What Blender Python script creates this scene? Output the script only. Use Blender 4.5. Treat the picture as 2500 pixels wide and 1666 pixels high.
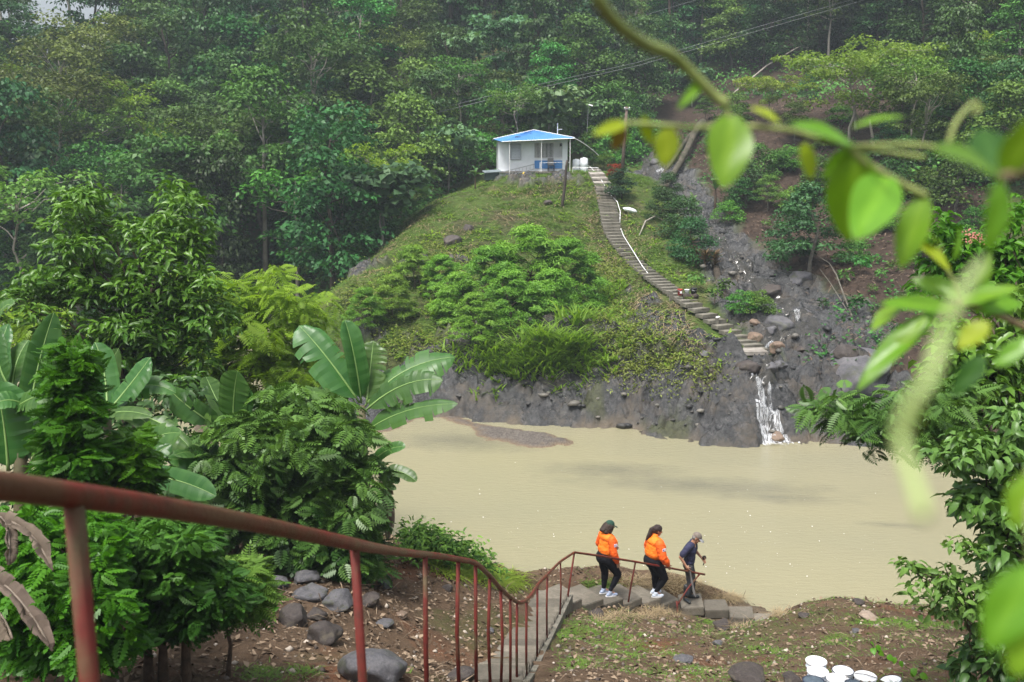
import bpy, bmesh, math, random
import numpy as np
from mathutils import Vector, Matrix, Euler

for _o in list(bpy.data.objects):
    bpy.data.objects.remove(_o)
SC = bpy.context.scene
COL = SC.collection

# ------------------------------------------------------------------ camera
PITCH = math.radians(10.1)
CAMZ = 10.6
cam_d = bpy.data.cameras.new("camera")
cam = bpy.data.objects.new("camera", cam_d)
COL.objects.link(cam)
cam.location = (0, 0, CAMZ)
cam.rotation_euler = (math.radians(90) - PITCH, 0, 0)
cam_d.sensor_width = 36
cam_d.lens = 35
cam_d.clip_start = 0.05
cam_d.clip_end = 1500
cam_d.dof.use_dof = True
cam_d.dof.focus_distance = 27
cam_d.dof.aperture_fstop = 4.2
SC.camera = cam

# ------------------------------------------------------------------ sky, sun, exposure
world = bpy.data.worlds.new("World")
SC.world = world
world.use_nodes = True
_nt = world.node_tree
_bg = _nt.nodes["Background"]
_sky = _nt.nodes.new("ShaderNodeTexSky")
_sky.sky_type = 'NISHITA'
_sky.sun_disc = False
_sky.sun_elevation = math.radians(66)
_sky.sun_rotation = math.radians(215)
_sky.air_density = 1.0
_sky.dust_density = 6.0
_sky.ozone_density = 1.0
_hs = _nt.nodes.new("ShaderNodeHueSaturation")
_hs.inputs["Saturation"].default_value = 0.5
_nt.links.new(_sky.outputs[0], _hs.inputs["Color"])
_nt.links.new(_hs.outputs[0], _bg.inputs[0])
_bg.inputs[1].default_value = 0.075

sun_d = bpy.data.lights.new("sun", 'SUN')
sun_d.energy = 1.5
sun_d.angle = math.radians(14)
sun_d.color = (1.0, 0.97, 0.93)
sun = bpy.data.objects.new("sun", sun_d)
COL.objects.link(sun)
# sky sun_rotation 215 deg: sun stands behind the camera, a little to its left
_el, _az = math.radians(66), math.radians(215)
_dir = Vector((math.sin(_az) * math.cos(_el), math.cos(_az) * math.cos(_el), math.sin(_el)))
sun.rotation_euler = _dir.to_track_quat('Z', 'Y').to_euler()

SC.view_settings.view_transform = 'Standard'
SC.view_settings.look = 'None'
SC.view_settings.exposure = 1.68
SC.view_settings.gamma = 1.0
SC.view_settings.use_curve_mapping = False
SC.cycles.max_bounces = 6
SC.cycles.diffuse_bounces = 3
SC.cycles.glossy_bounces = 2
SC.cycles.transmission_bounces = 4
SC.cycles.transparent_max_bounces = 6
SC.cycles.volume_bounces = 0
SC.cycles.caustics_reflective = False
SC.cycles.caustics_refractive = False
SC.cycles.sample_clamp_indirect = 4.0

# ------------------------------------------------------------------ picture -> place
F = 2500 * 35 / 36
SP, CP = math.sin(PITCH), math.cos(PITCH)


def W(px, py, d):
    """the place that a photograph pixel (2500 wide) shows at optical depth d"""
    u, v = (px - 1250) / F, (py - 833) / F
    return Vector((u * d, d * (CP - v * SP), CAMZ - d * (SP + v * CP)))


def pix(p):
    d = p[1] * CP - (p[2] - CAMZ) * SP
    up = p[1] * SP + (p[2] - CAMZ) * CP
    return 1250 + F * p[0] / d, 833 - F * up / d, d


def Wz(px, py, z=0.0):
    v = (py - 833) / F
    return W(px, py, (CAMZ - z) / (SP + v * CP))


# ------------------------------------------------------------------ noise
def _hash(ix, iy, iz, seed):
    h = (ix.astype(np.int64) * 374761393 + iy.astype(np.int64) * 668265263 + iz.astype(np.int64) * 2147483647 + seed * 1274126177) & 0xFFFFFFFF
    h = ((h ^ (h >> 13)) * 1274126177) & 0xFFFFFFFF
    h = ((h ^ (h >> 16)) * 2246822519) & 0xFFFFFFFF
    return ((h ^ (h >> 15)) & 0xFFFFFF) / float(0xFFFFFF)


def vnoise(x, y, z=None, seed=0):
    x = np.asarray(x, float); y = np.asarray(y, float)
    z = np.zeros_like(x) if z is None else np.asarray(z, float)
    xi, yi, zi = np.floor(x), np.floor(y), np.floor(z)
    fx, fy, fz = x - xi, y - yi, z - zi
    fx, fy, fz = [t * t * (3 - 2 * t) for t in (fx, fy, fz)]
    r = 0
    for dx in (0, 1):
        for dy in (0, 1):
            for dz in (0, 1):
                w = (fx if dx else 1 - fx) * (fy if dy else 1 - fy) * (fz if dz else 1 - fz)
                r = r + w * _hash(xi + dx, yi + dy, zi + dz, seed)
    return r * 2 - 1


def fbm(x, y, z=None, octv=4, seed=0, gain=0.5):
    a, s, f = 1.0, 0.0, 1.0
    for k in range(octv):
        s = s + a * vnoise(np.asarray(x) * f, np.asarray(y) * f, None if z is None else np.asarray(z) * f, seed + k * 17)
        a *= gain; f *= 2.03
    return s


def worley(x, y, seed=0):
    x = np.asarray(x, float); y = np.asarray(y, float)
    xi, yi = np.floor(x), np.floor(y)
    f1 = np.full(x.shape, 9.0); f2 = np.full(x.shape, 9.0); idv = np.zeros(x.shape)
    z = np.zeros_like(xi)
    for dx in (-1, 0, 1):
        for dy in (-1, 0, 1):
            cx = xi + dx; cy = yi + dy
            px = cx + _hash(cx, cy, z, seed); py = cy + _hash(cx, cy, z, seed + 7)
            d = np.hypot(x - px, y - py)
            hid = _hash(cx, cy, z, seed + 13)
            new = d < f1
            f2 = np.where(new, f1, np.minimum(f2, d))
            idv = np.where(new, hid, idv)
            f1 = np.where(new, d, f1)
    return f1, f2, idv


def sstep(a, b, x):
    t = np.clip((np.asarray(x, float) - a) / (b - a), 0, 1)
    return t * t * (3 - 2 * t)


# ------------------------------------------------------------------ mesh and object helpers
def raw_mesh(name, verts, faces, mat=None, smooth=False):
    """faces: list of equal-length index arrays (n,k) or a single one"""
    me = bpy.data.meshes.new(name)
    verts = np.asarray(verts, np.float32)
    if not isinstance(faces, (list, tuple)):
        faces = [faces]
    faces = [np.asarray(f, np.int32) for f in faces if len(f)]
    nl = sum(f.size for f in faces); nf = sum(len(f) for f in faces)
    me.vertices.add(len(verts)); me.vertices.foreach_set("co", verts.ravel())
    me.loops.add(nl); me.loops.foreach_set("vertex_index", np.concatenate([f.ravel() for f in faces]))
    me.polygons.add(nf)
    tot = np.concatenate([np.full(len(f), f.shape[1], np.int32) for f in faces])
    st = np.concatenate([[0], np.cumsum(tot)[:-1]]).astype(np.int32)
    me.polygons.foreach_set("loop_start", st)
    if smooth:
        me.polygons.foreach_set("use_smooth", np.ones(nf, bool))
    me.update(calc_edges=True)
    if mat is not None:
        me.materials.append(mat)
    return me


def fattr(me, name, vals, domain='FACE'):
    a = me.attributes.new(name, 'FLOAT', domain)
    a.data.foreach_set("value", np.asarray(vals, np.float32))


def link(name, me, parent=None, loc=None, rot=None):
    o = bpy.data.objects.new(name, me)
    COL.objects.link(o)
    if parent is not None:
        o.parent = parent
    if loc is not None:
        o.location = loc
    if rot is not None:
        o.rotation_euler = rot
    return o


def tag(o, label=None, cat=None, group=None, kind=None):
    if label: o['label'] = label
    if cat: o['category'] = cat
    if group: o['group'] = group
    if kind: o['kind'] = kind
    return o


def thing(name, label, cat, loc=(0, 0, 0), rz=0.0, group=None):
    o = bpy.data.objects.new(name, None)
    o.empty_display_size = 0.2
    COL.objects.link(o)
    o.location = loc
    o.rotation_euler = (0, 0, rz)
    return tag(o, label, cat, group)


def copy_tree(root, kids, loc, rz=0.0, scale=None, rot=None):
    """a copy of a thing with copies of its parts (and their sub-parts); mesh data stays shared"""
    r = root.copy(); COL.objects.link(r)
    r.location = loc
    r.rotation_euler = rot if rot is not None else (0, 0, rz)
    if scale is not None:
        r.scale = scale if hasattr(scale, '__len__') else (scale,) * 3
    for ch in kids:
        c = ch.copy(); COL.objects.link(c); c.parent = r
        for g in list(ch.children):
            e = g.copy(); COL.objects.link(e); e.parent = c
    return r


class MB:
    """collects boxes, tubes and quads into one mesh"""

    def __init__(self):
        self.v = []; self.f = []

    def add(self, verts, faces):
        n = len(self.v)
        self.v += [tuple(p) for p in verts]
        self.f += [tuple(n + i for i in f) for f in faces]
        return self

    def box(self, c, s, rot=None, M=None, taper=1.0):
        x, y, z = s[0] / 2, s[1] / 2, s[2] / 2
        P = [Vector((sx * x * (taper if sz > 0 else 1), sy * y * (taper if sz > 0 else 1), sz * z)) for sz in (-1, 1) for sy in (-1, 1) for sx in (-1, 1)]
        if rot is not None:
            R = Euler(rot).to_matrix()
            P = [R @ p for p in P]
        P = [p + Vector(c) for p in P]
        if M is not None:
            P = [M @ p for p in P]
        return self.add(P, [(0, 2, 3, 1), (4, 5, 7, 6), (0, 1, 5, 4), (2, 6, 7, 3), (0, 4, 6, 2), (1, 3, 7, 5)])

    def tube(self, pts, rad, n=6, cap=True):
        pts = [Vector(p) for p in pts]
        if not hasattr(rad, '__len__'):
            rad = [rad] * len(pts)
        base = len(self.v)
        ref = None
        for i, p in enumerate(pts):
            t = (pts[min(i + 1, len(pts) - 1)] - pts[max(i - 1, 0)])
            if t.length < 1e-9: t = Vector((0, 0, 1))
            t.normalize()
            if ref is None:
                ref = Vector((0, 0, 1)) if abs(t.z) < 0.9 else Vector((1, 0, 0))
            a = t.cross(ref)
            if a.length < 1e-6: a = t.cross(Vector((0, 1, 0)))
            a.normalize(); b = a.cross(t); ref = b
            for k in range(n):
                an = 2 * math.pi * k / n
                self.v.append(tuple(p + (a * math.cos(an) + b * math.sin(an)) * rad[i]))
        for i in range(len(pts) - 1):
            for k in range(n):
                k2 = (k + 1) % n
                self.f.append((base + i * n + k, base + (i + 1) * n + k, base + (i + 1) * n + k2, base + i * n + k2))
        if cap:
            self.f.append(tuple(base + k for k in range(n)))
            e = base + (len(pts) - 1) * n
            self.f.append(tuple(e + n - 1 - k for k in range(n)))
        return self

    def lathe(self, prof, n=16, c=(0, 0, 0), capb=True, capt=True):
        base = len(self.v)
        for r, z in prof:
            for k in range(n):
                a = 2 * math.pi * k / n
                self.v.append((c[0] + r * math.cos(a), c[1] + r * math.sin(a), c[2] + z))
        for i in range(len(prof) - 1):
            for k in range(n):
                k2 = (k + 1) % n
                self.f.append((base + i * n + k, base + i * n + k2, base + (i + 1) * n + k2, base + (i + 1) * n + k))
        if capb: self.f.append(tuple(base + n - 1 - k for k in range(n)))
        if capt: self.f.append(tuple(base + (len(prof) - 1) * n + k for k in range(n)))
        return self

    def mesh(self, name, mat=None, smooth=False, bevel=0.0):
        me = bpy.data.meshes.new(name)
        me.from_pydata(self.v, [], self.f)
        if bevel > 0:
            bm = bmesh.new(); bm.from_mesh(me)
            bmesh.ops.bevel(bm, geom=list(bm.edges), offset=bevel, segments=1, affect='EDGES', clamp_overlap=True)
            bm.to_mesh(me); bm.free()
        if mat is not None: me.materials.append(mat)
        if smooth:
            me.polygons.foreach_set("use_smooth", np.ones(len(me.polygons), bool))
        me.update()
        return me

    def build(self, name, mat, parent=None, smooth=False, bevel=0.0, loc=None, rot=None):
        return link(name, self.mesh(name, mat, smooth, bevel), parent, loc, rot)


# ------------------------------------------------------------------ materials
def new_mat(name):
    m = bpy.data.materials.new(name)
    m.use_nodes = True
    nt = m.node_tree
    b = nt.nodes["Principled BSDF"]
    return m, nt, b


def nd(nt, typ, **kw):
    n = nt.nodes.new(typ)
    for k, v in kw.items():
        if k in n.inputs.keys():
            n.inputs[k].default_value = v
        else:
            setattr(n, k, v)
    return n


def noise_fac(nt, scale, detail=5.0, rough=0.6, lo=0.3, hi=0.7, coord='Object', dist=0.0):
    tc = nd(nt, "ShaderNodeTexCoord")
    n = nd(nt, "ShaderNodeTexNoise"); n.inputs["Scale"].default_value = scale
    n.inputs["Detail"].default_value = detail; n.inputs["Roughness"].default_value = rough; n.inputs["Distortion"].default_value = dist
    nt.links.new(tc.outputs[coord], n.inputs["Vector"])
    r = nd(nt, "ShaderNodeMapRange"); r.inputs["From Min"].default_value = lo; r.inputs["From Max"].default_value = hi
    nt.links.new(n.outputs["Fac"], r.inputs["Value"])
    return r.outputs[0]


def mixc(nt, fac, a, b, blend='MIX'):
    m = nd(nt, "ShaderNodeMix", data_type='RGBA', blend_type=blend)
    for sock, val in ((m.inputs[0], fac), (m.inputs[6], a), (m.inputs[7], b)):
        if hasattr(val, 'links'):
            nt.links.new(val, sock)
        elif isinstance(val, (int, float)):
            sock.default_value = val
        else:
            sock.default_value = (*val, 1) if len(val) == 3 else val
    return m.outputs[2]


def bump(nt, b, height, strength=0.4, dist=0.05):
    n = nd(nt, "ShaderNodeBump"); n.inputs["Strength"].default_value = strength; n.inputs["Distance"].default_value = dist
    nt.links.new(height, n.inputs["Height"]); nt.links.new(n.outputs[0], b.inputs["Normal"])


def solid(name, c1, c2=None, scale=6.0, rough=0.6, metal=0.0, bmp=0.0, detail=5.0, spec=0.4, lo=0.35, hi=0.65):
    m, nt, b = new_mat(name)
    b.inputs["Roughness"].default_value = rough
    b.inputs["Metallic"].default_value = metal
    b.inputs["Specular IOR Level"].default_value = spec
    c2 = c2 or tuple(x * 0.75 for x in c1)
    f = noise_fac(nt, scale, detail, lo=lo, hi=hi)
    nt.links.new(mixc(nt, f, c1, c2), b.inputs["Base Color"])
    if bmp > 0:
        bump(nt, b, noise_fac(nt, scale * 5, 6, 0.7), bmp, 0.02)
    return m


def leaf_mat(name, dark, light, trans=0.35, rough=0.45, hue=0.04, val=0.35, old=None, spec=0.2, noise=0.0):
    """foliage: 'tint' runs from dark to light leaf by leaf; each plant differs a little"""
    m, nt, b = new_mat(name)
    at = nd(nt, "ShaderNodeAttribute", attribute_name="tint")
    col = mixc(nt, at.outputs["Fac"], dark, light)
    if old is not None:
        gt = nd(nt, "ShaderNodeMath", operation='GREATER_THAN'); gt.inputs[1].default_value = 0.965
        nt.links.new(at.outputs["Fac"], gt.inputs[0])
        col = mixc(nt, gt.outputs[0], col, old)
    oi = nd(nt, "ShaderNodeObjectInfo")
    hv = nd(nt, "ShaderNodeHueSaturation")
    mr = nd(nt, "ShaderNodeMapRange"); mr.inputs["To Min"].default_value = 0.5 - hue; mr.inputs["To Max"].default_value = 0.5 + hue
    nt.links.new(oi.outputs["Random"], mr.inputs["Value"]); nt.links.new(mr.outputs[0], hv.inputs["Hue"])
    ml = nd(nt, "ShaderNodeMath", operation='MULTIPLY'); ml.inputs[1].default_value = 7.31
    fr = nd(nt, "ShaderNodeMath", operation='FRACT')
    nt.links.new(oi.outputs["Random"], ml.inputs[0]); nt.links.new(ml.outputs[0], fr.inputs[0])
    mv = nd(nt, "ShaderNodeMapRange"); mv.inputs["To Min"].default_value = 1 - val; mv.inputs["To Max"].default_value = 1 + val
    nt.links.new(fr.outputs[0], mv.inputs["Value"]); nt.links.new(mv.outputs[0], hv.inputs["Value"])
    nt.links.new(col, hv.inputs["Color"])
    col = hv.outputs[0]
    if noise > 0:
        col = mixc(nt, noise_fac(nt, noise, 4), col, mixc(nt, 1.0, col, (0.6, 0.62, 0.55), 'MULTIPLY'))
    nt.links.new(col, b.inputs["Base Color"])
    b.inputs["Roughness"].default_value = rough
    b.inputs["Specular IOR Level"].default_value = spec
    if trans > 0:
        out = nt.nodes["Material Output"]
        tr = nd(nt, "ShaderNodeBsdfTranslucent")
        tc = mixc(nt, 1.0, col, (1.25, 1.3, 0.5), 'MULTIPLY')
        nt.links.new(tc, tr.inputs["Color"])
        ms = nd(nt, "ShaderNodeMixShader"); ms.inputs[0].default_value = trans
        nt.links.new(b.outputs[0], ms.inputs[1]); nt.links.new(tr.outputs[0], ms.inputs[2])
        nt.links.new(ms.outputs[0], out.inputs["Surface"])
    return m


def bark_mat(name, c1, c2, scale=8):
    return solid(name, c1, c2, scale, 0.85, bmp=0.5, spec=0.2)
# ------------------------------------------------------------------ the lie of the land (heights from surveyed points)
def tps_fit(P, lam=0.05):
    P = np.array(P, float)
    n = len(P)
    d = np.hypot(P[:, None, 0] - P[None, :, 0], P[:, None, 1] - P[None, :, 1])
    K = np.where(d > 0, d * d * np.log(d + 1e-9), 0) + lam * np.eye(n)
    Q = np.column_stack([np.ones(n), P[:, :2]])
    A = np.zeros((n + 3, n + 3)); A[:n, :n] = K; A[:n, n:] = Q; A[n:, :n] = Q.T
    w = np.linalg.solve(A, np.concatenate([P[:, 2], np.zeros(3)]))

    def f(X, Y):
        X = np.asarray(X, float); Y = np.asarray(Y, float)
        sh = X.shape
        x = X.ravel(); y = Y.ravel()
        out = w[n] + w[n + 1] * x + w[n + 2] * y
        for i in range(n):
            r2 = (x - P[i, 0]) ** 2 + (y - P[i, 1]) ** 2
            out = out + w[i] * 0.5 * r2 * np.log(r2 + 1e-9)
        return out.reshape(sh)
    return f


SHORE_PX = [(905, 1042), (980, 1020), (1100, 1012), (1250, 1027), (1400, 1036), (1550, 1047), (1680, 1070), (1760, 1080), (1870, 1082),
            (1980, 1063), (2100, 1055), (2250, 1072), (2400, 1095), (2520, 1110)]
far_pts = []
for px, py in SHORE_PX:
    p = Wz(px, py, 0.0)
    far_pts.append((p.x, p.y, 0.0))
    far_pts.append((p.x, p.y - 3.5, -1.3))
for a in [  # rock bank top, knoll front
    (1000, 880, 44.8), (1150, 900, 43.6), (1300, 900, 43), (1450, 905, 42.4), (1600, 910, 41.6), (1750, 912, 40.8), (1830, 890, 41.5),
    (1250, 760, 49), (1100, 780, 48.5), (1400, 780, 48.5), (1250, 650, 54), (1400, 650, 55), (1100, 660, 54), (1250, 550, 60), (1400, 550, 62), (1300, 470, 67), (1150, 490, 66),
    (1240, 432, 70.5), (1330, 425, 71.5), (1400, 420, 72),
    # left outline of the knoll
    (1050, 500, 66), (950, 600, 60), (860, 680, 54), (790, 730, 50), (900, 760, 48), (980, 960, 43),
    # the stairway
    (1840, 850, 43), (1740, 785, 46.5), (1640, 715, 51), (1550, 645, 56), (1495, 570, 61), (1478, 490, 66), (1455, 420, 71),
    # grass to the right of the stairway
    (1700, 690, 51), (1790, 740, 48), (1600, 600, 58), (1560, 520, 64),
    # stream bed
    (1870, 950, 39.6), (1850, 865, 43), (1950, 810, 45.5), (1900, 735, 50), (1835, 680, 54), (1790, 620, 58), (1740, 560, 63), (1590, 420, 78), (1560, 385, 86),
    (2000, 900, 41.5), (2100, 900, 41.5), (2050, 960, 39.5), (2150, 980, 39),
    # right slope
    (2100, 700, 50), (2120, 830, 44.5), (2230, 850, 44), (2000, 600, 57), (1900, 500, 65), (2150, 600, 55), (2300, 600, 54), (2450, 700, 50), (2450, 900, 44),
    (1800, 430, 70), (1700, 300, 80), (2000, 300, 76), (2300, 300, 73), (2300, 100, 94), (2500, 20, 104), (2150, 430, 66), (2000, 120, 100), (2500, 400, 66),
]:
    p = W(*a); far_pts.append(tuple(p))
far_pts += [
    # river behind and left of the knoll
    (-12.5, 47, -0.9), (-14, 54, -0.8), (-14.5, 61, -0.5), (-22, 50, -1.3), (-35, 48, -1.3), (-60, 45, -1.3), (-25, 40, -1.5), (-15, 40, -1.4), (-12, 66, 1.6),
    # forested slope
    (-22, 64, 0.4), (-36, 62, 0.8), (-60, 60, 1.5), (-90, 60, 2), (-20, 74, 5), (-40, 74, 6), (-65, 74, 7), (-100, 78, 9), (-9, 78, 6.5), (-20, 88, 11), (-45, 90, 13), (-75, 95, 15),
    (-20, 105, 20), (-45, 108, 20), (-75, 115, 19.5), (-110, 120, 19.5), (-62, 134, 21.5), (-90, 138, 21), (-35, 134, 30), (-12, 134, 37), (-62, 160, 12), (-100, 165, 10), (-35, 165, 40), (-10, 175, 55), (-110, 220, 15), (-50, 220, 40), (0, 230, 78),
    (0, 80, 10.2), (3, 88, 13.5), (3, 104, 21.5), (3, 124, 32), (8, 152, 45), (20, 190, 58),
    (14, 92, 12.3), (16, 104, 17), (20, 122, 24), (32, 150, 30), (45, 190, 38), (20, 145, 36), (60, 230, 55),
    (40, 112, 29), (60, 115, 38), (80, 120, 46), (110, 110, 55), (60, 150, 52), (100, 160, 70), (110, 230, 80), (60, 70, 20), (90, 70, 34), (110, 45, 34), (60, 45, 14), (40, 40, 5), (32, 34, -0.5), (60, 30, 1.5), (110, 30, 12),
]
H_far_base = tps_fit(far_pts, 0.4)

near_pts = [tuple(W(*a)) for a in [
    (600, 1640, 11.5), (300, 1600, 11.3), (900, 1600, 12.6), (640, 1480, 14.2), (900, 1440, 16), (700, 1400, 17), (950, 1370, 18.7), (1050, 1380, 19.2), (1200, 1430, 20.4), (1290, 1465, 21), (1100, 1550, 16.2), (1100, 1640, 14),
    (1000, 1335, 20.6), (1330, 1640, 14.3), (1400, 1570, 17), (1400, 1505, 19.8), (1480, 1482, 21.8), (1600, 1492, 22.8), (1720, 1512, 23.0), (1430, 1438, 22.2), (1550, 1428, 23.6), (1700, 1435, 24.2), (1900, 1548, 21.9), (1600, 1600, 17.5), (1900, 1600, 17), (2000, 1660, 14.4), (2300, 1600, 15.7), (2050, 1478, 21.6), (2300, 1520, 19.2), (1700, 1650, 15), (1930, 1485, 21.5),
    (800, 1330, 20.5), (600, 1290, 20.5), (300, 1250, 20)]]
near_pts += [(0, 0, 8.95), (-3, 0, 8.9), (4, 0, 8.9), (-8, 0, 8.8), (10, 0, 8.7), (-1, 4, 7.1), (5, 4.5, 7.0), (-6, 5, 7.0), (11, 5, 6.9), (0, -4, 9.0), (-9, -4, 9.0), (12, -4, 9.0),
             (-14, 8, 6.0), (-13, 15, 4.4), (-13, 21, 2.6), (-13, 27, 0.5), (-9, 26, 0.7), (-16, 30, -0.4), (15, 12, 4.0), (15, 18, 2.0), (14, 22, 0.2)]
H_near_base = tps_fit(near_pts, 0.1)
# the near bank's edge above the pond (plan), going from left to right
EDGE = [(-30, 31.5), (-14, 29.5), (-9, 28), (-5.2, 25), (-3.2, 21.6), (-1.4, 20.9), (0.3, 21.3), (1.2, 22.0), (2.5, 23.0), (4.2, 23.4), (5.6, 23.0), (6.6, 22.3), (7.4, 22.2), (9, 22.0), (11, 21.2), (14, 20.5), (30, 20)]


def edge_y(X):
    return np.interp(X, [e[0] for e in EDGE], [e[1] for e in EDGE]) + 0.25 * vnoise(np.asarray(X) * 1.7, np.asarray(X) * 0.3, seed=3)


_sl = [W(1400, 1452, 21.4), W(1474, 1455, 21.95), W(1569, 1452, 22.8), W(1660, 1458, 23.6), W(1720, 1468, 23.5), W(1790, 1478, 23.5), W(1900, 1512, 23.1)]
STEP_LINE = [(*_sl[i], *_sl[i + 1]) for i in range(len(_sl) - 1)]


def H_near(X, Y, fine=True):
    X = np.asarray(X, float); Y = np.asarray(Y, float)
    z = H_near_base(X, Y)
    over = Y - edge_y(X)
    z = np.where(over > 0, z - over * 1.2 - sstep(0, 0.5, over) * 0.35, z)
    z = np.maximum(z, -1.5)
    for ax, ay, az, bx, by, bz in STEP_LINE:
        L2 = (bx - ax) ** 2 + (by - ay) ** 2
        t = np.clip(((X - ax) * (bx - ax) + (Y - ay) * (by - ay)) / L2, 0, 1)
        dd = np.hypot(X - ax - t * (bx - ax), Y - ay - t * (by - ay))
        zl = az + t * (bz - az) - 0.27
        z = np.where(z > zl, z + (zl - z) * (1 - sstep(0.45, 0.95, dd)), z)
    if fine:
        z = z + 0.07 * fbm(X * 0.9, Y * 0.9, octv=4, seed=5) + 0.025 * fbm(X * 4, Y * 4, octv=3, seed=9)
    return z


# stream centre line and half width, in plan
_st = [W(1870, 955, 39.4), W(1862, 865, 43), W(1960, 805, 45.5), W(1905, 735, 50), W(1840, 680, 54), W(1790, 620, 58), W(1740, 560, 63), W(1665, 490, 70), W(1592, 420, 78), W(1560, 385, 86)]
STREAM = [(p.x, p.y) for p in _st]
STREAM_HW = [2.8, 3.2, 4.1, 3.4, 2.5, 2.0, 1.6, 1.5, 1.9, 1.8]


def near_line(X, Y, line, hw):
    best = np.full(np.shape(X), 1e9)
    for i in range(len(line) - 1):
        ax, ay = line[i]; bx, by = line[i + 1]
        L2 = (bx - ax) ** 2 + (by - ay) ** 2
        t = np.clip(((X - ax) * (bx - ax) + (Y - ay) * (by - ay)) / L2, 0, 1)
        d = np.hypot(X - ax - t * (bx - ax), Y - ay - t * (by - ay)) - (hw[i] * (1 - t) + hw[i + 1] * t)
        best = np.minimum(best, d)
    return best


_sw = [W(1850, 862, 42.3), W(1840, 850, 43), W(1740, 785, 46.5), W(1640, 715, 51), W(1550, 645, 56), W(1495, 570, 61), W(1478, 490, 66), W(1460, 425, 71)]
STAIR_LINE = [(q.x, q.y) for q in _sw]
_shx = [Wz(*s).x for s in SHORE_PX]; _shy = [Wz(*s).y for s in SHORE_PX]


def far_masks(X, Y, z):
    """rock, grass, soil weights of the far side"""
    sd = near_line(X, Y, STREAM, STREAM_HW)
    n1 = fbm(X * 0.35, Y * 0.35, octv=4, seed=21)
    n2 = fbm(X * 0.9, Y * 0.9, octv=4, seed=31)
    shore = np.interp(X, _shx, _shy)
    back = Y - shore
    width = np.interp(X, [-9, -5, 0, 3, 7, 9, 12, 16], [4.0, 3.4, 4.0, 4.2, 4.3, 4.0, 4.6, 4.0])
    rock = 1 - sstep(-0.5, 0.5, back - width + n2 * 0.9)
    rock = np.where(X > 16.5, np.minimum(rock, 1 - sstep(15.5, 18, X)), rock)
    rock = np.maximum(rock, 1 - sstep(-0.4, 0.45, sd + n2 * 0.45))
    # a few outcrops in the knoll's grass
    rock = np.maximum(rock, sstep(0.62, 0.8, n1 - 0.02 * (Y - 44)) * (X < 8) * (Y < 60))
    rock = np.maximum(rock, sstep(0.15, 0.5, n2 + 0.6 - 0.5 * np.abs(Y - 70) - 0.25 * np.abs(X - 1.0)))   # under the house
    rock = rock * sstep(0.75, 1.3, near_line(X, Y, STAIR_LINE, [0.0] * len(STAIR_LINE)))
    knoll = (X < near_x(Y))
    soil = np.where(knoll, sstep(0.25, 0.6, n2 * 0.8 + fbm(X * 0.5 + 9, Y * 0.5, octv=3, seed=41) * 0.5), 1.0)
    rgt = sd * 0 + X - near_x(Y)
    soil = np.where(rgt > 0, sstep(-0.3, 0.3, rgt), soil)
    soil = np.where(rgt > 0, soil, soil * 0.55)
    return np.clip(rock, 0, 1), np.clip(soil * (1 - rock), 0, 1), sd, back


def near_x(Y):
    """x of the stream centre at a given y"""
    ys = [p[1] for p in STREAM]; xs = [p[0] for p in STREAM]
    o = np.argsort(ys)
    return np.interp(Y, np.array(ys)[o], np.array(xs)[o])


def H_far(X, Y, fine=True):
    X = np.asarray(X, float); Y = np.asarray(Y, float)
    z = H_far_base(X, Y)
    if fine:
        rock, soil, sd, back = far_masks(X, Y, z)
    else:
        sd = near_line(X, Y, STREAM, STREAM_HW)
    z = z - 0.55 * (1 - sstep(-1.0, 1.2, sd)) * sstep(41, 45, Y)
    # the slide of water over the bank's lip
    slot = np.exp(-((X - WFX(Y)) / 0.35) ** 2) * sstep(34, 37, Y) * (1 - sstep(40.5, 43, Y))
    z = z - 0.22 * slot
    if fine:
        f1, f2, cid = worley(X * 0.5 + 0.3 * vnoise(X * 1.1, Y * 1.1, seed=70), Y * 1.35 + X * 0.12 + 0.35 * vnoise(X * 1.3, Y * 1.3, seed=71), seed=51)
        g1, g2, gid = worley(X * 1.5 + 0.3 * vnoise(X * 3, Y * 3, seed=72), Y * 3.2 + X * 0.3, seed=61)
        crag = (cid - 0.5) * 0.62 + 0.30 * sstep(0.0, 0.16, f2 - f1) + (gid - 0.5) * 0.26 + 0.13 * sstep(0, 0.14, g2 - g1)
        crag = crag + 0.30 * fbm(X * 0.7, Y * 1.3, octv=6, seed=81, gain=0.58)
        q = z * 2.3 + X * 0.32 + 0.7 * fbm(X * 0.5, Y * 0.5, octv=3, seed=83)
        fq = q - np.floor(q)
        crag = crag + 0.42 * (sstep(0.0, 0.75, fq) - fq) + 0.16 * (np.abs(((q * 2.7) % 1.0) - 0.5) - 0.25)
        crag = crag - 0.2 * np.exp(-((f2 - f1) / 0.06) ** 2) - 0.09 * np.exp(-((g2 - g1) / 0.07) ** 2)
        amp = np.where(back < 5, 1.0, 0.75)
        rg = fbm(X * 1.9, Y * 2.6, octv=5, seed=85, gain=0.6)
        bed = 1 - 0.7 * (1 - sstep(-0.5, 0.8, sd)) * sstep(40.5, 42, Y)      # the stream has worn its bed smooth
        crag = crag + bed * (0.20 * (0.5 - np.abs(rg)) + 0.05 * fbm(X * 6, Y * 7, octv=2, seed=87))
        z = z + rock * crag * amp * sstep(-2.5, 0.6, back)
        z = z + (1 - rock) * (0.12 * fbm(X * 0.7, Y * 0.7, octv=4, seed=91) + 0.05 * fbm(X * 3, Y * 3, octv=3, seed=95))
    return z


def WFX(Y):
    return np.interp(Y, [36, 37.3, 38.4, 39.6, 41, 43], [10.15, 9.95, 9.85, 9.75, 9.9, 10.6])


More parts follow.
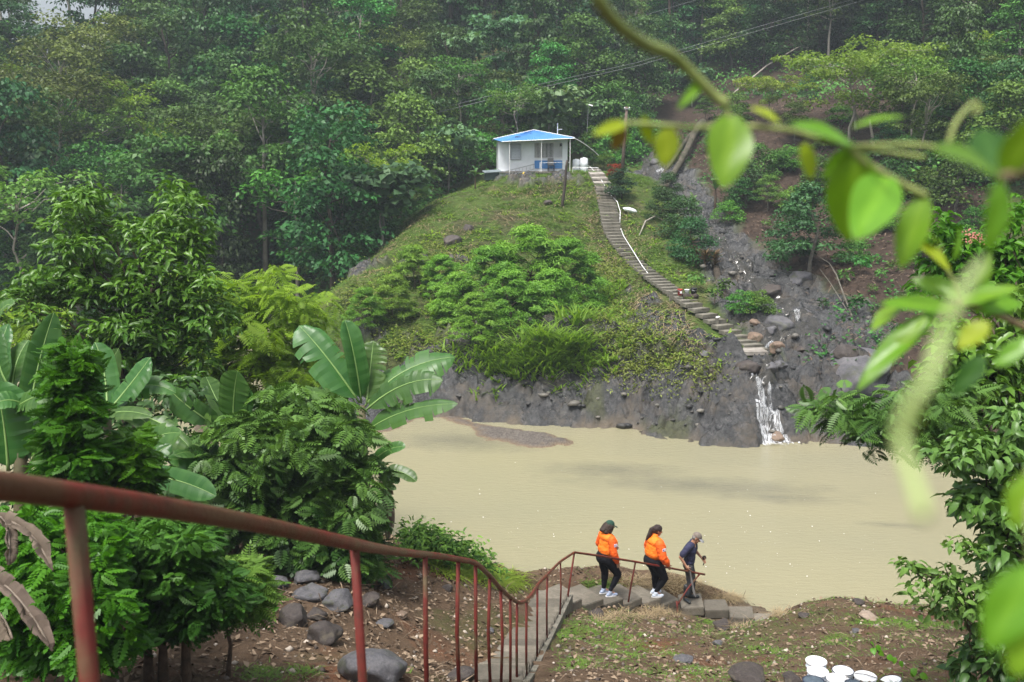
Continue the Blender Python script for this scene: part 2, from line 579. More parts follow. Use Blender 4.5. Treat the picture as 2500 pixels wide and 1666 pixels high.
def H(X, Y, fine=True):
    X = np.asarray(X, float); Y = np.asarray(Y, float)
    if np.ndim(X) == 0:
        return float(H_near(X, Y, fine) if Y < 31 else H_far(X, Y, fine))
    near = Y < 31
    if near.all(): return H_near(X, Y, fine)
    if not near.any(): return H_far(X, Y, fine)
    X, Y = np.broadcast_arrays(X, Y)
    out = np.empty(X.shape)
    out[near] = H_near(X[near], Y[near], fine); out[~near] = H_far(X[~near], Y[~near], fine)
    return out


_dd = np.concatenate([np.arange(2, 30, 0.4), np.arange(30, 100, 0.7), np.arange(100, 260, 1.5)])


def G(px, py, dmin=2.0, sink=0.0):
    """where the line of sight through a photograph pixel meets the ground (or the water)"""
    u, v = (px - 1250) / F, (py - 833) / F

    def look(d, fine):
        X, Y, Z = u * d, d * (CP - v * SP), CAMZ - d * (SP + v * CP)
        h = np.maximum(H(X, Y, fine), 0.0)
        return X, Y, Z, h
    d = _dd[_dd >= dmin]
    X, Y, Z, h = look(d, False)
    hit = Z < h
    dc = d[np.argmax(hit)] if hit.any() else d[-1]
    d = np.arange(max(dmin, dc - 1.8), dc + 1.3, 0.09)
    X, Y, Z, h = look(d, True)
    hit = Z < h
    k = int(np.argmax(hit)) if hit.any() else len(d) - 1
    k = max(k, 1)
    a, b = Z[k - 1] - h[k - 1], Z[k] - h[k]
    t = a / (a - b) if hit.any() and a > 0 > b else 0
    return Vector((X[k - 1] + t * (X[k] - X[k - 1]), Y[k - 1] + t * (Y[k] - Y[k - 1]), Z[k - 1] + t * (Z[k] - Z[k - 1]) - sink))


# ------------------------------------------------------------------ ground materials
def ground_material(name, grassy):
    m, nt, b = new_mat(name)
    rk = nd(nt, "ShaderNodeAttribute", attribute_name="rock"); so = nd(nt, "ShaderNodeAttribute", attribute_name="soil"); mo = nd(nt, "ShaderNodeAttribute", attribute_name="moss"); wt = nd(nt, "ShaderNodeAttribute", attribute_name="wet")
    n_big = noise_fac(nt, 0.35, 6, 0.65, 0.32, 0.68)
    n_mid = noise_fac(nt, 1.6, 7, 0.7, 0.3, 0.7)
    n_fine = noise_fac(nt, 9.0, 8, 0.75, 0.3, 0.7)
    n_gr = noise_fac(nt, 28.0, 4, 0.8, 0.25, 0.75)
    # rock: blue-grey basalt, browner and mossier in blotches
    rc = mixc(nt, n_mid, (0.017, 0.018, 0.0195), (0.064, 0.065, 0.064))
    rc = mixc(nt, noise_fac(nt, 3.4, 9, 0.8, 0.5, 0.64), rc, (0.10, 0.10, 0.099))
    rc = mixc(nt, noise_fac(nt, 7.0, 8, 0.8, 0.5, 0.62), rc, (0.016, 0.016, 0.018))
    rc = mixc(nt, noise_fac(nt, 0.7, 6, 0.7, 0.5, 0.68), rc, (0.085, 0.07, 0.052))
    rc = mixc(nt, mo.outputs["Fac"], rc, mixc(nt, n_fine, (0.03, 0.032, 0.018), (0.075, 0.085, 0.028)))
    # soil
    if grassy:
        sc = mixc(nt, n_mid, (0.02, 0.0145, 0.0115), (0.052, 0.037, 0.028))
        sc = mixc(nt, n_gr, sc, mixc(nt, 1.0, sc, (1.7, 1.6, 1.5), 'MULTIPLY'))
        gc = mixc(nt, n_mid, (0.045, 0.085, 0.015), (0.10, 0.15, 0.03))
        gc = mixc(nt, noise_fac(nt, 0.35, 6, 0.65, 0.5, 0.75), gc, (0.14, 0.115, 0.058))
        gc = mixc(nt, n_gr, gc, mixc(nt, 1.0, gc, (0.6, 0.62, 0.6), 'MULTIPLY'))
    else:
        sc = mixc(nt, n_mid, (0.05, 0.033, 0.021), (0.105, 0.073, 0.048))
        sc = mixc(nt, noise_fac(nt, 0.5, 4, 0.6, 0.55, 0.75), sc, (0.115, 0.048, 0.024))
        sc = mixc(nt, n_gr, sc, mixc(nt, 1.0, sc, (1.9, 1.8, 1.7), 'MULTIPLY'))
        sc = mixc(nt, noise_fac(nt, 60.0, 3, 0.8, 0.62, 0.7), sc, (0.26, 0.22, 0.165))
        gc = mixc(nt, n_mid, (0.045, 0.06, 0.017), (0.09, 0.105, 0.03))
        gc = mixc(nt, n_fine, gc, sc)
    col = mixc(nt, so.outputs["Fac"], gc, sc)
    col = mixc(nt, rk.outputs["Fac"], col, rc)
    col = mixc(nt, wt.outputs["Fac"], col, mixc(nt, n_fine, (0.16, 0.125, 0.082), (0.085, 0.068, 0.05)))
    nt.links.new(col, b.inputs["Base Color"])
    rr = nd(nt, "ShaderNodeMapRange"); rr.inputs["To Min"].default_value = 0.9; rr.inputs["To Max"].default_value = 0.22
    nt.links.new(rk.outputs["Fac"], rr.inputs["Value"]); nt.links.new(rr.outputs[0], b.inputs["Roughness"])
    sr = nd(nt, "ShaderNodeMapRange"); sr.inputs["To Min"].default_value = 0.15; sr.inputs["To Max"].default_value = 0.5
    nt.links.new(rk.outputs["Fac"], sr.inputs["Value"]); nt.links.new(sr.outputs[0], b.inputs["Specular IOR Level"])
    bump(nt, b, noise_fac(nt, 5.0, 10, 0.75, 0.0, 1.0), 0.9, 0.12)
    return m


M_FAR = ground_material("far_ground", True)
M_NEAR = ground_material("near_ground", False)


def grid_mesh(name, xs, ys, hfun, mat):
    X, Y = np.meshgrid(xs, ys)
    Z = hfun(X, Y)
    v = np.column_stack([X.ravel(), Y.ravel(), Z.ravel()])
    nx, ny = len(xs), len(ys)
    i = np.arange(nx * ny).reshape(ny, nx)
    q = np.stack([i[:-1, :-1], i[:-1, 1:], i[1:, 1:], i[1:, :-1]], -1).reshape(-1, 4)
    me = raw_mesh(name, v, q, mat, True)
    return me, X.ravel(), Y.ravel(), Z.ravel()


AX0, AX1, AY0, AY1 = -15.0, 26.0, 34.5, 80.0


def H_outer(X, Y):
    z = H_far(X, Y, False)
    inside = sstep(0, 2.5, np.minimum(np.minimum(X - AX0, AX1 - X), np.minimum(Y - AY0, AY1 - Y)))
    return z - 1.6 * inside + 0.25 * fbm(X * 0.3, Y * 0.3, octv=3, seed=33)


def attach_masks(me, rock, soil, moss, wet):
    for k, a in (("rock", rock), ("soil", soil), ("moss", moss), ("wet", wet)):
        fattr(me, k, a, 'POINT')


me, X, Y, Z = grid_mesh("knoll_ground", np.arange(AX0, AX1, 0.115), np.arange(AY0, AY1, 0.115), H_far, M_FAR)
rk, so, sd, bk = far_masks(X, Y, Z)
moss = sstep(-0.3, 0.6, sd) * sstep(0.1, 0.55, fbm(X * 0.6, Y * 0.6, octv=4, seed=44) + 0.25 * sstep(1.0, 3.0, bk) - 0.1) * 0.8
wet = (1 - sstep(0.12, 0.45, Z + 0.15 * vnoise(X * 2, Y * 2, seed=5))) * sstep(-0.3, 0.3, fbm(X * 0.5, Y * 0.5, seed=77) + 0.1)
attach_masks(me, rk, so, moss, wet * 0.8)
tag(link("knoll_terrain", me), kind="structure")
me, X, Y, Z = grid_mesh("valley_ground", np.arange(-124, 125, 2.0), np.arange(28, 240, 2.0), H_outer, M_FAR)
rk, so, sd, bk = far_masks(X, Y, Z)
_floor = np.where((X > near_x(Y)) & (Y < 112) & (X < 0.46 * Y + 2), np.clip(so, 0.3, 1), 0.25 + 0.2 * fbm(X * 0.2, Y * 0.2, seed=2))
attach_masks(me, rk * 0, np.clip(_floor, 0, 1), rk * 0, rk * 0)
tag(link("valley_terrain", me), kind="structure")
me, X, Y, Z = grid_mesh("near_ground", np.arange(-17, 16.5, 0.11), np.arange(-4, 32, 0.11), H_near, M_NEAR)
g = np.zeros_like(X)
soil = 1 - sstep(0.1, 0.5, fbm(X * 0.45, Y * 0.45, octv=4, seed=14) - 0.08 + 0.25 * (X > 0.8) * (Y > 15)) * 0.85
attach_masks(me, g, soil, g, (1 - sstep(0.05, 0.35, Z)) * 0.9)
tag(link("near_bank_terrain", me), kind="structure")

# ------------------------------------------------------------------ muddy pond
m, nt, b = new_mat("muddy_water")
tc = nd(nt, "ShaderNodeTexCoord")
mp = nd(nt, "ShaderNodeMapping"); mp.inputs["Scale"].default_value = (0.09, 0.16, 1)
nt.links.new(tc.outputs["Object"], mp.inputs["Vector"])
nz = nd(nt, "ShaderNodeTexNoise"); nz.inputs["Scale"].default_value = 1.0; nz.inputs["Detail"].default_value = 4
nt.links.new(mp.outputs[0], nz.inputs["Vector"])
base = mixc(nt, nz.outputs["Fac"], (0.285, 0.258, 0.152), (0.215, 0.208, 0.14))
# shoals of dark gravel just under the surface
shoal = None
for (px, py, rx, ry) in [(1700, 1185, 3.4, 0.75), (1500, 1150, 1.9, 0.75), (1130, 1078, 2.2, 1.0), (2180, 1282, 0.7, 0.2), (1900, 1215, 1.6, 0.45), (1460, 1160, 0.4, 0.22)]:
    c = Wz(px, py)
    mm = nd(nt, "ShaderNodeMapping", vector_type='TEXTURE')
    mm.inputs["Location"].default_value = (c.x, c.y, 0); mm.inputs["Scale"].default_value = (rx * 1.7, ry * 1.7, 1); mm.inputs["Rotation"].default_value = (0, 0, math.radians(-9))
    nt.links.new(tc.outputs["Object"], mm.inputs["Vector"])
    ln = nd(nt, "ShaderNodeVectorMath", operation='LENGTH'); nt.links.new(mm.outputs[0], ln.inputs[0])
    ad = nd(nt, "ShaderNodeMath", operation='MULTIPLY_ADD'); ad.inputs[1].default_value = 0.9
    n2 = nd(nt, "ShaderNodeTexNoise"); n2.inputs["Scale"].default_value = 1.1; n2.inputs["Detail"].default_value = 6
    nt.links.new(tc.outputs["Object"], n2.inputs["Vector"])
    nt.links.new(n2.outputs["Fac"], ad.inputs[0]); nt.links.new(ln.outputs["Value"], ad.inputs[2])
    r = nd(nt, "ShaderNodeMapRange"); r.inputs["From Min"].default_value = 1.45; r.inputs["From Max"].default_value = 0.35; r.inputs["To Max"].default_value = 0.72 if rx > 1 else 0.6
    nt.links.new(ad.outputs[0], r.inputs["Value"])
    if shoal is None:
        shoal = r.outputs[0]
    else:
        mx = nd(nt, "ShaderNodeMath", operation='MAXIMUM'); nt.links.new(shoal, mx.inputs[0]); nt.links.new(r.outputs[0], mx.inputs[1]); shoal = mx.outputs[0]
nt.links.new(mixc(nt, shoal, base, (0.115, 0.112, 0.085)), b.inputs["Base Color"])
b.inputs["Roughness"].default_value = 0.14
b.inputs["IOR"].default_value = 1.33
b.inputs["Specular IOR Level"].default_value = 0.5
mp2 = nd(nt, "ShaderNodeMapping"); mp2.inputs["Scale"].default_value = (1.6, 4.5, 1); mp2.inputs["Rotation"].default_value = (0, 0, -0.12)
nt.links.new(tc.outputs["Object"], mp2.inputs["Vector"])
rp = nd(nt, "ShaderNodeTexNoise"); rp.inputs["Scale"].default_value = 1.5; rp.inputs["Detail"].default_value = 7; rp.inputs["Roughness"].default_value = 0.7
nt.links.new(mp2.outputs[0], rp.inputs["Vector"])
bump(nt, b, rp.outputs["Fac"], 0.4, 0.06)
M_WATER = m
tag(link("pond_water", raw_mesh("pond_water", [(-140, 16, 0), (70, 16, 0), (70, 80, 0), (-140, 80, 0)], np.array([(0, 1, 2, 3)]), M_WATER)), kind="structure")

# gravel bar in the pond
bar_line = [Wz(*p) for p in [(930, 1040), (1000, 1015), (1090, 1018), (1150, 1036), (1220, 1058), (1300, 1072), (1365, 1075)]]
bar_hw = [0.8, 0.7, 0.55, 0.35, 0.95, 1.15, 0.5]


def bar_h(X, Y):
    d = near_line(X, Y, [(p.x, p.y) for p in bar_line], [w * 1.0 for w in bar_hw])
    d = d + 0.35 * fbm(X * 0.9, Y * 0.9, octv=3, seed=4)
    z = 0.13 * (1 - sstep(-0.9, 0.55, d)) - 0.06
    return z + 0.02 * fbm(X * 6, Y * 6, octv=3, seed=8) * (z > -0.05)


m, nt, b = new_mat("bar_gravel")
vo = nd(nt, "ShaderNodeTexVoronoi"); vo.inputs["Scale"].default_value = 14
tcx = nd(nt, "ShaderNodeTexCoord"); nt.links.new(tcx.outputs["Object"], vo.inputs["Vector"])
cr = mixc(nt, vo.outputs["Color"], (0.045, 0.036, 0.03), (0.15, 0.13, 0.11))
sepz = nd(nt, "ShaderNodeSeparateXYZ"); nt.links.new(tcx.outputs["Object"], sepz.inputs[0])
rz_ = nd(nt, "ShaderNodeMapRange"); rz_.inputs["From Min"].default_value = 0.0; rz_.inputs["From Max"].default_value = 0.055
nt.links.new(sepz.outputs["Z"], rz_.inputs["Value"])
nt.links.new(mixc(nt, rz_.outputs[0], (0.15, 0.105, 0.06), cr), b.inputs["Base Color"])
b.inputs["Roughness"].default_value = 0.7
bump(nt, b, vo.outputs["Distance"], 0.8, 0.05)
x0, x1 = min(p.x for p in bar_line) - 3, max(p.x for p in bar_line) + 2
y0, y1 = min(p.y for p in bar_line) - 3, max(p.y for p in bar_line) + 2.5
me, X, Y, Z = grid_mesh("gravel_bar", np.arange(x0, x1, 0.08), np.arange(y0, y1, 0.08), bar_h, m)
tag(link("gravel_bar", me), kind="structure")
# ------------------------------------------------------------------ leaf templates: rows of (along, across, out of plane), unit length and unit half-width
def T_quad(fold=0.12, droop=0.12):
    return np.array([(0, 0, 0), (0.45, 0.5, fold), (1, 0, -droop), (0.45, -0.5, fold)], float), np.array([(0, 1, 2, 3)]), None


def T_leaf(fold=0.15, droop=0.25):
    """a folded, drooping leaf: 8 triangles as 6 faces"""
    v = [(0, 0, 0), (0.28, 0, 0.02), (0.65, 0, -droop * 0.35), (1, 0, -droop),
         (0.22, 0.42, fold), (0.62, 0.40, fold - droop * 0.3), (0.22, -0.42, fold), (0.62, -0.40, fold - droop * 0.3)]
    q = [(1, 2, 5, 4), (1, 6, 7, 2)]
    t = [(0, 1, 4), (0, 6, 1), (2, 3, 5), (2, 7, 3)]
    return np.array(v, float), np.array(q), np.array(t)


def T_frond(pairs=7, llen=0.5, lwid=0.5, droop=0.25, ang=62, taper=True, start=0.12, rachis=True, term=True):
    """pinnate leaf: flat leaflets in pairs along a drooping rachis; across is scaled by the half-width"""
    v = []; q = []

    def mid(t):
        return np.array([t * (1 - 0.12 * droop * t), 0, -droop * t * t])
    ca, sa = math.cos(math.radians(ang)), math.sin(math.radians(ang))
    step = (1 - start) / pairs
    for i in range(pairs):
        t = start + (i + 0.5) * step * (0.97 if term else 1)
        s = (math.sin(math.pi * (0.18 + 0.72 * t)) if taper else 1.0)
        p = mid(t)
        for sd in (1, -1):
            L = s * 1.0; w = step * lwid
            a = np.array([ca * llen * 0.6, sd * sa, 0.02])
            e = p + a * L + np.array([0, 0, -0.10 * L])
            m1 = p + a * L * 0.5 + np.array([w, 0, 0.03]); m2 = p + a * L * 0.5 + np.array([-w, 0, 0.03])
            n = len(v)
            v += [p, m1, e, m2]; q.append((n, n + 1, n + 2, n + 3) if sd < 0 else (n, n + 3, n + 2, n + 1))
    if term:
        p = mid(0.93); n = len(v); w = step * lwid * 2.2
        v += [p, p + [step * 1.2, w, -0.02], mid(1.0) + [step * 1.6, 0, -0.06], p + [step * 1.2, -w, -0.02]]; q.append((n, n + 3, n + 2, n + 1))
    if rachis:
        for i in range(3):
            a, b_ = mid(i / 3), mid((i + 1) / 3); n = len(v); w = 0.015
            v += [a + [0, w, 0.0], b_ + [0, w, 0.0], b_ - [0, w, 0.0], a - [0, w, 0.0]]; q.append((n, n + 3, n + 2, n + 1))
    return np.array(v, float), np.array(q), None


def T_lobed(pairs=5, droop=0.3):
    """deeply cut leaf with broad ragged lobes"""
    v = []; q = []; t3 = []
    for i in range(pairs):
        t0 = 0.08 + i / pairs * 0.86; t1 = t0 + 0.86 / pairs * 0.95
        s = math.sin(math.pi * (0.2 + 0.7 * (t0 + t1) / 2))
        z0, z1 = -droop * t0 * t0, -droop * t1 * t1
        for sd in (1, -1):
            n = len(v)
            v += [(t0, 0, z0), (t1, 0, z1), (t1 + 0.12, sd * s * 0.75, z1 + 0.05), (t1 - 0.02, sd * s, z1 - 0.02), (t0 + 0.02, sd * s * 0.62, z0 + 0.08)]
            f = (n, n + 1, n + 2, n + 4)
            q.append(f if sd < 0 else f[::-1]); g = (n + 4, n + 2, n + 3)
            t3.append(g if sd < 0 else g[::-1])
    n = len(v); v += [(0.9, 0.12, -droop * 0.8), (1.05, 0, -droop), (0.9, -0.12, -droop * 0.8), (0.8, 0, -droop * 0.64)]; q.append((n, n + 3, n + 2, n + 1))
    return np.array(v, float), np.array(q), np.array(t3)


def T_blade(seg=3, bend=0.5):
    v = []; q = []
    for i in range(seg + 1):
        t = i / seg; w = 0.5 * (1 - t) ** 0.7 + 0.02
        v += [(t * (1 - 0.25 * bend * t), w, -bend * t * t), (t * (1 - 0.25 * bend * t), -w, -bend * t * t)]
    for i in range(seg):
        q.append((2 * i, 2 * i + 1, 2 * i + 3, 2 * i + 2))
    return np.array(v, float), np.array(q), None


def T_fan(lobes=7, droop=0.35):
    """large palmate leaf"""
    v = [(0, 0, 0)]; q = []
    for i in range(lobes):
        a = math.radians(-140 + 280 * i / (lobes - 1)); c, s = math.cos(a), math.sin(a)
        n = len(v)
        v += [(0.55 * c - 0.13 * s, 0.55 * s + 0.13 * c, 0.02), (c, s, -droop), (0.55 * c + 0.13 * s, 0.55 * s - 0.13 * c, 0.02)]
        q.append((0, n + 2, n + 1, n))
    return np.array(v, float), np.array(q), None


def norm(a):
    return a / np.maximum(np.linalg.norm(a, axis=-1, keepdims=True), 1e-9)


def leaves(name, pos, dirv, up, length, width, tmpl, tint, mat, smooth=False):
    """one mesh of many leaves: template rows laid along dirv, facing up"""
    tv, tq, tt = tmpl
    pos = np.asarray(pos, float); n = len(pos)
    d = norm(np.asarray(dirv, float)); up = np.asarray(up, float)
    s = norm(np.cross(up, d)); u = np.cross(d, s)
    length = np.broadcast_to(np.asarray(length, float), (n,)); width = np.broadcast_to(np.asarray(width, float), (n,))
    V = pos[:, None, :] + d[:, None, :] * (tv[None, :, 0:1] * length[:, None, None]) + s[:, None, :] * (tv[None, :, 1:2] * width[:, None, None]) + u[:, None, :] * (tv[None, :, 2:3] * length[:, None, None])
    off = (np.arange(n) * len(tv))[:, None, None]
    faces = [(tq[None] + off).reshape(-1, tq.shape[1])]
    tin = [np.repeat(tint, len(tq))]
    if tt is not None and len(tt):
        faces.append((tt[None] + off).reshape(-1, 3)); tin.append(np.repeat(tint, len(tt)))
    me = raw_mesh(name, V.reshape(-1, 3), faces, mat, smooth)
    fattr(me, "tint", np.concatenate(tin), 'FACE')
    return me


def rnd_dir(rng, n):
    a = rng.normal(size=(n, 3)); return norm(a)


def clump_leaves(rng, cen, rad, per, drop=0.35, upbias=0.55, shell=0.55):
    """leaf places on the upper shells of flattened clumps: returns pos, dir, up, tint"""
    cen = np.asarray(cen, float); rad = np.asarray(rad, float)
    k = len(cen)
    idx = np.repeat(np.arange(k), per)
    n = len(idx)
    d = rnd_dir(rng, n)
    d[:, 2] = np.where(d[:, 2] < -0.25, -d[:, 2] * 0.8, d[:, 2])
    r = shell + (1 - shell) * rng.random(n) ** 0.5
    r *= 1 + 0.12 * rng.normal(size=n)
    pos = cen[idx] + d * r[:, None] * rad[idx]
    out = norm(d * np.array([1, 1, 0.5]))
    hd = norm(np.column_stack([out[:, 0], out[:, 1], np.zeros(n)]) + 0.7 * rng.normal(size=(n, 3)) * [1, 1, 0.3])
    dirv = norm(hd + np.array([0, 0, 1.0]) * (0.15 - drop + 0.3 * rng.normal(size=n))[:, None])
    up = norm(np.array([0, 0, upbias]) + 0.55 * d + 0.35 * rng.normal(size=(n, 3)))
    ctint = rng.random(k)
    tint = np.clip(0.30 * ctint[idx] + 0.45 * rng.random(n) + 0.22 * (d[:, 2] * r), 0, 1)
    return pos, dirv, up, tint


def limbs_mesh(name, trunk, tops, mat, rng, n=6, r0=0.2, r1=0.03, wob=0.15, from_t=(0.4, 0.95)):
    """tapered trunk polyline with limbs to given points"""
    mb = MB()
    trunk = [Vector(p) for p in trunk]
    m = len(trunk)
    rr = [r0 * (1 - 0.75 * i / (m - 1)) for i in range(m)]
    rr[0] *= 1.35
    mb.tube(trunk, rr, n)
    for tp in tops:
        tp = Vector(tp)
        best = None
        for _ in range(4):
            t = rng.uniform(*from_t) * (m - 1); i = min(int(t), m - 2)
            s = trunk[i].lerp(trunk[i + 1], t - i)
            c = (s - tp).length + 2.0 * max(0, s.z - tp.z)
            if best is None or c < best[0]: best = (c, s, rr[i])
        s, rs = best[1], best[2]
        L = (tp - s).length
        pts = []
        for j in range(5):
            u = j / 4
            p = s.lerp(tp, u) + Vector((rng.normal(), rng.normal(), rng.normal())) * wob * L * 0.25 * (0 if j in (0, 4) else 1)
            p.z += L * 0.10 * math.sin(math.pi * u)
            pts.append(p)
        a = min(rs * 0.6, 0.02 * L + r1)
        mb.tube(pts, [a * (1 - u) + r1 * 0.4 * u for u in (0, .25, .5, .75, 1)], max(4, n - 2), cap=False)
    return mb.mesh(name, mat, True)


# ------------------------------------------------------------------ foliage and bark colours
L_DEEP = leaf_mat("leaf_deep", (0.011, 0.04, 0.011), (0.06, 0.155, 0.038), 0.18, val=0.45)
L_MID = leaf_mat("leaf_mid", (0.018, 0.064, 0.013), (0.115, 0.25, 0.046), 0.2, val=0.45)
L_FRESH = leaf_mat("leaf_fresh", (0.028, 0.095, 0.014), (0.15, 0.31, 0.045), 0.25, hue=0.03, val=0.25)
L_OLIVE = leaf_mat("leaf_olive", (0.028, 0.058, 0.010), (0.135, 0.2, 0.04), 0.2, val=0.4)
L_LIME = leaf_mat("leaf_lime", (0.10, 0.185, 0.016), (0.26, 0.38, 0.04), 0.42, hue=0.006, val=0.1)
L_PALE = leaf_mat("leaf_pale", (0.05, 0.115, 0.045), (0.14, 0.24, 0.11), 0.25)
L_GLOSS = leaf_mat("leaf_gloss", (0.024, 0.078, 0.008), (0.16, 0.29, 0.03), 0.25, rough=0.36, spec=0.35, hue=0.01, val=0.1)
L_DARKGLOSS = leaf_mat("leaf_dark_gloss", (0.016, 0.06, 0.012), (0.135, 0.255, 0.045), 0.2, rough=0.4, spec=0.35, hue=0.004, val=0.06)
L_BRIGHT = leaf_mat("leaf_bright", (0.022, 0.095, 0.008), (0.095, 0.24, 0.015), 0.32, rough=0.38, hue=0.006, val=0.12)
L_GRASS = leaf_mat("leaf_grass", (0.07, 0.14, 0.018), (0.2, 0.3, 0.05), 0.3, hue=0.02, val=0.15)
L_TALL = leaf_mat("leaf_tall_grass", (0.11, 0.21, 0.018), (0.28, 0.42, 0.06), 0.42, hue=0.02, val=0.15)
L_STRAW = leaf_mat("leaf_straw", (0.22, 0.17, 0.095), (0.42, 0.34, 0.2), 0.2, hue=0.01, val=0.15)
L_BANANA = leaf_mat("leaf_banana", (0.020, 0.080, 0.013), (0.085, 0.18, 0.042), 0.28, rough=0.36, hue=0.02, val=0.15, spec=0.35)
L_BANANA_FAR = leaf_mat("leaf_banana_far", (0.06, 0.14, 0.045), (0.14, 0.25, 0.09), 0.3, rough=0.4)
L_DRY = leaf_mat("leaf_dry", (0.06, 0.047, 0.036), (0.175, 0.14, 0.108), 0.15, rough=0.8, spec=0.1, hue=0.01, val=0.15)
B_PALE = bark_mat("bark_pale", (0.34, 0.31, 0.27), (0.2, 0.18, 0.15), 2)
B_GREY = bark_mat("bark_grey", (0.16, 0.145, 0.12), (0.08, 0.075, 0.06), 4)
B_DARK = bark_mat("bark_dark", (0.07, 0.055, 0.04), (0.03, 0.026, 0.02), 8)
B_BROWN = bark_mat("bark_brown", (0.14, 0.10, 0.07), (0.07, 0.05, 0.035), 8)

# ------------------------------------------------------------------ forest tree kinds (first of each; copies share the mesh data)
rngF = np.random.default_rng(11)


def crown_clumps(rng, n, R, z0, z1, shape, cr):
    """clump centres in a crown of radius R between heights z0 and z1"""
    cs = []; rs = []
    for i in range(n):
        t = rng.random()
        if shape == 'dome':
            rr = R * math.sqrt(max(0.05, 1 - (t ** 1.5))) * (0.55 + 0.5 * rng.random())
        elif shape == 'umbrella':
            t = 0.55 + 0.45 * rng.random() if rng.random() < 0.75 else t
            rr = R * rng.random() ** 0.5 * (0.5 + 0.5 * t)
        elif shape == 'column':
            rr = R * (0.65 + 0.35 * rng.random()) * (1 - 0.45 * t)
        else:
            rr = R * rng.random() ** 0.5 * (1 - 0.3 * t)
        a = rng.random() * 2 * math.pi
        cs.append((rr * math.cos(a), rr * math.sin(a), z0 + (z1 - z0) * t))
        k = cr * (0.65 + 0.7 * rng.random())
        rs.append((k, k, k * (0.55 + 0.25 * rng.random())))
    return np.array(cs), np.array(rs)


T_FAR = T_quad()
KINDS = {}


def forest_kind(key, name, mats, h, R, z0, shape, nclump, cr, per, lsize, bark, r0, lean=0.6, drop=0.35, limbs=14, tmpl=None, lw=0.62):
    rng = np.random.default_rng(abs(hash(key)) % 1000 if False else sum(map(ord, key)))
    cs, rs = crown_clumps(rng, nclump, R, z0, h, shape, cr)
    pos, d, u, t = clump_leaves(rng, cs, rs, int(per * 1.35), drop)
    L = 0.84 * lsize * (0.7 + 0.6 * rng.random(len(pos)))
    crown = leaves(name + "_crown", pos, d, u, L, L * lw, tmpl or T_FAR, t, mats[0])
    tr = [(0, 0, -1.2)] + [(lean * vnoise(i * 0.9, sum(map(ord, key)) * 1.3) * i / 4, lean * vnoise(i * 0.9, 50 + sum(map(ord, key))) * i / 4, h * 0.86 * i / 5) for i in range(1, 6)]
    trunk = limbs_mesh(name + "_trunk", tr, cs[:limbs], bark, rng, 6, r0, 0.03)
    KINDS[key] = (name, crown, trunk, h, mats)


forest_kind('broad', "broadleaf_tree", [L_MID], 7.5, 3.1, 2.6, 'dome', 46, 0.95, 62, 0.34, B_GREY, 0.17)
forest_kind('dark', "evergreen_tree", [L_DEEP], 8.5, 2.6, 1.5, 'column', 50, 0.95, 66, 0.33, B_DARK, 0.18)
forest_kind('olive', "olive_tree", [L_OLIVE], 8.0, 3.3, 3.6, 'umbrella', 40, 0.9, 58, 0.30, B_PALE, 0.14)
forest_kind('airy', "airy_tree", [L_FRESH], 7.0, 2.8, 2.6, 'umbrella', 34, 0.7, 52, 0.28, B_PALE, 0.11, limbs=22)
forest_kind('tall', "tall_tree", [L_MID], 12.5, 3.4, 6.5, 'dome', 46, 1.05, 62, 0.36, B_PALE, 0.2)
forest_kind('vine', "vine_draped_tree", [L_DEEP], 9.5, 2.1, 0.2, 'column', 56, 0.85, 62, 0.32, B_DARK, 0.2, drop=0.9)
forest_kind('pale', "large_leaved_tree", [L_PALE], 5.0, 2.7, 1.6, 'umbrella', 34, 0.75, 24, 0.62, B_PALE, 0.09, lw=0.9)
forest_kind('shrub', "leafy_shrub", [L_FRESH], 3.0, 2.2, 0.3, 'dome', 32, 0.7, 60, 0.27, B_GREY, 0.06, limbs=8)
forest_kind('low', "low_tree", [L_MID], 4.6, 2.5, 0.9, 'dome', 36, 0.85, 60, 0.30, B_GREY, 0.1)
forest_kind('lime', "light_green_tree", [L_LIME], 6.0, 2.3, 2.0, 'umbrella', 30, 0.7, 52, 0.27, B_PALE, 0.1, limbs=20)

FIRST = {}


def plant_tree(key, loc, label, group, s=1.0, rz=0.0, cat="tree", sz=None):
    name, crown, trunk, h, mats = KINDS[key]
    if key not in FIRST:
        r = thing(name, label, cat, loc, rz, group)
        kids = [link("crown", crown, r), link("trunk", trunk, r)]
        FIRST[key] = (r, kids)
        r.scale = (s, s, sz or s)
        return r
    r = copy_tree(FIRST[key][0], FIRST[key][1], loc, rz, (s, s, sz or s))
    tag(r, label, cat, group)
    return r


# ------------------------------------------------------------------ the forest on the slope: every tree stands on its own
KIND_WORDS = {'broad': "rounded broadleaf tree", 'dark': "dark evergreen tree", 'olive': "flat-topped olive-green tree", 'airy': "loose fresh-green tree", 'tall': "high-crowned pale-trunked tree",
              'vine': "narrow vine-smothered tree", 'pale': "large-leaved pale tree", 'shrub': "low bright-green shrub", 'low': "short bushy tree", 'lime': "airy yellow-green tree"}


def place_words(px, py):
    c = ["at the far left", "at the left", "left of the middle", "above the bush mass", "above the house", "right of the pole", "above the bare slope", "at the right", "at the far right"][min(8, max(0, int(px / 2500 * 9)))]
    if py < 120: r = "on the misty skyline"
    elif py < 250: r = "high on the slope"
    elif py < 400: r = "halfway up the slope"
    elif py < 540: r = "low on the slope"
    else: r = "at the slope's foot"
    return c, r


KNX, KNV = [45, 50, 58, 64, 70, 79], [-15, -14, -11.5, -8.6, -6.2, -4.0]      # the knoll's left foot


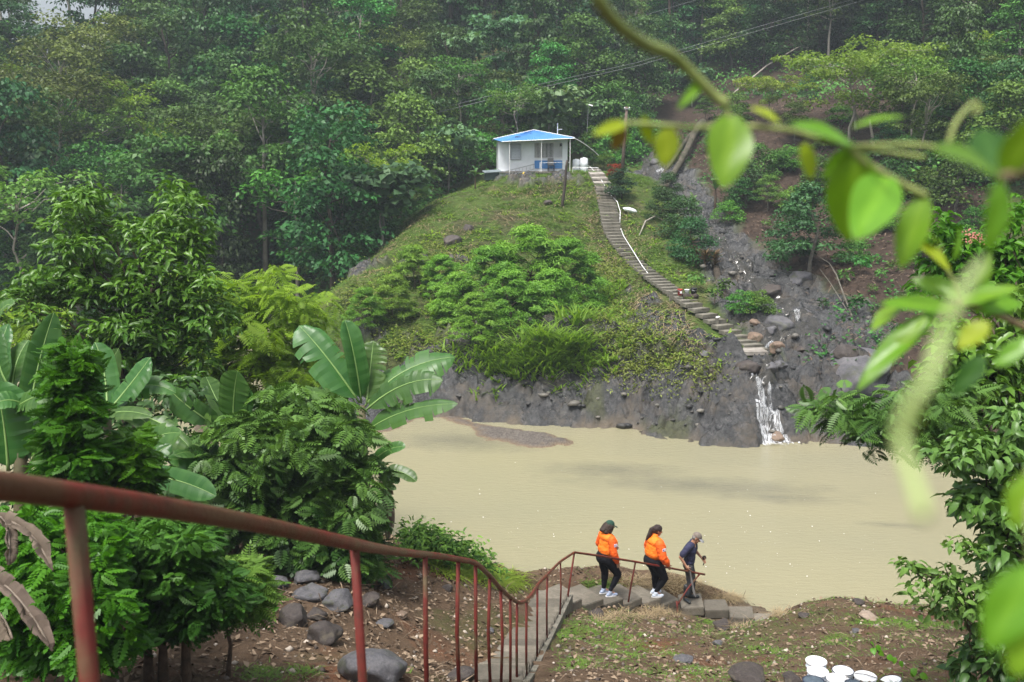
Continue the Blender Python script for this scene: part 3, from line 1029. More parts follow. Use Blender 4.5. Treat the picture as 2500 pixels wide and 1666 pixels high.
def forest():
    rng = np.random.default_rng(5)
    placed = []; made = []
    cand = []
    for _ in range(16000):
        Y = 62 + 88 * rng.random() ** 0.9
        X = (rng.random() * 2 - 1) * 0.56 * Y
        cand.append((X, Y))
    cand = np.array(cand)
    Z = H(cand[:, 0], cand[:, 1], False)
    n = 0
    for (X, Y), z in zip(cand, Z):
        if z < 0.35: continue
        px, py, d = pix((X, Y, z))
        sx = near_x(Y)
        if Y < 79 and np.interp(Y, KNX, KNV) < X < sx + 2.0: continue                 # the knoll and the stream
        if Y < 83 and 3 < X < 14: continue                           # boulders above the house
        if 1590 < px < 2180 and py > 175: continue                     # slide scar and bare slope right of the stream (planted by hand)
        if px > 1700 and py > 690: continue
        if 2080 < px < 2330 and 150 < py < 300: continue
        if px >= 2180 and py > 560 and rng.random() < 0.5: continue
        big = py < 260
        gap = 2.75 + 0.016 * (Y - 60) + (0.6 if big else 0)
        if any((X - a) ** 2 + (Y - b) ** 2 < gap * gap for a, b in placed): continue
        if py < -230 or px < -120 or px > 2620: continue
        placed.append((X, Y))
        w = rng.random()
        wet = fbm(X * 0.08, Y * 0.08, seed=3)
        if px < 900:
            ks = ['broad', 'dark', 'olive', 'vine', 'tall', 'low', 'airy', 'pale', 'lime']; pr = [.22, .24, .15, .13, .08, .08, .05, .03, .02] if py < 380 else [.2, .14, .08, .06, .02, .24, .1, .14, .02]
        elif px < 1550:
            ks = ['broad', 'low', 'shrub', 'pale', 'dark', 'vine', 'airy', 'olive', 'lime']; pr = [.2, .2, .16, .14, .08, .06, .08, .06, .02] if py > 150 else [.28, .14, .04, .04, .2, .14, .04, .12, 0]
        else:
            ks = ['broad', 'dark', 'low', 'vine', 'olive', 'airy', 'shrub', 'pale', 'lime']; pr = [.22, .2, .18, .1, .08, .08, .08, .04, .02]
        if px < 320 and Y > 97:
            if rng.random() < 0.78: continue
            ks = ['tall', 'broad']; pr = [.75, .25]
        if Y > 128 and X < -45: ks = ['tall', 'broad', 'dark']; pr = [.6, .2, .2]
        pr = np.array(pr) / sum(pr)
        k = ks[rng.choice(len(ks), p=pr)]
        s = (0.85 + 0.5 * rng.random()) * (0.9 if px > 900 and py > 200 else 1.08)
        if px > 2150 and py > 250: s *= 0.8
        if not (3 < X < 14 and Y < 88) or k in ('shrub', 'low'):
            pass
        else:
            k = 'shrub'
        c, r = place_words(px, py - 0.5 * KINDS[k][3] * s * F / d)
        size = "small " if s < 0.92 else ("big " if s > 1.2 else "")
        lab = f"{size}{KIND_WORDS[k]} {r}, {c}"
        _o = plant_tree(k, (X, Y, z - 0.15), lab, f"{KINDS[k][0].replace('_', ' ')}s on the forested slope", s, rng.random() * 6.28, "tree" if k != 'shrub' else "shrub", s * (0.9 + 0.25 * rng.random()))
        made.append((lab, px, py, _o))
        n += 1
        if n >= 395: break
    by = {}
    for m_ in made: by.setdefault(m_[0], []).append(m_)
    for lab, L in by.items():
        if len(L) == 1: continue
        L.sort(key=lambda m_: m_[1])
        k = len(L)
        words_ = {2: ["left one of two", "right one of two"], 3: ["leftmost of three", "middle one of three", "rightmost of three"]}.get(k) or ["leftmost of its kind", "second from the left", "third from the left", "fourth from the left", "fifth from the left", "sixth from the left", "seventh from the left", "eighth from the left", "ninth from the left", "tenth from the left"]
        for i, m_ in enumerate(L):
            m_[3]['label'] = f"{lab}, {words_[min(i, len(words_) - 1)]}"
    return n


print("forest trees:", forest())

# undergrowth: the unbroken low leaf cover between the trees
rng = np.random.default_rng(77)
N = 130000
Y = 60 + 95 * rng.random(N) ** 0.8; X = (rng.random(N) * 2 - 1) * 0.57 * Y
sx = near_x(Y)
pxs = 1250 + F * X / (Y * 1.0)
keep = ~((Y < 79) & (X > np.interp(Y, KNX, KNV)) & (X < sx + 1.5))
pys = 833 - F * (H(X, Y, False) + 0.5 - CAMZ + SP / CP * Y) / Y
bare = (X > sx) & (((pxs > 1590) & (pxs < 2200) & (pys > 240)) | ((pxs > 1590) & (pys > 620)))
keep &= ~bare
keep &= ~((X > 2.0) & (X < 14) & (Y < 82))
X, Y = X[keep], Y[keep]
Zg = H(X, Y, False)
ok = Zg > 0.25
X, Y, Zg = X[ok], Y[ok], Zg[ok]
n = len(X)
hgt = np.where((X < -0.36 * Y) & (Y > 100), 0.35, 1.0) * np.clip(1.1 + 1.5 * fbm(X * 0.35, Y * 0.35, octv=3, seed=8), 0.15, 3.0)
pos = np.column_stack([X, Y, Zg + hgt * rng.random(n) ** 0.6])
d = norm(np.column_stack([rng.normal(size=n), rng.normal(size=n) - 0.6, -0.35 + 0.3 * rng.normal(size=n)]))
up = norm(np.array([0, -0.4, 0.8]) + 0.45 * rng.normal(size=(n, 3)))
hgt_ = hgt
L = 0.2 + 0.2 * rng.random(n)
tint = np.clip(0.2 + 0.35 * fbm(X * 0.15, Y * 0.15, seed=12) + 0.55 * rng.random(n) * hgt / 1.5, 0, 1)
me = leaves("undergrowth", pos, d, up, L, L * 0.7, T_FAR, tint, L_MID)
tag(link("undergrowth", me), "low green undergrowth covering the forest floor between the trees", None, None, "stuff")
# ------------------------------------------------------------------ knoll: shrubs, grass, boulders
forest_kind('bush', "trifoliate_bush", [leaf_mat("leaf_bush", (0.055, 0.155, 0.014), (0.29, 0.50, 0.085), 0.33, hue=0.02, val=0.15)], 3.5, 1.9, 0.2, 'dome', 66, 0.42, 52, 0.24, B_BROWN, 0.05, limbs=18, tmpl=T_fan(3, 0.2), lw=1.0)
forest_kind('round', "round_shrub", [leaf_mat("leaf_round", (0.010, 0.032, 0.012), (0.03, 0.075, 0.028), 0.1, hue=0.01, val=0.1)], 2.0, 0.85, 0.35, 'dome', 34, 0.4, 60, 0.15, B_DARK, 0.05, limbs=8)
forest_kind('flowerbush', "flowering_bush", [leaf_mat("leaf_flowerbush", (0.02, 0.06, 0.018), (0.07, 0.15, 0.045), 0.25, old=(0.45, 0.03, 0.03))], 2.6, 1.3, 0.2, 'dome', 42, 0.5, 60, 0.17, B_BROWN, 0.05, limbs=10)
forest_kind('yellow', "yellow_green_tree", [leaf_mat("leaf_yellow", (0.09, 0.165, 0.02), (0.28, 0.37, 0.06), 0.35, hue=0.01, val=0.1, old=(0.45, 0.2, 0.03))], 6.2, 5.6, 2.4, 'umbrella', 70, 0.85, 70, 0.30, B_PALE, 0.12, limbs=34)
forest_kind('bank', "bank_tree", [leaf_mat("leaf_bank", (0.022, 0.065, 0.022), (0.08, 0.175, 0.06), 0.25)], 4.6, 1.9, 0.7, 'dome', 46, 0.6, 56, 0.24, B_GREY, 0.13, limbs=14)

for (px, py, s, lab) in [
    (1290, 745, 1.15, "largest light-green bush on the front of the knoll, its crown above all the others"),
    (1385, 750, 1.0, "light-green bush on the knoll, on the stairway side of the big bush mass"),
    (1195, 765, 0.95, "light-green bush in the middle of the bush mass below the house"),
    (1120, 790, 0.72, "light-green bush at the left end of the bush mass, above the black rock"),
    (1250, 805, 0.8, "light-green bush standing lowest in the mass, above the tall grass"),
    (1345, 790, 0.75, "light-green bush beside the tall grass tufts, low on the knoll"),
    (1160, 825, 0.6, "small light-green bush at the rock edge, left of the tall grass"),
    (1010, 700, 0.62, "isolated light-green bush high on the left flank of the knoll"),
    (960, 775, 0.6, "small light-green bush low on the left flank of the knoll"),
    (890, 790, 0.5, "smallest light-green bush at the knoll's outer left edge"),
    (1080, 720, 0.6, "light-green bush between the left flank bush and the big mass")]:
    g = G(px, py, 35, 0.1)
    plant_tree('bush', g, lab, "light-green bushes on the knoll", s, px * 0.7, "bush", s * 0.95)
g = G(1517, 487, 35, 0.05)
plant_tree('round', g, "round clipped dark-green shrub beside the top of the hillside stairway", None, 1.0, 0.3, "shrub", 0.95)
for (px, py, s, lab) in [(1620, 540, 0.8, "uppermost bush with red flowers right of the stairway"), (1665, 590, 1.0, "bush with red flowers in the middle of the row above the gully"),
                         (1690, 640, 0.95, "largest bush with red flowers, lowest of the row by the stream"), (1630, 490, 0.7, "small bush with red flowers next to the fallen trunks")]:
    plant_tree('flowerbush', G(px, py, 35, 0.1), lab, "flowering bushes between stairway and stream", s, px * 0.31, "bush", s)
for (px, py, s, k, lab, cat) in [
    (1975, 668, 1.0, 'bank', "bushy tree on a boulder at the right bank of the rocky stream", "tree"),
    (1930, 640, 0.75, 'bank', "smaller bushy tree behind the boulder tree on the right stream bank", "tree"),
    (2075, 345, 1.0, 'yellow', "wide yellow-green tree spreading over the bare red slope", "tree"),
    (1880, 290, 0.5, 'yellow', "small yellow-green tree left of the wide one on the bare slope", "tree"),
    (2245, 222, 1.05, 'dark', "dark evergreen with a bare pale trunk above the bare slope", "tree"),
    (2140, 150, 0.95, 'dark', "dark evergreen behind the wide yellow-green tree", "tree"),
    (2330, 160, 1.0, 'dark', "dark evergreen at the upper right, next to the vine-covered mound", "tree"),
    (2000, 150, 0.9, 'dark', "dark evergreen beside the misty gap in the ridge", "tree"),
    (2440, 120, 1.0, 'broad', "rounded broadleaf tree in the photo's upper right corner", "tree"),
    (2490, 260, 1.05, 'broad', "rounded broadleaf tree at the right edge, on the vine-covered mound", "tree"),
    (2390, 300, 0.85, 'shrub', "leafy shrub on the vine-covered mound, uphill side", "shrub"),
    (2300, 330, 0.9, 'low', "short bushy tree at the left of the vine-covered mound", "tree"),
    (2420, 380, 0.9, 'low', "short bushy tree low on the vine-covered mound", "tree"),
    (2250, 400, 0.7, 'shrub', "leafy shrub below the vine-covered mound, near the twin trunks", "shrub"),
    (2200, 470, 0.75, 'low', "short bushy tree behind the blurred leaves on the right slope", "tree"),
    (2330, 520, 0.8, 'low', "short bushy tree low on the right slope behind the blurred vine", "tree"),
    (2450, 470, 0.85, 'broad', "rounded broadleaf tree at the right edge, midway down the slope", "tree"),
    (1820, 500, 0.6, 'bank', "bushy tree on the bare slope beside the slope banana plant", "tree"),
    (1780, 545, 0.5, 'shrub', "leafy shrub at the stream's left turn under the bare slope", "shrub"),
    (1900, 420, 0.55, 'shrub', "low leafy shrub on the bare red slope below the wide tree", "shrub"),
    (1800, 300, 0.5, 'shrub', "low leafy shrub high on the bare slope by the fallen trunks", "shrub"),
    (1990, 480, 0.5, 'shrub', "low leafy shrub on bare soil above the boulder tree", "shrub"),
    (2130, 560, 0.6, 'shrub', "low leafy shrub on bare soil behind the hanging blurred leaf", "shrub"),
    (2080, 640, 0.45, 'shrub', "low leafy shrub right of the boulder tree on brown soil", "shrub"),
    (1850, 770, 0.42, 'shrub', "bright low shrub on the small green mound beside the stream", "shrub"),
    (1810, 760, 0.36, 'shrub', "bright low shrub at the left end of the green mound by the stream", "shrub"),
    (1710, 160, 0.9, 'tall', "tall open tree standing beside the misty gap", "tree"),
    (1640, 230, 0.9, 'dark', "dark evergreen above the slide scar, left of the misty gap", "tree"),
    (1690, 260, 0.7, 'pale', "pale large-leaved tree above the slide scar", "tree"),
    (1450, 380, 0.8, 'shrub', "leafy shrub right behind the blue-roofed house", "shrub"),
    (1500, 360, 0.8, 'low', "short bushy tree behind the utility pole", "tree"),
    (1420, 350, 0.7, 'pale', "pale large-leaved tree behind the house's right corner", "tree"),
]:
    if py < 420 and px < 1750: g = G(px, py, 76, 0.15)
    else: g = G(px, py, 35, 0.15)
    plant_tree(k, g, lab, None, s, px * 0.37, cat, s)

_rs = np.random.default_rng(71); _done = []; _lab = {}
for _ in range(400):
    px, py = _rs.uniform(1650, 2420), _rs.uniform(215, 650)
    if len(_done) >= 34 or any((px - a) ** 2 + (py - b_) ** 2 < 62 ** 2 for a, b_ in _done): continue
    if 1820 < px < 2130 and 560 < py: continue
    if px < 1740 and py > 300: continue
    if 1760 < px < 1860 and 300 < py < 420: continue
    g = G(px, py, 50, 0.1)
    if g.x < near_x(g.y) + 2.2: continue
    _done.append((px, py))
    k = ['shrub', 'low', 'bank', 'shrub', 'broad'][len(_done) % 5]
    row = "high on the bare slope" if py < 330 else ("midway down the bare slope" if py < 470 else "low on the bare slope")
    nb = "under the wide yellow-green tree" if 1900 < px < 2250 and py < 420 else ("near the fallen trunks" if px < 1900 else ("above the boulder tree" if px < 2120 else "below the vine-covered mound"))
    s_ = (0.34 + 0.28 * _rs.random()) * (0.75 if k == 'broad' else 1.0)
    _o = plant_tree(k, g, f"{'tiny' if s_ < 0.44 else 'small'} {['leafy', 'rounded', 'bushy', 'spreading', 'upright'][len(_done) % 5]} plant {row}, {nb}", "plants regrowing on the bare slope", s_, px * 0.7, "shrub", s_)
    _lab.setdefault(_o["label"], []).append((px, _o))

for _l, _v in _lab.items():
    if len(_v) > 1:
        _v.sort(key=lambda q_: q_[0])
        for i, (px, _o) in enumerate(_v):
            _o['label'] = _l + ", " + (["left one", "right one"] if len(_v) == 2 else ["left one", "middle one", "right one", "rightmost one"])[min(i, 3)]

# little plants dotted over the bare right slope and the lawn beside the stairway
rng = np.random.default_rng(31)
sp_pts = [(2180, 668), (2150, 690), (2225, 655), (2130, 720), (2090, 770), (2220, 730), (2280, 640), (1700, 710), (1790, 765), (1770, 720), (1690, 660), (1745, 745), (2100, 670), (2010, 760), (2060, 700), (1960, 560), (2050, 540), (1870, 560)]
seed_me = None
for i, (px, py) in enumerate(sp_pts):
    g = G(px, py, 35, 0.02)
    if seed_me is None:
        cs = np.array([(0, 0, 0.3), (0.12, 0.05, 0.5), (-0.1, 0.06, 0.42), (0.03, -0.12, 0.62)]); rs = np.full((4, 3), 0.22)
        p, d, u, t = clump_leaves(rng, cs, rs, 16, 0.3)
        seed_me = leaves("sapling_leaves", p, d, u, 0.2, 0.1, T_quad(), t, L_MID)
        stem_me = MB().tube([(0, 0, -0.1), (0.02, 0, 0.3), (0.03, -0.05, 0.6)], [0.02, 0.015, 0.008], 5).mesh("sapling_stem", B_BROWN)
    where = "on the lawn beside the stairway" if px < 1800 else "on the bare slope right of the stream"
    peers = sorted([q_ for q_ in sp_pts if (q_[0] < 1800) == (px < 1800)])
    nth = ["leftmost", "second", "third", "fourth", "fifth", "sixth", "seventh", "eighth", "ninth", "tenth", "eleventh", "twelfth", "thirteenth", "fourteenth"][peers.index((px, py))]
    r = thing("sapling", f"small sapling {where}, {nth} from the left" if nth != "leftmost" else f"small sapling {where}, the leftmost", "sapling", g, i * 1.3, "saplings dotted over the open soil")
    link("leaves", seed_me, r); link("stem", stem_me, r)
    s = 0.7 + 0.6 * rng.random(); r.scale = (s, s, s)

# cordylines at the foot of the flowering bushes
cord_mat = leaf_mat("leaf_cordyline", (0.05, 0.035, 0.02), (0.16, 0.10, 0.045), 0.2, hue=0.01)
for i, (px, py) in enumerate([(1700, 655), (1722, 660), (1745, 662)]):
    g = G(px, py, 35, 0.02)
    r = thing("cordyline_plant", ["tuft of brown-red spiky leaves under the flowering bushes, uphill one", "tuft of brown-red spiky leaves in the middle of the three", "tuft of brown-red spiky leaves nearest to the streambed"][i], "plant", g, i, "spiky plants below the flowering bushes")
    n = 46; a = rng.random(n) * 6.28
    p = np.column_stack([np.zeros(n), np.zeros(n), 0.35 + 0.6 * rng.random(n)])
    d = np.column_stack([np.cos(a), np.sin(a), 0.9 + 0.8 * rng.random(n)])
    link("leaves", leaves("cordyline_leaves", p, d, np.tile([0, 0, 1.0], (n, 1)) + 0.01, 0.7, 0.09, T_blade(3, 0.5), rng.random(n), cord_mat), r)
    MB().tube([(0, 0, -0.1), (0, 0, 0.9)], 0.03, 5).build("stem", B_BROWN, r)


def grass_patch(name, label, X, Y, hgt, wid, mat, rng, bend=0.5, seg=2, lean=0.5, zoff=0.0, tmpl=None):
    n = len(X)
    Z = H(X, Y) + zoff
    a = rng.random(n) * 6.28
    d = np.column_stack([np.cos(a) * lean, np.sin(a) * lean, 0.6 + 0.5 * rng.random(n)])
    up = np.column_stack([-np.cos(a), -np.sin(a), np.full(n, 0.4)])
    me = leaves(name, np.column_stack([X, Y, Z - 0.02]), d, up, hgt, wid, tmpl or T_blade(seg, bend), np.clip(0.25 + 0.6 * rng.random(n), 0, 1), mat)
    return tag(link(name, me), label, None, None, "stuff")


rng = np.random.default_rng(41)
N = 150000
Xg = rng.uniform(-10.5, 17, N); Yg = rng.uniform(39, 76, N)
zb = H_far(Xg, Yg, False)
rk, so, sd, bk = far_masks(Xg, Yg, zb)
nx_ = near_x(Yg)
kn = (Xg < nx_) & (rk < 0.35) & (zb > 0.8) & (sd > 0.3)
dens = np.clip(1.0 - so * 0.8, 0, 1)
ok = kn & (rng.random(N) < dens)
dry = fbm(Xg * 0.45, Yg * 0.45, octv=4, seed=22) + 0.25 * vnoise(Xg * 2, Yg * 2, seed=23)
gr = ok & (dry < 0.24); st = ok & (dry >= 0.24) & (rng.random(N) < 0.6)
grass_patch("knoll_grass", "short green grass covering the knoll", Xg[gr], Yg[gr], 0.16 + 0.26 * rng.random(gr.sum()) * (1 + vnoise(Xg[gr] * 1.3, Yg[gr] * 1.3, seed=29)), 0.06, L_GRASS, rng, 0.6, 1, 0.8)
grass_patch("dry_grass", "straw-coloured dry grass in patches on the knoll", Xg[st], Yg[st], 0.22 + 0.2 * rng.random(st.sum()), 0.05, L_STRAW, rng, 0.6, 1, 1.2)
# straw along the stairway
cx, cy = [], []
for (px, py, rx, ry) in [(1430, 640, 40, 70), (1560, 740, 40, 30), (1100, 560, 60, 40), (1200, 530, 70, 30), (1040, 520, 30, 40), (1520, 560, 30, 50), (1650, 810, 40, 20), (1500, 670, 20, 40), (960, 590, 40, 24), (1010, 540, 30, 20), (1340, 470, 60, 24), (1430, 480, 24, 40), (1290, 520, 60, 30), (1100, 620, 50, 24), (900, 660, 40, 20), (1440, 560, 30, 50), (1480, 620, 24, 40), (1620, 770, 40, 24), (1700, 830, 30, 14), (1560, 600, 24, 50), (1250, 470, 60, 14)]:
    for _ in range(36):
        g = G(px + rx * rng.normal() * 0.6, py + ry * rng.normal() * 0.6, 38)
        for __ in range(9):
            cx.append(g.x + 0.25 * rng.normal()); cy.append(g.y + 0.3 * rng.normal())
cx, cy = np.array(cx), np.array(cy)
grass_patch("straw_tufts", "tufts of long bleached straw beside the stairway and on the knoll", cx, cy, 0.35 + 0.25 * rng.random(len(cx)), 0.05, L_STRAW, rng, 0.8, 2, 1.3)
# rank lime-green tall grass
cx, cy, hh = [], [], []
for (px, py, k, h) in [(1205, 895, 12, 1.3), (1175, 860, 8, 1.0), (1330, 880, 16, 1.7), (1360, 850, 14, 1.6), (1395, 800, 12, 1.6), (1375, 860, 12, 1.4), (1270, 890, 8, 1.2), (1490, 905, 5, 0.9), (1310, 850, 10, 1.5), (1290, 920, 4, 0.8), (1350, 880, 18, 1.5), (1310, 900, 14, 1.2), (1250, 905, 12, 1.1), (1420, 850, 14, 1.2), (1440, 880, 10, 0.9), (1400, 900, 8, 0.9), (1120, 880, 8, 0.9), (1040, 900, 5, 0.6), (1180, 960, 3, 0.5), (1400, 960, 3, 0.4), (1080, 770, 10, 1.2), (1500, 790, 8, 0.8), (1560, 830, 8, 0.6), (1460, 730, 12, 0.9), (1440, 700, 8, 1.0), (1230, 870, 8, 1.3), (1480, 700, 10, 0.7), (1420, 760, 10, 1.0)]:
    for _ in range(k):
        g = G(px + 22 * rng.normal(), py + 9 * rng.normal(), 38)
        for __ in range(15):
            cx.append(g.x + 0.16 * rng.normal()); cy.append(g.y + 0.13 * rng.normal()); hh.append(h * (0.55 + 0.55 * rng.random()))
grass_patch("tall_grass", "tall lime-green grass tufts above the black rock", np.array(cx), np.array(cy), np.array(hh), 0.1, L_TALL, rng, 0.55, 3, 0.42)
cx, cy, hh = [], [], []
rk_ = np.random.default_rng(17)
for _ in range(330):
    px, py = rk_.uniform(880, 1800), rk_.uniform(440, 880)
    g = G(px, py, 38)
    if g.x > near_x(g.y) - 1.5 or g.z < 1.6: continue
    for __ in range(16):
        cx.append(g.x + 0.2 * rk_.normal()); cy.append(g.y + 0.2 * rk_.normal()); hh.append(0.3 + 0.45 * rk_.random())
grass_patch("rough_grass", "rough tufts of yellow-green grass standing over the knoll", np.array(cx), np.array(cy), np.array(hh), 0.075, L_TALL, rng, 0.7, 2, 0.9)
# olive scrub over the right half of the front slope
cx, cy, hh = [], [], []
for (px, py, rx, ry, k) in [(1480, 660, 60, 30, 70), (1540, 810, 70, 36, 100), (1660, 880, 50, 14, 30), (1600, 885, 70, 16, 70), (1470, 850, 40, 30, 40), (1720, 918, 40, 8, 24), (900, 740, 70, 50, 70), (1000, 840, 60, 30, 50), (1480, 780, 40, 30, 50), (1080, 640, 70, 50, 60), (1540, 900, 60, 14, 40)]:
    for _ in range(k):
        g = G(px + rx * rng.normal() * 0.6, py + ry * rng.normal() * 0.6, 38)
        for __ in range(20):
            cx.append(g.x + 0.4 * rng.normal()); cy.append(g.y + 0.4 * rng.normal()); hh.append(rng.random() ** 1.6)
cx, cy, hh = np.array(cx), np.array(cy), np.array(hh)
Z = H(cx, cy); n = len(cx)
okz = Z > 0.9
cx, cy, hh, Z = cx[okz], cy[okz], hh[okz], Z[okz]; n = len(cx)
me = leaves("scrub", np.column_stack([cx, cy, Z + 0.28 * hh]), rnd_dir(rng, n) * [1, 1, 0.5], np.array([0, -0.3, 0.9]) + 0.5 * rng.normal(size=(n, 3)), 0.10 + 0.07 * rng.random(n), 0.07, T_FAR, np.clip(hh * 0.6 + 0.4 * rng.random(n), 0, 1),
            leaf_mat("leaf_scrub", (0.075, 0.105, 0.018), (0.24, 0.29, 0.06), 0.3, hue=0.0, val=0.0))
tag(link("scrub", me), "low olive scrub on the knoll's lower slope", None, None, "stuff")

# litter of twigs and leaves over the bare right slope
N = 16000
Xl = rng.uniform(8, 36, N); Yl = rng.uniform(38, 92, N)
ok = (Xl > near_x(Yl) + 2) & (Xl < 0.55 * Yl)
Xl, Yl = Xl[ok], Yl[ok]; n = len(Xl)
Zl = H(Xl, Yl)
Zl = np.where((Xl > AX1 - 1) | (Yl > AY1 - 1), H_outer(Xl, Yl), Zl)
d = norm(np.column_stack([rng.normal(size=(n, 2)), 0.4 + 0.3 * rng.normal(size=n)]))
me = leaves("leaf_litter", np.column_stack([Xl, Yl, Zl + 0.01]), d, np.array([0, -0.4, 1]) + 0.3 * rng.normal(size=(n, 3)), 0.15 + 0.3 * rng.random(n), 0.06, T_FAR, rng.random(n),
            leaf_mat("leaf_slope_litter", (0.03, 0.022, 0.016), (0.17, 0.125, 0.09), 0.0, rough=0.9, hue=0.0, val=0.0))
tag(link("leaf_litter", me), "brown litter of dead leaves and twigs on the bare slope", None, None, "stuff")

# low weeds scattered over the bare slope and between the stream rocks
cx, cy = [], []
for _ in range(420):
    px, py = rng.uniform(1640, 2420), rng.uniform(230, 900)
    if fbm(np.array(px * 0.008), np.array(py * 0.008), octv=3, seed=66) < -0.1: continue
    g = G(px, py, 40)
    if g.x < near_x(g.y) + 1.5: continue
    for __ in range(rng.integers(12, 40)):
        cx.append(g.x + 0.35 * rng.normal()); cy.append(g.y + 0.35 * rng.normal())
cx, cy = np.array(cx), np.array(cy); n = len(cx)
Z = np.where((cx > AX1 - 1) | (cy > AY1 - 1), H_outer(cx, cy), H(cx, cy))
me = leaves("slope_weeds", np.column_stack([cx, cy, Z + 0.4 * rng.random(n) ** 1.5]), rnd_dir(rng, n) * [1, 1, 0.4], np.array([0, -0.3, 0.9]) + 0.5 * rng.normal(size=(n, 3)), 0.15 + 0.13 * rng.random(n), 0.11, T_FAR, rng.random(n), L_MID)
tag(link("slope_weeds", me), "low green weeds scattered over the bare slope", None, None, "stuff")

# ------------------------------------------------------------------ boulders
ROCKS = {}


def rock_mat(name, a, b_, moss=(0.06, 0.065, 0.03), mfac=0.6):
    m, nt, b = new_mat(name)
    c = mixc(nt, noise_fac(nt, 2.2, 8, 0.7, 0.35, 0.65), a, b_)
    c = mixc(nt, noise_fac(nt, 14, 6, 0.75, 0.35, 0.7), c, mixc(nt, 1.0, c, (0.55, 0.55, 0.56), 'MULTIPLY'))
    ms = noise_fac(nt, 1.3, 6, 0.7, mfac - 0.08, mfac + 0.1)
    nt.links.new(mixc(nt, ms, c, moss), b.inputs["Base Color"])
    b.inputs["Roughness"].default_value = 0.62; b.inputs["Specular IOR Level"].default_value = 0.35
    bump(nt, b, noise_fac(nt, 9, 10, 0.75, 0, 1), 0.7, 0.03)
    return m


R_GREY = rock_mat("rock_grey", (0.15, 0.145, 0.15), (0.075, 0.075, 0.085))
R_DARK = rock_mat("rock_dark", (0.085, 0.07, 0.062), (0.045, 0.037, 0.035), (0.10, 0.085, 0.06))
R_TAN = rock_mat("rock_tan", (0.27, 0.19, 0.13), (0.15, 0.11, 0.085))
R_PALE = rock_mat("rock_pale", (0.42, 0.33, 0.25), (0.30, 0.24, 0.19), (0.33, 0.22, 0.15))


def rock_mesh(seed, sub=4, flat=0.7, planes=7, rough=0.14):
    rng = np.random.default_rng(seed)
    bm = bmesh.new(); bmesh.ops.create_icosphere(bm, subdivisions=sub, radius=1.0)
    co = np.array([v.co[:] for v in bm.verts])
    for _ in range(planes):
        nrm = norm(rng.normal(size=3)); h = rng.uniform(0.55, 0.85)
        dd = co @ nrm - h
        co = co - np.where(dd > 0, dd * 0.85, 0)[:, None] * nrm
    f = fbm(co[:, 0] * 1.3 + seed, co[:, 1] * 1.3, co[:, 2] * 1.3, 5, seed)
    co = co * (1 + rough * f)[:, None]
    co[:, 2] *= flat
    for v, c in zip(bm.verts, co): v.co = c
    me = bpy.data.meshes.new("boulder"); bm.to_mesh(me); bm.free()
    me.polygons.foreach_set("use_smooth", np.ones(len(me.polygons), bool))
    return me


def boulder(px, py, wpx, label, mat, seed, group=None, dmin=2.0, hr=0.75, asp=1.0, rz=None, sinkf=0.25, name="boulder"):
    """a rock whose visible foot is at (px,py) and whose width is wpx photograph pixels"""
    g = G(px, py, dmin)
    d = pix(g)[2]
    r = wpx / F * d / 2
    me = rock_mesh(seed, 4 if wpx > 40 else 3, 1.0, 8)
    me.materials.append(mat)
    o = link(name, me, None, (g.x, g.y + r * 0.5 * asp, g.z + r * hr * (1 - 2 * sinkf) * 0.6), (0, 0, seed * 1.7 if rz is None else rz))
    o.scale = (r, r * asp, r * hr)
    tag(o, label, "boulder" if wpx > 45 else "rock", group)
    return o


for a in [
    (1690, 985 - 150, 70, "none", None)][:0]: pass
for (px, py, w, lab, mat, sd) in [
    (1905, 805, 74, "large cracked dark boulder in the middle of the stream bed", R_GREY, 3), (1882, 812, 38, "angular grey rock leaning on the large cracked boulder", R_GREY, 4),
    (1900, 858, 46, "rounded tan boulder by the foot of the hillside stairway", R_TAN, 5), (1905, 898, 42, "pale grey boulder between the concrete slab and the waterfall", R_GREY, 6),
    (1845, 835, 44, "brown boulder just above the concrete slab", R_TAN, 7), (1843, 795, 30, "tan rock under the green mound at the stream's edge", R_TAN, 8),
    (1880, 770, 26, "small round grey rock below the green mound", R_GREY, 9), (1995, 845, 40, "dark rock at the right side of the stream bed, low in the row", R_DARK, 10),
    (2050, 820, 44, "dark boulder under the fallen branches right of the stream", R_DARK, 11), (1885, 905, 36, "low grey rock beside the pale boulder at the fall's lip", R_GREY, 12),
    (1960, 860, 34, "mossy dark rock midway across the stream bed", R_DARK, 13), (1890, 720, 50, "dark boulder at the shallow pool below the green mound's upper end", R_DARK, 14),
    (2070, 870, 60, "steep dark boulder at the right edge of the rock shelf", R_DARK, 15), (1960, 690, 60, "pale boulder under the bushy tree's trunk", R_GREY, 16),
    (2220, 830, 48, "flat pale orange rock lying on the bare slope at the right", R_PALE, 17), (2105, 950, 200, "broad grey rock hump right of the waterfall", R_GREY, 18),
    (1142, 562, 32, "dark rock in the grass on the knoll's upper left", R_DARK, 19), (1105, 600, 50, "dark mossy outcrop on the knoll's left flank", R_DARK, 20), (1340, 500, 26, "clod of dark earth on the lawn below the house", R_DARK, 21),
    (1720, 870, 26, "small grey rock in the scrub left of the concrete slab", R_GREY, 22), (1900, 1078, 42, "brown rock standing in the waterfall's right side", R_TAN, 23),
    (1965, 775, 50, "flat grey rock in the wet upper stream bed", R_GREY, 24), (1830, 910, 60, "mossy dark block at the brink left of the waterfall", R_DARK, 25)]:
    boulder(px, py, w, lab, mat, sd, "rocks of the stream and knoll", 36)
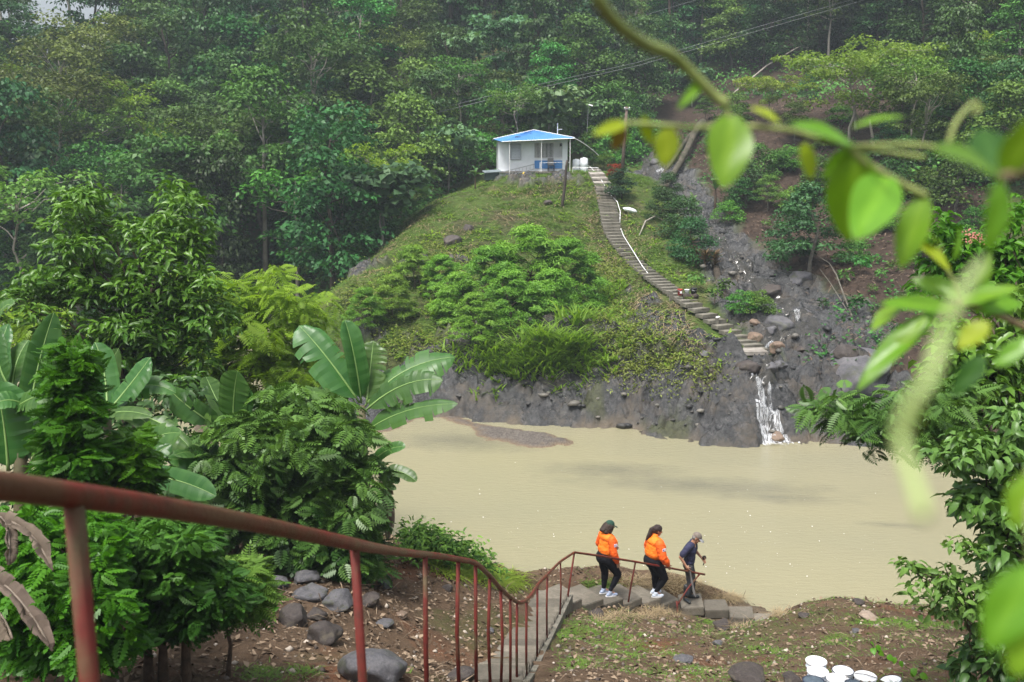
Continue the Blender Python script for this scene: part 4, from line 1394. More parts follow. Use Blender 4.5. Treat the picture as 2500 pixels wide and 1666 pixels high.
for i, (px, py, w, lab) in enumerate([(1560, 395, 52, "widest grey boulder in the upper stream behind the house"), (1590, 385, 44, "grey boulder right of the widest one in the upper stream"), (1540, 375, 40, "grey boulder uphill of the widest one in the upper stream"),
                                      (1600, 402, 30, "small grey boulder lowest in the upper stream"), (1575, 365, 36, "grey boulder topmost in the upper stream")]):
    boulder(px, py, w, lab, R_GREY, 40 + i, "boulders in the upper stream behind the house", 74)

# loose broken stones along the foot of the rock bank and over the stream bed
rg = np.random.default_rng(88)
sx_, sy_ = np.array([q[0] for q in STREAM]), np.array([q[1] for q in STREAM])
t_ = rg.random(330) * 6.2
Xs = np.interp(t_, np.arange(10), sx_) + rg.normal(size=330) * np.interp(t_, np.arange(10), STREAM_HW) * 0.55; Ys = np.interp(t_, np.arange(10), sy_) + 0.5 * rg.normal(size=330)
Xb = rg.uniform(-8.5, 17, 200); Yb = np.interp(Xb, _shx, _shy) + np.abs(rg.normal(size=200)) * 0.9 - 0.1
Xs, Ys = np.concatenate([Xs, Xb]), np.concatenate([Ys, Yb]); n = len(Xs); Zs = H_far(Xs, Ys)
k_ = Zs > -0.05; Xs, Ys, Zs = Xs[k_], Ys[k_], Zs[k_]; n = len(Xs)
ico = bmesh.new(); bmesh.ops.create_icosphere(ico, subdivisions=1, radius=1.0)
iv = np.array([v.co[:] for v in ico.verts]); if_ = np.array([[v.index for v in f.verts] for f in ico.faces]); ico.free()
r = 0.04 + 0.22 * rg.random(n) ** 4
V = iv[None] * (1 + 0.28 * rg.normal(size=(n, len(iv), 1))) * (r[:, None] * np.column_stack([0.8 + 0.6 * rg.random(n), 0.8 + 0.5 * rg.random(n), 0.4 + 0.35 * rg.random(n)]))[:, None, :]
a_ = rg.random(n) * 6.28
V = np.stack([V[..., 0] * np.cos(a_)[:, None] - V[..., 1] * np.sin(a_)[:, None], V[..., 0] * np.sin(a_)[:, None] + V[..., 1] * np.cos(a_)[:, None], V[..., 2]], -1) + np.column_stack([Xs, Ys, Zs + r * 0.12])[:, None, :]
me = raw_mesh("loose_stones", V.reshape(-1, 3), (if_[None] + (np.arange(n) * len(iv))[:, None, None]).reshape(-1, 3))
fattr(me, "tint", np.repeat(rg.random(n) ** 1.6, len(if_)), 'FACE')
me.materials.append(leaf_mat("stone_mix", (0.03, 0.03, 0.033), (0.2, 0.185, 0.165), 0.0, rough=0.5, hue=0, val=0, spec=0.35, noise=6.0))
tag(link("loose_stones", me), "loose broken stones strewn over the stream bed and shore", None, None, "stuff")

# dark slope stump and wood
mossbark = bark_mat("bark_fallen", (0.105, 0.09, 0.07), (0.04, 0.042, 0.025), 3)


def log(name, pts, rad, label, cat, mat, group=None, n=8):
    mb = MB(); P = [Vector(p) for p in pts]
    Q = []; RR = []
    for i in range(len(P) - 1):
        for j in range(4):
            t = j / 4
            q = P[i].lerp(P[i + 1], t) + Vector((vnoise(i + t, 3.1), vnoise(i + t, 7.7), vnoise(i + t, 9.9))) * rad[0] * 0.5
            Q.append(q); RR.append(rad[i] * (1 - t) + rad[i + 1] * t)
    Q.append(P[-1]); RR.append(rad[-1])
    mb.tube(Q, RR, n)
    return tag(mb.build(name, mat, None, True), label, cat, group)


def Gp(px, py, up=0.0, dmin=36):
    g = G(px, py, dmin); g.z += up
    return g


log("fallen_trunk", [Gp(1625, 465, 0.2, 60), Gp(1660, 410, 0.6, 60), Gp(1705, 340, 0.8, 60), Gp(1716, 310, 0.3, 60)], [0.2, 0.24, 0.28, 0.36], "thick mossy fallen trunk lying down the slide scar, the right one", "fallen trunk", mossbark, "fallen trunks on the slide scar")
log("fallen_trunk", [Gp(1615, 440, 0.2, 60), Gp(1650, 390, 0.4, 60), Gp(1685, 350, 0.5, 60), Gp(1712, 320, 0.4, 60)], [0.13, 0.17, 0.19, 0.24], "thinner fallen trunk left of the thick mossy one on the slide scar", "fallen trunk", mossbark, "fallen trunks on the slide scar")
log("fallen_trunk", [Gp(1780, 245, 0.3, 60), Gp(1870, 190, 1.2, 60), Gp(1960, 150, 1.6, 60)], [0.1, 0.09, 0.05], "thin pale fallen trunk leaning up the bare slope by the small yellow-green tree", "fallen trunk", B_PALE, "fallen trunks on the slide scar")
log("dead_branch", [Gp(1560, 580, 0.1, 50), Gp(1575, 550, 0.25, 50), Gp(1600, 540, 0.3, 50), Gp(1632, 550, 0.1, 50)], [0.03, 0.05, 0.045, 0.02], "bare pale branch lying on the grass right of the stairway", "branch", B_PALE)
log("dead_branch", [Gp(2080, 780, 0.1, 40), Gp(2058, 740, 0.4, 40), Gp(2040, 715, 0.9, 40), Gp(2022, 685, 0.9, 40), Gp(1985, 665, 1.0, 40)], [0.045, 0.04, 0.035, 0.025, 0.012], "crooked grey branch hanging over the right side of the stream bed", "branch", B_GREY)
log("dead_branch", [Gp(2075, 770, 0.0, 40), Gp(2025, 725, 0.7, 40), Gp(2000, 690, 0.7, 40)], [0.03, 0.022, 0.012], "thin grey branch beside the crooked one at the stream bed", "branch", B_GREY)
log("tree_stump", [Gp(1755, 700, 0.0, 40), Gp(1745, 668, 0.3, 40), Gp(1738, 640, 0.5, 40)], [0.2, 0.19, 0.2], "dark broken stump at the stream's left bank below the spiky plants", "stump", B_DARK)
for i, (px, py, h, lab) in enumerate([(2090, 325, 3.2, "pale leaning snag left of the twin trunks on the bare slope"), (2135, 385, 2.6, "leaning bare trunk on the bare slope, its foot by the vine mound"), (2210, 255, 2.0, "short pale snag on the dark soil above the twin trunks")]):
    g = G(px, py, 50)
    log("snag", [g, g + Vector((-0.25, 0, h * 0.5)), g + Vector((-0.5, 0, h))], [0.13, 0.11, 0.07], lab, "dead trunk", B_PALE, "bare trunks on the right slope")

# towering pale trunks of the forest, single trees with high crowns
for i, (px, py, top, w, lab) in enumerate([(632, 180, -60, 0.34, "tall bare silver trunk rising out of the forest left of the middle"), (20, 130, -60, 0.4, "tall bare pale trunk at the photo's far left skyline"), (735, 60, -60, 0.26, "tall slender pale trunk near the top edge, right of the silver one"),
                                           (1637, 110, -40, 0.45, "thick reddish bare trunk near the top edge, above the blurred vine stem")]):
    g = G(px, py + 60, 70)
    h = 9.0
    r = thing("emergent_tree", lab, "tree", g, 0, "tall bare-trunked trees of the forest")
    limbs = [(1.6, 0.4, h + 4), (-1.4, -0.5, h + 4.5), (0.4, 1.2, h + 5.2), (-0.3, -1.4, h + 3.6)]
    tr = [(0, 0, -1), (-0.05, 0, 2), (-0.2, 0.1, 5), (-0.35, 0.1, 8), (-0.5, 0.2, h + 3)]
    link("trunk", limbs_mesh("emergent_trunk", tr, limbs, B_PALE if i < 3 else B_BROWN, rngF, 8, w * 0.62, 0.05, from_t=(0.7, 0.98)), r)
    cs, rs = crown_clumps(rngF, 26, 2.6, h + 2.2, h + 6, 'dome', 0.9)
    p, d, u, t = clump_leaves(rngF, cs, rs, 60, 0.35)
    link("crown", leaves("emergent_crown", p, d, u, 0.34, 0.22, T_FAR, t, L_MID), r)
log("dead_tree", [G(350, 345, 70) + Vector((0, 0, 2.5)), G(340, 300, 70) + Vector((0, -1, 4.5)), G(332, 270, 70) + Vector((0, -1, 5.5)), G(312, 225, 70) + Vector((0, -1, 6.0))], [0.16, 0.13, 0.1, 0.05], "crooked bare grey trunk showing between dark crowns on the left slope", "dead tree", B_PALE)
log("dead_branch", [G(600, 325, 70) + Vector((0, -2.5, 3.0)), G(550, 308, 70) + Vector((0, -2.5, 3.6)), G(500, 295, 70) + Vector((0, -2.5, 3.4)), G(450, 298, 70) + Vector((0, -2.5, 3.2))], [0.1, 0.08, 0.06, 0.03], "bleached dead branch sticking out of the forest under the silver trunk", "branch", B_PALE)
# ------------------------------------------------------------------ blue-roofed house on the knoll
P_WHITE = solid("white_paint", (0.74, 0.77, 0.80), (0.62, 0.65, 0.68), 1.2, 0.6, bmp=0.05, detail=8)
P_TRIM = solid("white_trim", (0.8, 0.8, 0.8), (0.7, 0.7, 0.7), 3, 0.5)
P_BLUE = solid("blue_paint", (0.05, 0.19, 0.46), (0.065, 0.21, 0.48), 1.5, 0.5, detail=6)
P_DARKIN = solid("dark_opening", (0.015, 0.017, 0.02), (0.01, 0.01, 0.012), 3, 0.5)  # near-black standing in for the unlit interior of openings; roof patches share it
P_METAL = solid("grey_metal", (0.42, 0.44, 0.46), (0.3, 0.31, 0.33), 8, 0.4, 0.6)
P_CONC = solid("concrete", (0.36, 0.33, 0.29), (0.2, 0.18, 0.155), 2.2, 0.9, bmp=0.4, detail=9)
P_CONCDK = solid("mossy_concrete", (0.20, 0.185, 0.15), (0.085, 0.08, 0.06), 2.6, 0.9, bmp=0.5, detail=9)
P_WOODDK = solid("dark_wood", (0.06, 0.045, 0.035), (0.03, 0.024, 0.02), 5, 0.85, bmp=0.4)
P_WOODPOLE = solid("pole_wood", (0.17, 0.125, 0.095), (0.10, 0.075, 0.06), 3, 0.85, bmp=0.3)
P_BLACK = solid("black_plastic", (0.02, 0.02, 0.022), (0.03, 0.03, 0.033), 6, 0.5)
P_RED = solid("red_plastic", (0.42, 0.03, 0.025), (0.34, 0.03, 0.025), 6, 0.5)
P_YELLOW = solid("yellow_plastic", (0.65, 0.45, 0.05), (0.55, 0.38, 0.05), 6, 0.5)
P_TARP = solid("grey_tarp", (0.2, 0.24, 0.25), (0.12, 0.15, 0.16), 3, 0.6)

HB = W(1301, 411, 72.0)
HB.z = 10.2
house = thing("wooden_house", "small white house with a blue metal roof on top of the knoll", "house", HB, math.radians(2.5))
hw, hd, hh_ = 2.5, 4.6, 2.12          # half width, depth, wall height
z0 = -0.12
# walls: front with real openings, then sides and back
o1 = (-1.62, -0.90, 0.72, 1.78)       # louvre window
o2 = (0.12, 2.12, 0.82, 1.86)         # barred porch opening
o3 = (1.92, 2.08, 1.62, 1.95)
front = MB()
xs = sorted({-hw, o1[0], o1[1], o2[0], o2[1], hw}); zs = sorted({z0, o1[2], o1[3], o2[2], o2[3], hh_})
for i in range(len(xs) - 1):
    for k in range(len(zs) - 1):
        cx, cz = (xs[i] + xs[i + 1]) / 2, (zs[k] + zs[k + 1]) / 2
        if any(o[0] < cx < o[1] and o[2] < cz < o[3] for o in (o1, o2)): continue
        front.box((cx, 0.06, cz), (xs[i + 1] - xs[i], 0.12, zs[k + 1] - zs[k]))
front.build("wall", P_WHITE, house)
for sx in (-1, 1):
    MB().box((sx * (hw - 0.06), 0.123 + (hd - 0.12) / 2, (hh_ + z0) / 2), (0.12, hd - 0.12, hh_ - z0)).build("wall", P_WHITE, house)
MB().box((0, hd - 0.06, (hh_ + z0) / 2), (2 * hw - 0.25, 0.12, hh_ - z0)).build("wall", P_WHITE, house)
MB().box((0, hd / 2, z0 - 0.062), (2 * hw + 0.1, hd + 0.4, 0.12)).build("floor_slab", P_CONC, house)
MB().box((0, hd / 2 + 0.3, 1.0), (2 * hw - 0.3, 0.05, 2.0)).build("inner_wall", solid("inner_paint", (0.3, 0.31, 0.31)), house)
# lower left skirt, reaching down the slope
MB().box((-1.35, -0.012, -0.34), (2.28, 0.1, 0.44)).build("skirt", P_WHITE, house)
# louvre window: frame and slats
wf = MB(); cx, cz = (o1[0] + o1[1]) / 2, (o1[2] + o1[3]) / 2
for s in (-1, 1):
    wf.box((cx + s * (0.36 + 0.025), -0.02, cz), (0.05, 0.1, 1.16)); wf.box((cx, -0.02, cz + s * (0.53 + 0.025)), (0.72, 0.1, 0.05))
wfo = wf.build("window", P_METAL, house)
sl = MB().box((0, 0, 0), (0.71, 0.015, 0.11), (math.radians(-32), 0, 0)).mesh("louvre_slat", solid("louvre_paint", (0.62, 0.65, 0.68), (0.5, 0.54, 0.57), 3, 0.5))
for k in range(10):
    link("slat", sl, wfo, (cx, 0.03, o1[2] + 0.055 + k * 0.105))
MB().box((cx, 0.1, cz), (0.72, 0.02, 1.06)).build("window_backing", P_DARKIN, house)  # near-black sheet paints the unlit room behind the slats
# barred porch front: pale curtain wall behind, a near-black panel painting the unlit doorway in its middle, bars before it
gr = MB().box((1.12, -0.01, o2[3] + 0.02), (2.06, 0.06, 0.05)).box((1.12, -0.01, o2[2] - 0.02), (2.06, 0.06, 0.05)).build("grille", P_TRIM, house)
bar = MB().box((0, 0, 0), (0.028, 0.028, o2[3] - o2[2] - 0.01)).mesh("grille_bar", P_TRIM)
for k in range(21):
    link("bar", bar, gr, (o2[0] + 0.05 + k * 0.095, -0.01, (o2[2] + o2[3]) / 2))
MB().box((0.5, 0.6, 1.2), (0.9, 0.03, 1.5)).build("porch_wall", solid("porch_grey", (0.22, 0.21, 0.2), (0.15, 0.14, 0.135)), house)
MB().box((1.24, 0.62, 1.2), (0.56, 0.03, 1.5)).build("doorway", P_DARKIN, house)
MB().box((1.83, 0.58, 1.2), (0.62, 0.03, 1.5)).build("porch_wall", P_WHITE, house)
MB().box((2.0, -0.02, 1.78), (0.16, 0.03, 0.3)).build("vent", P_DARKIN, house)
MB().box((1.12, -0.03, 0.34), (2.0, 0.05, 0.58)).build("blue_panel", P_BLUE, house)
# roof: gable running back, hipped towards the front; corrugated sheet, white edge trim
ov = 0.34; fy = -0.95
A = Vector((0.1, 0.85, hh_ + 0.68)); Bk = Vector((0.1, hd + 0.5, hh_ + 0.68))
FL, FR = Vector((-hw - ov + 0.55, fy, hh_ - 0.18)), Vector((hw + 0.42, fy, hh_ + 0.06))
L0, R0 = Vector((-hw - ov, 0.1, hh_ + 0.02)), Vector((hw + ov + 0.15, 0.0, hh_ + 0.12))
L1, R1 = Vector((-hw - ov, hd + 0.5, hh_ + 0.0)), Vector((hw + ov, hd + 0.5, hh_ + 0.06))


def corr(a, b, c, d, n=26, amp=0.012):
    """corrugated sheet between edge a-b (low) and d-c (high)"""
    v, f = [], []
    nr = (b - a).cross(d - a).normalized()
    for i in range(n * 2 + 1):
        t = i / (2 * n); o = nr * amp * (1 if i % 2 else -1)
        v += [a.lerp(b, t) + o, d.lerp(c, t) + o]
    for i in range(n * 2):
        f.append((2 * i, 2 * i + 2, 2 * i + 3, 2 * i + 1))
    return v, f


roof = MB()
roof.add(*corr(FL, FR, A + Vector((0.15, 0, 0)), A - Vector((0.15, 0, 0))))
roof.add(*corr(L1, L0, A, Bk)); roof.add(*corr(R0, R1, Bk, A))
roof.add([FL, A, L0], [(0, 1, 2)]); roof.add([FR, R0, A], [(0, 1, 2)])
ro = roof.build("roof", P_BLUE, house)
tr = MB()
for a, b_ in ((FL, FR), (L0, A), (A, R0), (L0, L1), (R0, R1)):
    up = Vector((0, 0, 0.02)) if (a, b_) != (FL, FR) else Vector((0, -0.01, -0.005))
    tr.tube([a + up, b_ + up], 0.028, 4)
tr.build("roof_trim", P_TRIM, ro)
for (x, y, zz) in ((-1.1, -0.25, 0.16), (0.0, 0.3, 0.42), (1.1, -0.2, 0.20)):
    MB().box((x, y - 0.02, hh_ + zz), (0.4, 0.16, 0.015), (math.radians(26), 0, 0)).build("roof_patch", P_DARKIN, ro)
# porch posts and rail
for (x, zt, zb_) in ((-1.72, hh_ - 0.12, -0.95), (0.55, hh_ - 0.02, -0.36), (0.46, 0.5, -0.36), (2.6, hh_ + 0.05, -0.55)):
    MB().tube([(x, -0.86, zb_), (x, -0.86, zt)], 0.025, 6).build("porch_post", P_TRIM, house)
MB().tube([(0.55, -0.86, 0.46), (2.6, -0.86, 0.5)], 0.013, 5).build("porch_rail", P_METAL, house)
MB().box((1.5, -0.52, -0.22), (2.4, 0.95, 0.1)).build("porch_floor", P_CONCDK, house)
Mh = Matrix.Translation(HB) @ Euler((0, 0, math.radians(2.5))).to_matrix().to_4x4()


def hp(x, y, z): return Mh @ Vector((x, y, z))


# ladder leaning on its side against the wall
ld = thing("ladder", "grey aluminium ladder lying along the house wall below the louvre window", "ladder", hp(-1.1, -0.3, 0.0), math.radians(2.5))
for dz in (0.0, 0.34):
    MB().box((0, 0, 0), (2.35, 0.05, 0.07)).build("rail", P_METAL, ld, loc=(0.05, -0.1 + dz * 0.2, -0.25 + dz), rot=(0, math.radians(-13.5), 0))
for k in range(9):
    x = -1.0 + k * 0.26
    MB().box((0, 0, 0), (0.035, 0.035, 0.34)).build("rung", P_METAL, ld, loc=(0.05 + x, -0.08, -0.08 + x * 0.24))
# chair on the porch
ch = thing("porch_chair", "grey mesh chair with black arms standing on the porch before the blue panel", "chair", hp(1.28, -0.5, -0.165), math.radians(8))
MB().box((0, 0, 0.42), (0.46, 0.44, 0.05)).build("seat", P_BLACK, ch, bevel=0.01)
MB().box((0, 0.22, 0.72), (0.44, 0.04, 0.5), (math.radians(-8), 0, 0)).build("backrest", solid("chair_grey", (0.17, 0.17, 0.17)), ch, bevel=0.01)
for s in (-1, 1):
    MB().tube([(s * 0.25, 0.2, 0.62), (s * 0.3, 0, 0.66), (s * 0.28, -0.2, 0.6)], 0.025, 6).build("armrest", P_BLACK, ch)
    for y in (-0.18, 0.18):
        MB().box((s * 0.2, y, 0.2), (0.035, 0.035, 0.39)).build("leg", P_BLACK, ch)
# odds and ends round the house
jug = MB().lathe([(0.12, 0), (0.13, 0.02), (0.13, 0.2), (0.06, 0.27), (0.05, 0.32)], 12).build("jug", P_YELLOW, None, True, loc=hp(-0.68, -0.5, -0.5))
tag(jug, "yellow plastic jug on the ground under the ladder", "jug")
tub = MB().lathe([(0.24, 0), (0.3, 0.03), (0.34, 0.3), (0.35, 0.31), (0.32, 0.3), (0.28, 0.04)], 14).build("washtub", solid("tub_grey", (0.3, 0.32, 0.34)), None, True, loc=hp(-0.25, -0.5, -0.5))
tag(tub, "grey washtub under the upper end of the ladder", "washtub")
for i, (x, y, s, lab) in enumerate([(3.75, 0.4, 1.0, "tall white plastic drum on the concrete pad, the right-hand one of two"), (3.2, 0.6, 0.9, "white plastic drum beside the house corner, half behind the post")]):
    dr = thing("plastic_drum", lab, "drum", hp(x, y, -0.17), 0, "white drums beside the house")
    MB().lathe([(0.27, 0), (0.29, 0.03), (0.3, 0.32), (0.285, 0.34), (0.3, 0.36), (0.3, 0.68), (0.285, 0.7), (0.29, 0.9), (0.22, 0.98)], 16).build("body", P_WHITE, dr, True)
    MB().lathe([(0.1, 0.975), (0.1, 1.02)], 10).build("lid", P_TRIM, dr)
    dr.scale = (s, s, s)
pad = thing("concrete_terrace", "concrete terrace with a thin white handrail at the right of the house", "terrace", hp(3.7, -0.2, -0.35))
MB().box((0, 0, 0), (2.0, 2.6, 0.2)).build("slab", P_CONC, pad)
MB().tube([(-0.9, -1.2, 0.5), (0.9, -1.2, 0.46)], 0.02, 5).build("handrail", P_TRIM, pad)
for x in (-0.9, 0.0, 0.9):
    MB().tube([(x, -1.2, 0.08), (x, -1.2, 0.49)], 0.018, 5).build("rail_post", P_TRIM, pad)
MB().box((0.1, -1.1, -0.5), (1.6, 0.25, 0.8)).build("foundation", P_CONCDK, pad)
cis = thing("water_tank", "dark green water tank under a grey tarp left of the house", "tank", G(1200, 440, 60, 0.05), 0.2)
MB().box((0, 0, 0.32), (1.0, 0.8, 0.62)).build("body", solid("tank_green", (0.03, 0.05, 0.045)), cis, bevel=0.05)
MB().box((0.03, -0.02, 0.66), (1.25, 1.0, 0.05), (math.radians(8), math.radians(-4), 0)).build("tarp", P_TARP, cis)
mast = thing("aerial_mast", "thin white service mast with a bracket above the roof's right side", "mast", hp(2.05, 3.2, hh_))
MB().tube([(0, 0, -0.5), (0, 0, 1.25)], 0.035, 6).build("pole", P_TRIM, mast)
MB().box((0, 0, 1.2), (0.1, 0.1, 0.16)).build("cap", P_METAL, mast)
MB().tube([(0, 0, 0.8), (0.35, 0, 0.82)], 0.02, 5).build("bracket", P_TRIM, mast)
pf = thing("pole_fence", "rickety fence of thin pale poles at the left behind the house", "fence", G(1165, 395, 60))
for k, x in enumerate((-1.4, -0.8, -0.3, 0.3, 0.9)):
    MB().tube([(x, 0, -0.3), (x + 0.05, 0, 0.85)], 0.04, 5).build("post", B_PALE, pf)
MB().tube([(-1.7, -0.05, 0.62), (1.4, -0.05, 0.72)], 0.035, 5).build("rail", B_PALE, pf)
MB().tube([(-1.6, -0.05, 0.3), (1.3, -0.05, 0.42)], 0.03, 5).build("rail", B_PALE, pf)

# poles
g = G(1519, 428, 60)
up = thing("utility_pole", "tall wooden utility pole with a short crossarm beside the house", "pole", g)
MB().tube([(0, 0, -0.3), (0.1, 0, 2.5), (0.24, 0, 4.75)], [0.13, 0.12, 0.1], 8).build("pole", P_WOODPOLE, up, True)
MB().box((0.24, -0.12, 4.6), (0.42, 0.07, 0.07)).build("crossarm", P_METAL, up)
for s in (-1, 1):
    MB().lathe([(0.035, 0), (0.05, 0.04), (0.03, 0.09)], 8, (0.24 + s * 0.17, -0.12, 4.635)).build("insulator", P_TRIM, up)
g = G(1371, 504, 50)
lp = log("leaning_post", [g - Vector((0, 0, 0.2)), g + Vector((0.15, 0, 1.3)), g + Vector((0.36, 0, 2.95))], [0.1, 0.09, 0.07], "dark weathered wooden post leaning in front of the house", "post", P_WOODDK)
for i, (px, py, bp, lab) in enumerate([(1437, 256, 300, "white solar lamp on a thin pole behind the house"), (1355, 252, 300, "thin grey lamp pole above the roof, nearly hidden in the leaves")]):
    g = W(px, py, 84 - i); sl_ = thing("solar_lamp", lab, "street lamp", g, 0.2, "lamps behind the house")
    MB().box((0, 0, 0), (0.72, 0.32, 0.05), (math.radians(20), math.radians(14), 0)).build("lamp_head", P_TRIM if i == 0 else P_METAL, sl_)
    MB().tube([(0, 0.05, -0.03), (-0.12, 0.1, -3.4)], 0.03, 5).build("pole", P_METAL, sl_)
for i, (px, py, h, lab) in enumerate([(600, 95, 0, "white lamp head on a curved pole low in the left forest")][:1]):
    g = W(205, 449, 72); q = thing("street_lamp", lab, "street lamp", g)
    MB().tube([(0.2, 0, -2.2), (0.05, 0, -0.5), (-0.2, 0, -0.05), (-0.35, 0, 0.0)], 0.035, 5).build("pole", P_METAL, q)
    MB().box((-0.12, 0, 0.06), (0.5, 0.2, 0.07), (0, math.radians(-20), 0)).build("lamp_head", P_TRIM, q)

# power cables, sagging between the slopes
P_CABLE = solid("cable_grey", (0.16, 0.17, 0.17), (0.12, 0.13, 0.13), 8, 0.5)
cables = [("lower strand of the long power cables crossing the forest", [(-60, 505, 92), (300, 452, 86), (830, 334, 78), (1230, 235, 80), (1560, 160, 84), (1850, 76, 88), (2140, -8, 92)], 0.02),
          ("upper strand of the long power cables crossing the forest", [(-60, 498, 92.5), (300, 446, 86.5), (830, 327, 78.5), (1230, 226, 80.5), (1560, 152, 84.5), (1850, 66, 88.5), (2120, -12, 92.5)], 0.018),
          ("thin single cable higher up across the middle of the forest", [(330, 330, 95), (600, 262, 92), (800, 212, 92), (1100, 160, 92), (1500, 60, 95), (1700, 0, 98)], 0.016)]
for lab, ps, r in cables:
    MBc = MB(); P = [W(*p) for p in ps]; Q = []
    for i in range(len(P) - 1):
        for j in range(6): Q.append(P[i].lerp(P[i + 1], j / 6))
    Q.append(P[-1]); MBc.tube(Q, r, 4)
    tag(MBc.build("power_cable", P_CABLE), lab, "cable", "power cables over the forest")
a, b_ = hp(2.95, -0.2, hh_ + 0.1), W(1462, 380, 73)
tag(MB().tube([a.lerp(b_, t / 8) - Vector((0, 0, 0.5 * math.sin(math.pi * t / 8))) + Vector((0, 0, 0.6 * math.sin(math.pi * t / 8) * (t < 8))) for t in range(9)], 0.02, 4).build("service_cable", P_TRIM), "white service cable hanging from the roof's right corner", "cable")

# ------------------------------------------------------------------ stairway up the knoll: every step its own slab
path_px = [(1850, 862), (1815, 838), (1790, 822), (1740, 787), (1690, 752), (1640, 716), (1590, 680), (1550, 646), (1515, 606), (1495, 570), (1487, 530), (1480, 490), (1474, 462)]
PP = [G(px, py, 38) for px, py in path_px]
cum = [0.0]
for i in range(len(PP) - 1): cum.append(cum[-1] + (PP[i + 1] - PP[i]).length)
stair = thing("hillside_stairway", "long mossy concrete stairway climbing the knoll to the house", "stairway", PP[0])
NST = 46
prev = None
for k in range(NST):
    s = cum[-1] * k / (NST - 1)
    i = max(j for j in range(len(cum) - 1) if cum[j] <= s + 1e-9)
    t = (s - cum[i]) / (cum[i + 1] - cum[i])
    p = PP[i].lerp(PP[i + 1], t)
    z = p.z if prev is None else max(p.z, prev + 0.05)
    prev = z
    tg = PP[min(i + 1, len(PP) - 1)] - PP[max(i - 1, 0)]
    az = math.atan2(-tg.x, tg.y)
    w = 0.95 + 0.28 * sstep(0.55, 0.9, k / NST) + 0.06 * vnoise(k * 3.3, 1)
    rough = float(sstep(0.5, 0.8, k / NST))
    bm = bmesh.new(); bmesh.ops.create_cube(bm, size=1)
    bmesh.ops.subdivide_edges(bm, edges=bm.edges[:], cuts=2, use_grid_fill=True)
    for v in bm.verts:
        x, y, q = v.co
        v.co = Vector((x * w, y * (0.5 + 0.06 * rough), q * 0.17))
        v.co += Vector((vnoise(x * 3 + k, y * 3, q), vnoise(x * 3, y * 3 + k, q + 5), vnoise(x * 3 + 7, y * 2, q + k) * 0.6)) * (0.012 + 0.05 * rough)
    me = bpy.data.meshes.new("step"); bm.to_mesh(me); bm.free(); me.materials.append(P_CONCDK)
    o = link("step", me, stair, p - PP[0] + Vector((0, 0, 0.12 + z - p.z)), (0, 0, az + 0.06 * vnoise(k * 1.9, 4)))
sl_p = Wz(1826, 862, 2.75)
slab = MB().box((0, 0, 0), (1.55, 0.95, 0.16)).build("landing_slab", P_CONC, stair, loc=G(1827, 868, 38) - PP[0] + Vector((0, 0.25, 0.12)), rot=(0, 0, 0.05))
# upper paved path
for k, (px, py, w) in enumerate([(1474, 458, 1.2), (1468, 447, 1.15), (1462, 436, 1.1), (1456, 426, 1.05), (1450, 417, 1.0)]):
    g = G(px, py, 50)
    MB().box((0, 0, 0), (w, 1.15, 0.14)).build("path_slab", P_CONC, stair, loc=g - PP[0] + Vector((0, 0, 0.03)), rot=(math.radians(8), 0, 0.1))
rail_px = [(1420, 398), (1442, 412), (1468, 440), (1488, 470), (1507, 497), (1514, 522), (1513, 550), (1522, 575), (1545, 620), (1568, 655), (1600, 690), (1640, 728)]
RP = [G(px, py + 6, 38) + Vector((0, 0, 0.2 + 0.12 * math.sin(i * 1.7))) for i, (px, py) in enumerate(rail_px)]
Q = []
for i in range(len(RP) - 1):
    for j in range(4): Q.append(RP[i].lerp(RP[i + 1], j / 4))
Q.append(RP[-1])
tag(MB().tube(Q, 0.024, 6).build("white_pipe", P_TRIM, None, True), "long white water pipe curving down beside the hillside stairway", "pipe")
for i, (px, py, lab) in enumerate([(1638, 735, "short dark post where the white pipe ends"), (1750, 800, "short grey post with a white top on the lawn by the lower steps")]):
    g = G(px, py, 38)
    q = thing("marker_post", lab, "post", g, 0.3, "short posts beside the stairway")
    MB().box((0, 0, 0.22), (0.14, 0.14, 0.5)).build("post", P_CONCDK, q)
    if i: MB().box((0.03, 0, 0.49), (0.18, 0.16, 0.04), (0, math.radians(-15), 0)).build("cap", P_TRIM, q)
# paint pails resting on a stump beside the stairs
g = G(1676, 728, 38)
tag(log("cut_log", [g + Vector((-0.2, 0, 0.05)), g + Vector((0.25, 0, 0.1)), g + Vector((0.5, -0.1, 0.05))], [0.16, 0.17, 0.15], "dark cut log under the pails on the lawn", "log", P_WOODDK), None)
for i, (dx, m_, s, lab) in enumerate([(-0.32, P_RED, 0.85, "red pail with a pale label beside the lower stairway"), (0.02, P_WHITE, 0.8, "white pail between the red and the black one on the lawn"), (0.36, P_BLACK, 1.0, "tall black pail on the log beside the lower stairway")]):
    q = thing("pail", lab, "pail", g + Vector((dx, 0.05, 0.12)), 0, "pails on the lawn")
    MB().lathe([(0.13, 0), (0.155, 0.34), (0.165, 0.345), (0.165, 0.375), (0.14, 0.375), (0.12, 0.05)], 14).build("body", m_, q, True)
    MB().tube([(-0.16, 0, 0.33), (-0.1, -0.12, 0.28), (0, -0.17, 0.25), (0.1, -0.12, 0.28), (0.16, 0, 0.33)], 0.006, 4).build("handle", P_METAL, q)
    if i == 0: MB().box((0.03, -0.152, 0.2), (0.12, 0.012, 0.14)).build("label_patch", P_TRIM, q)
    q.scale = (s, s, s)
g = G(1537, 518, 45)
bm = bmesh.new(); bmesh.ops.create_icosphere(bm, subdivisions=3, radius=0.3)
for v in bm.verts: v.co = Vector((v.co.x * 1.5, v.co.y, v.co.z * 0.6)) * (1 + 0.25 * vnoise(v.co.x * 5, v.co.y * 5, v.co.z * 5))
me = bpy.data.meshes.new("sack"); bm.to_mesh(me); bm.free(); me.materials.append(P_WHITE)
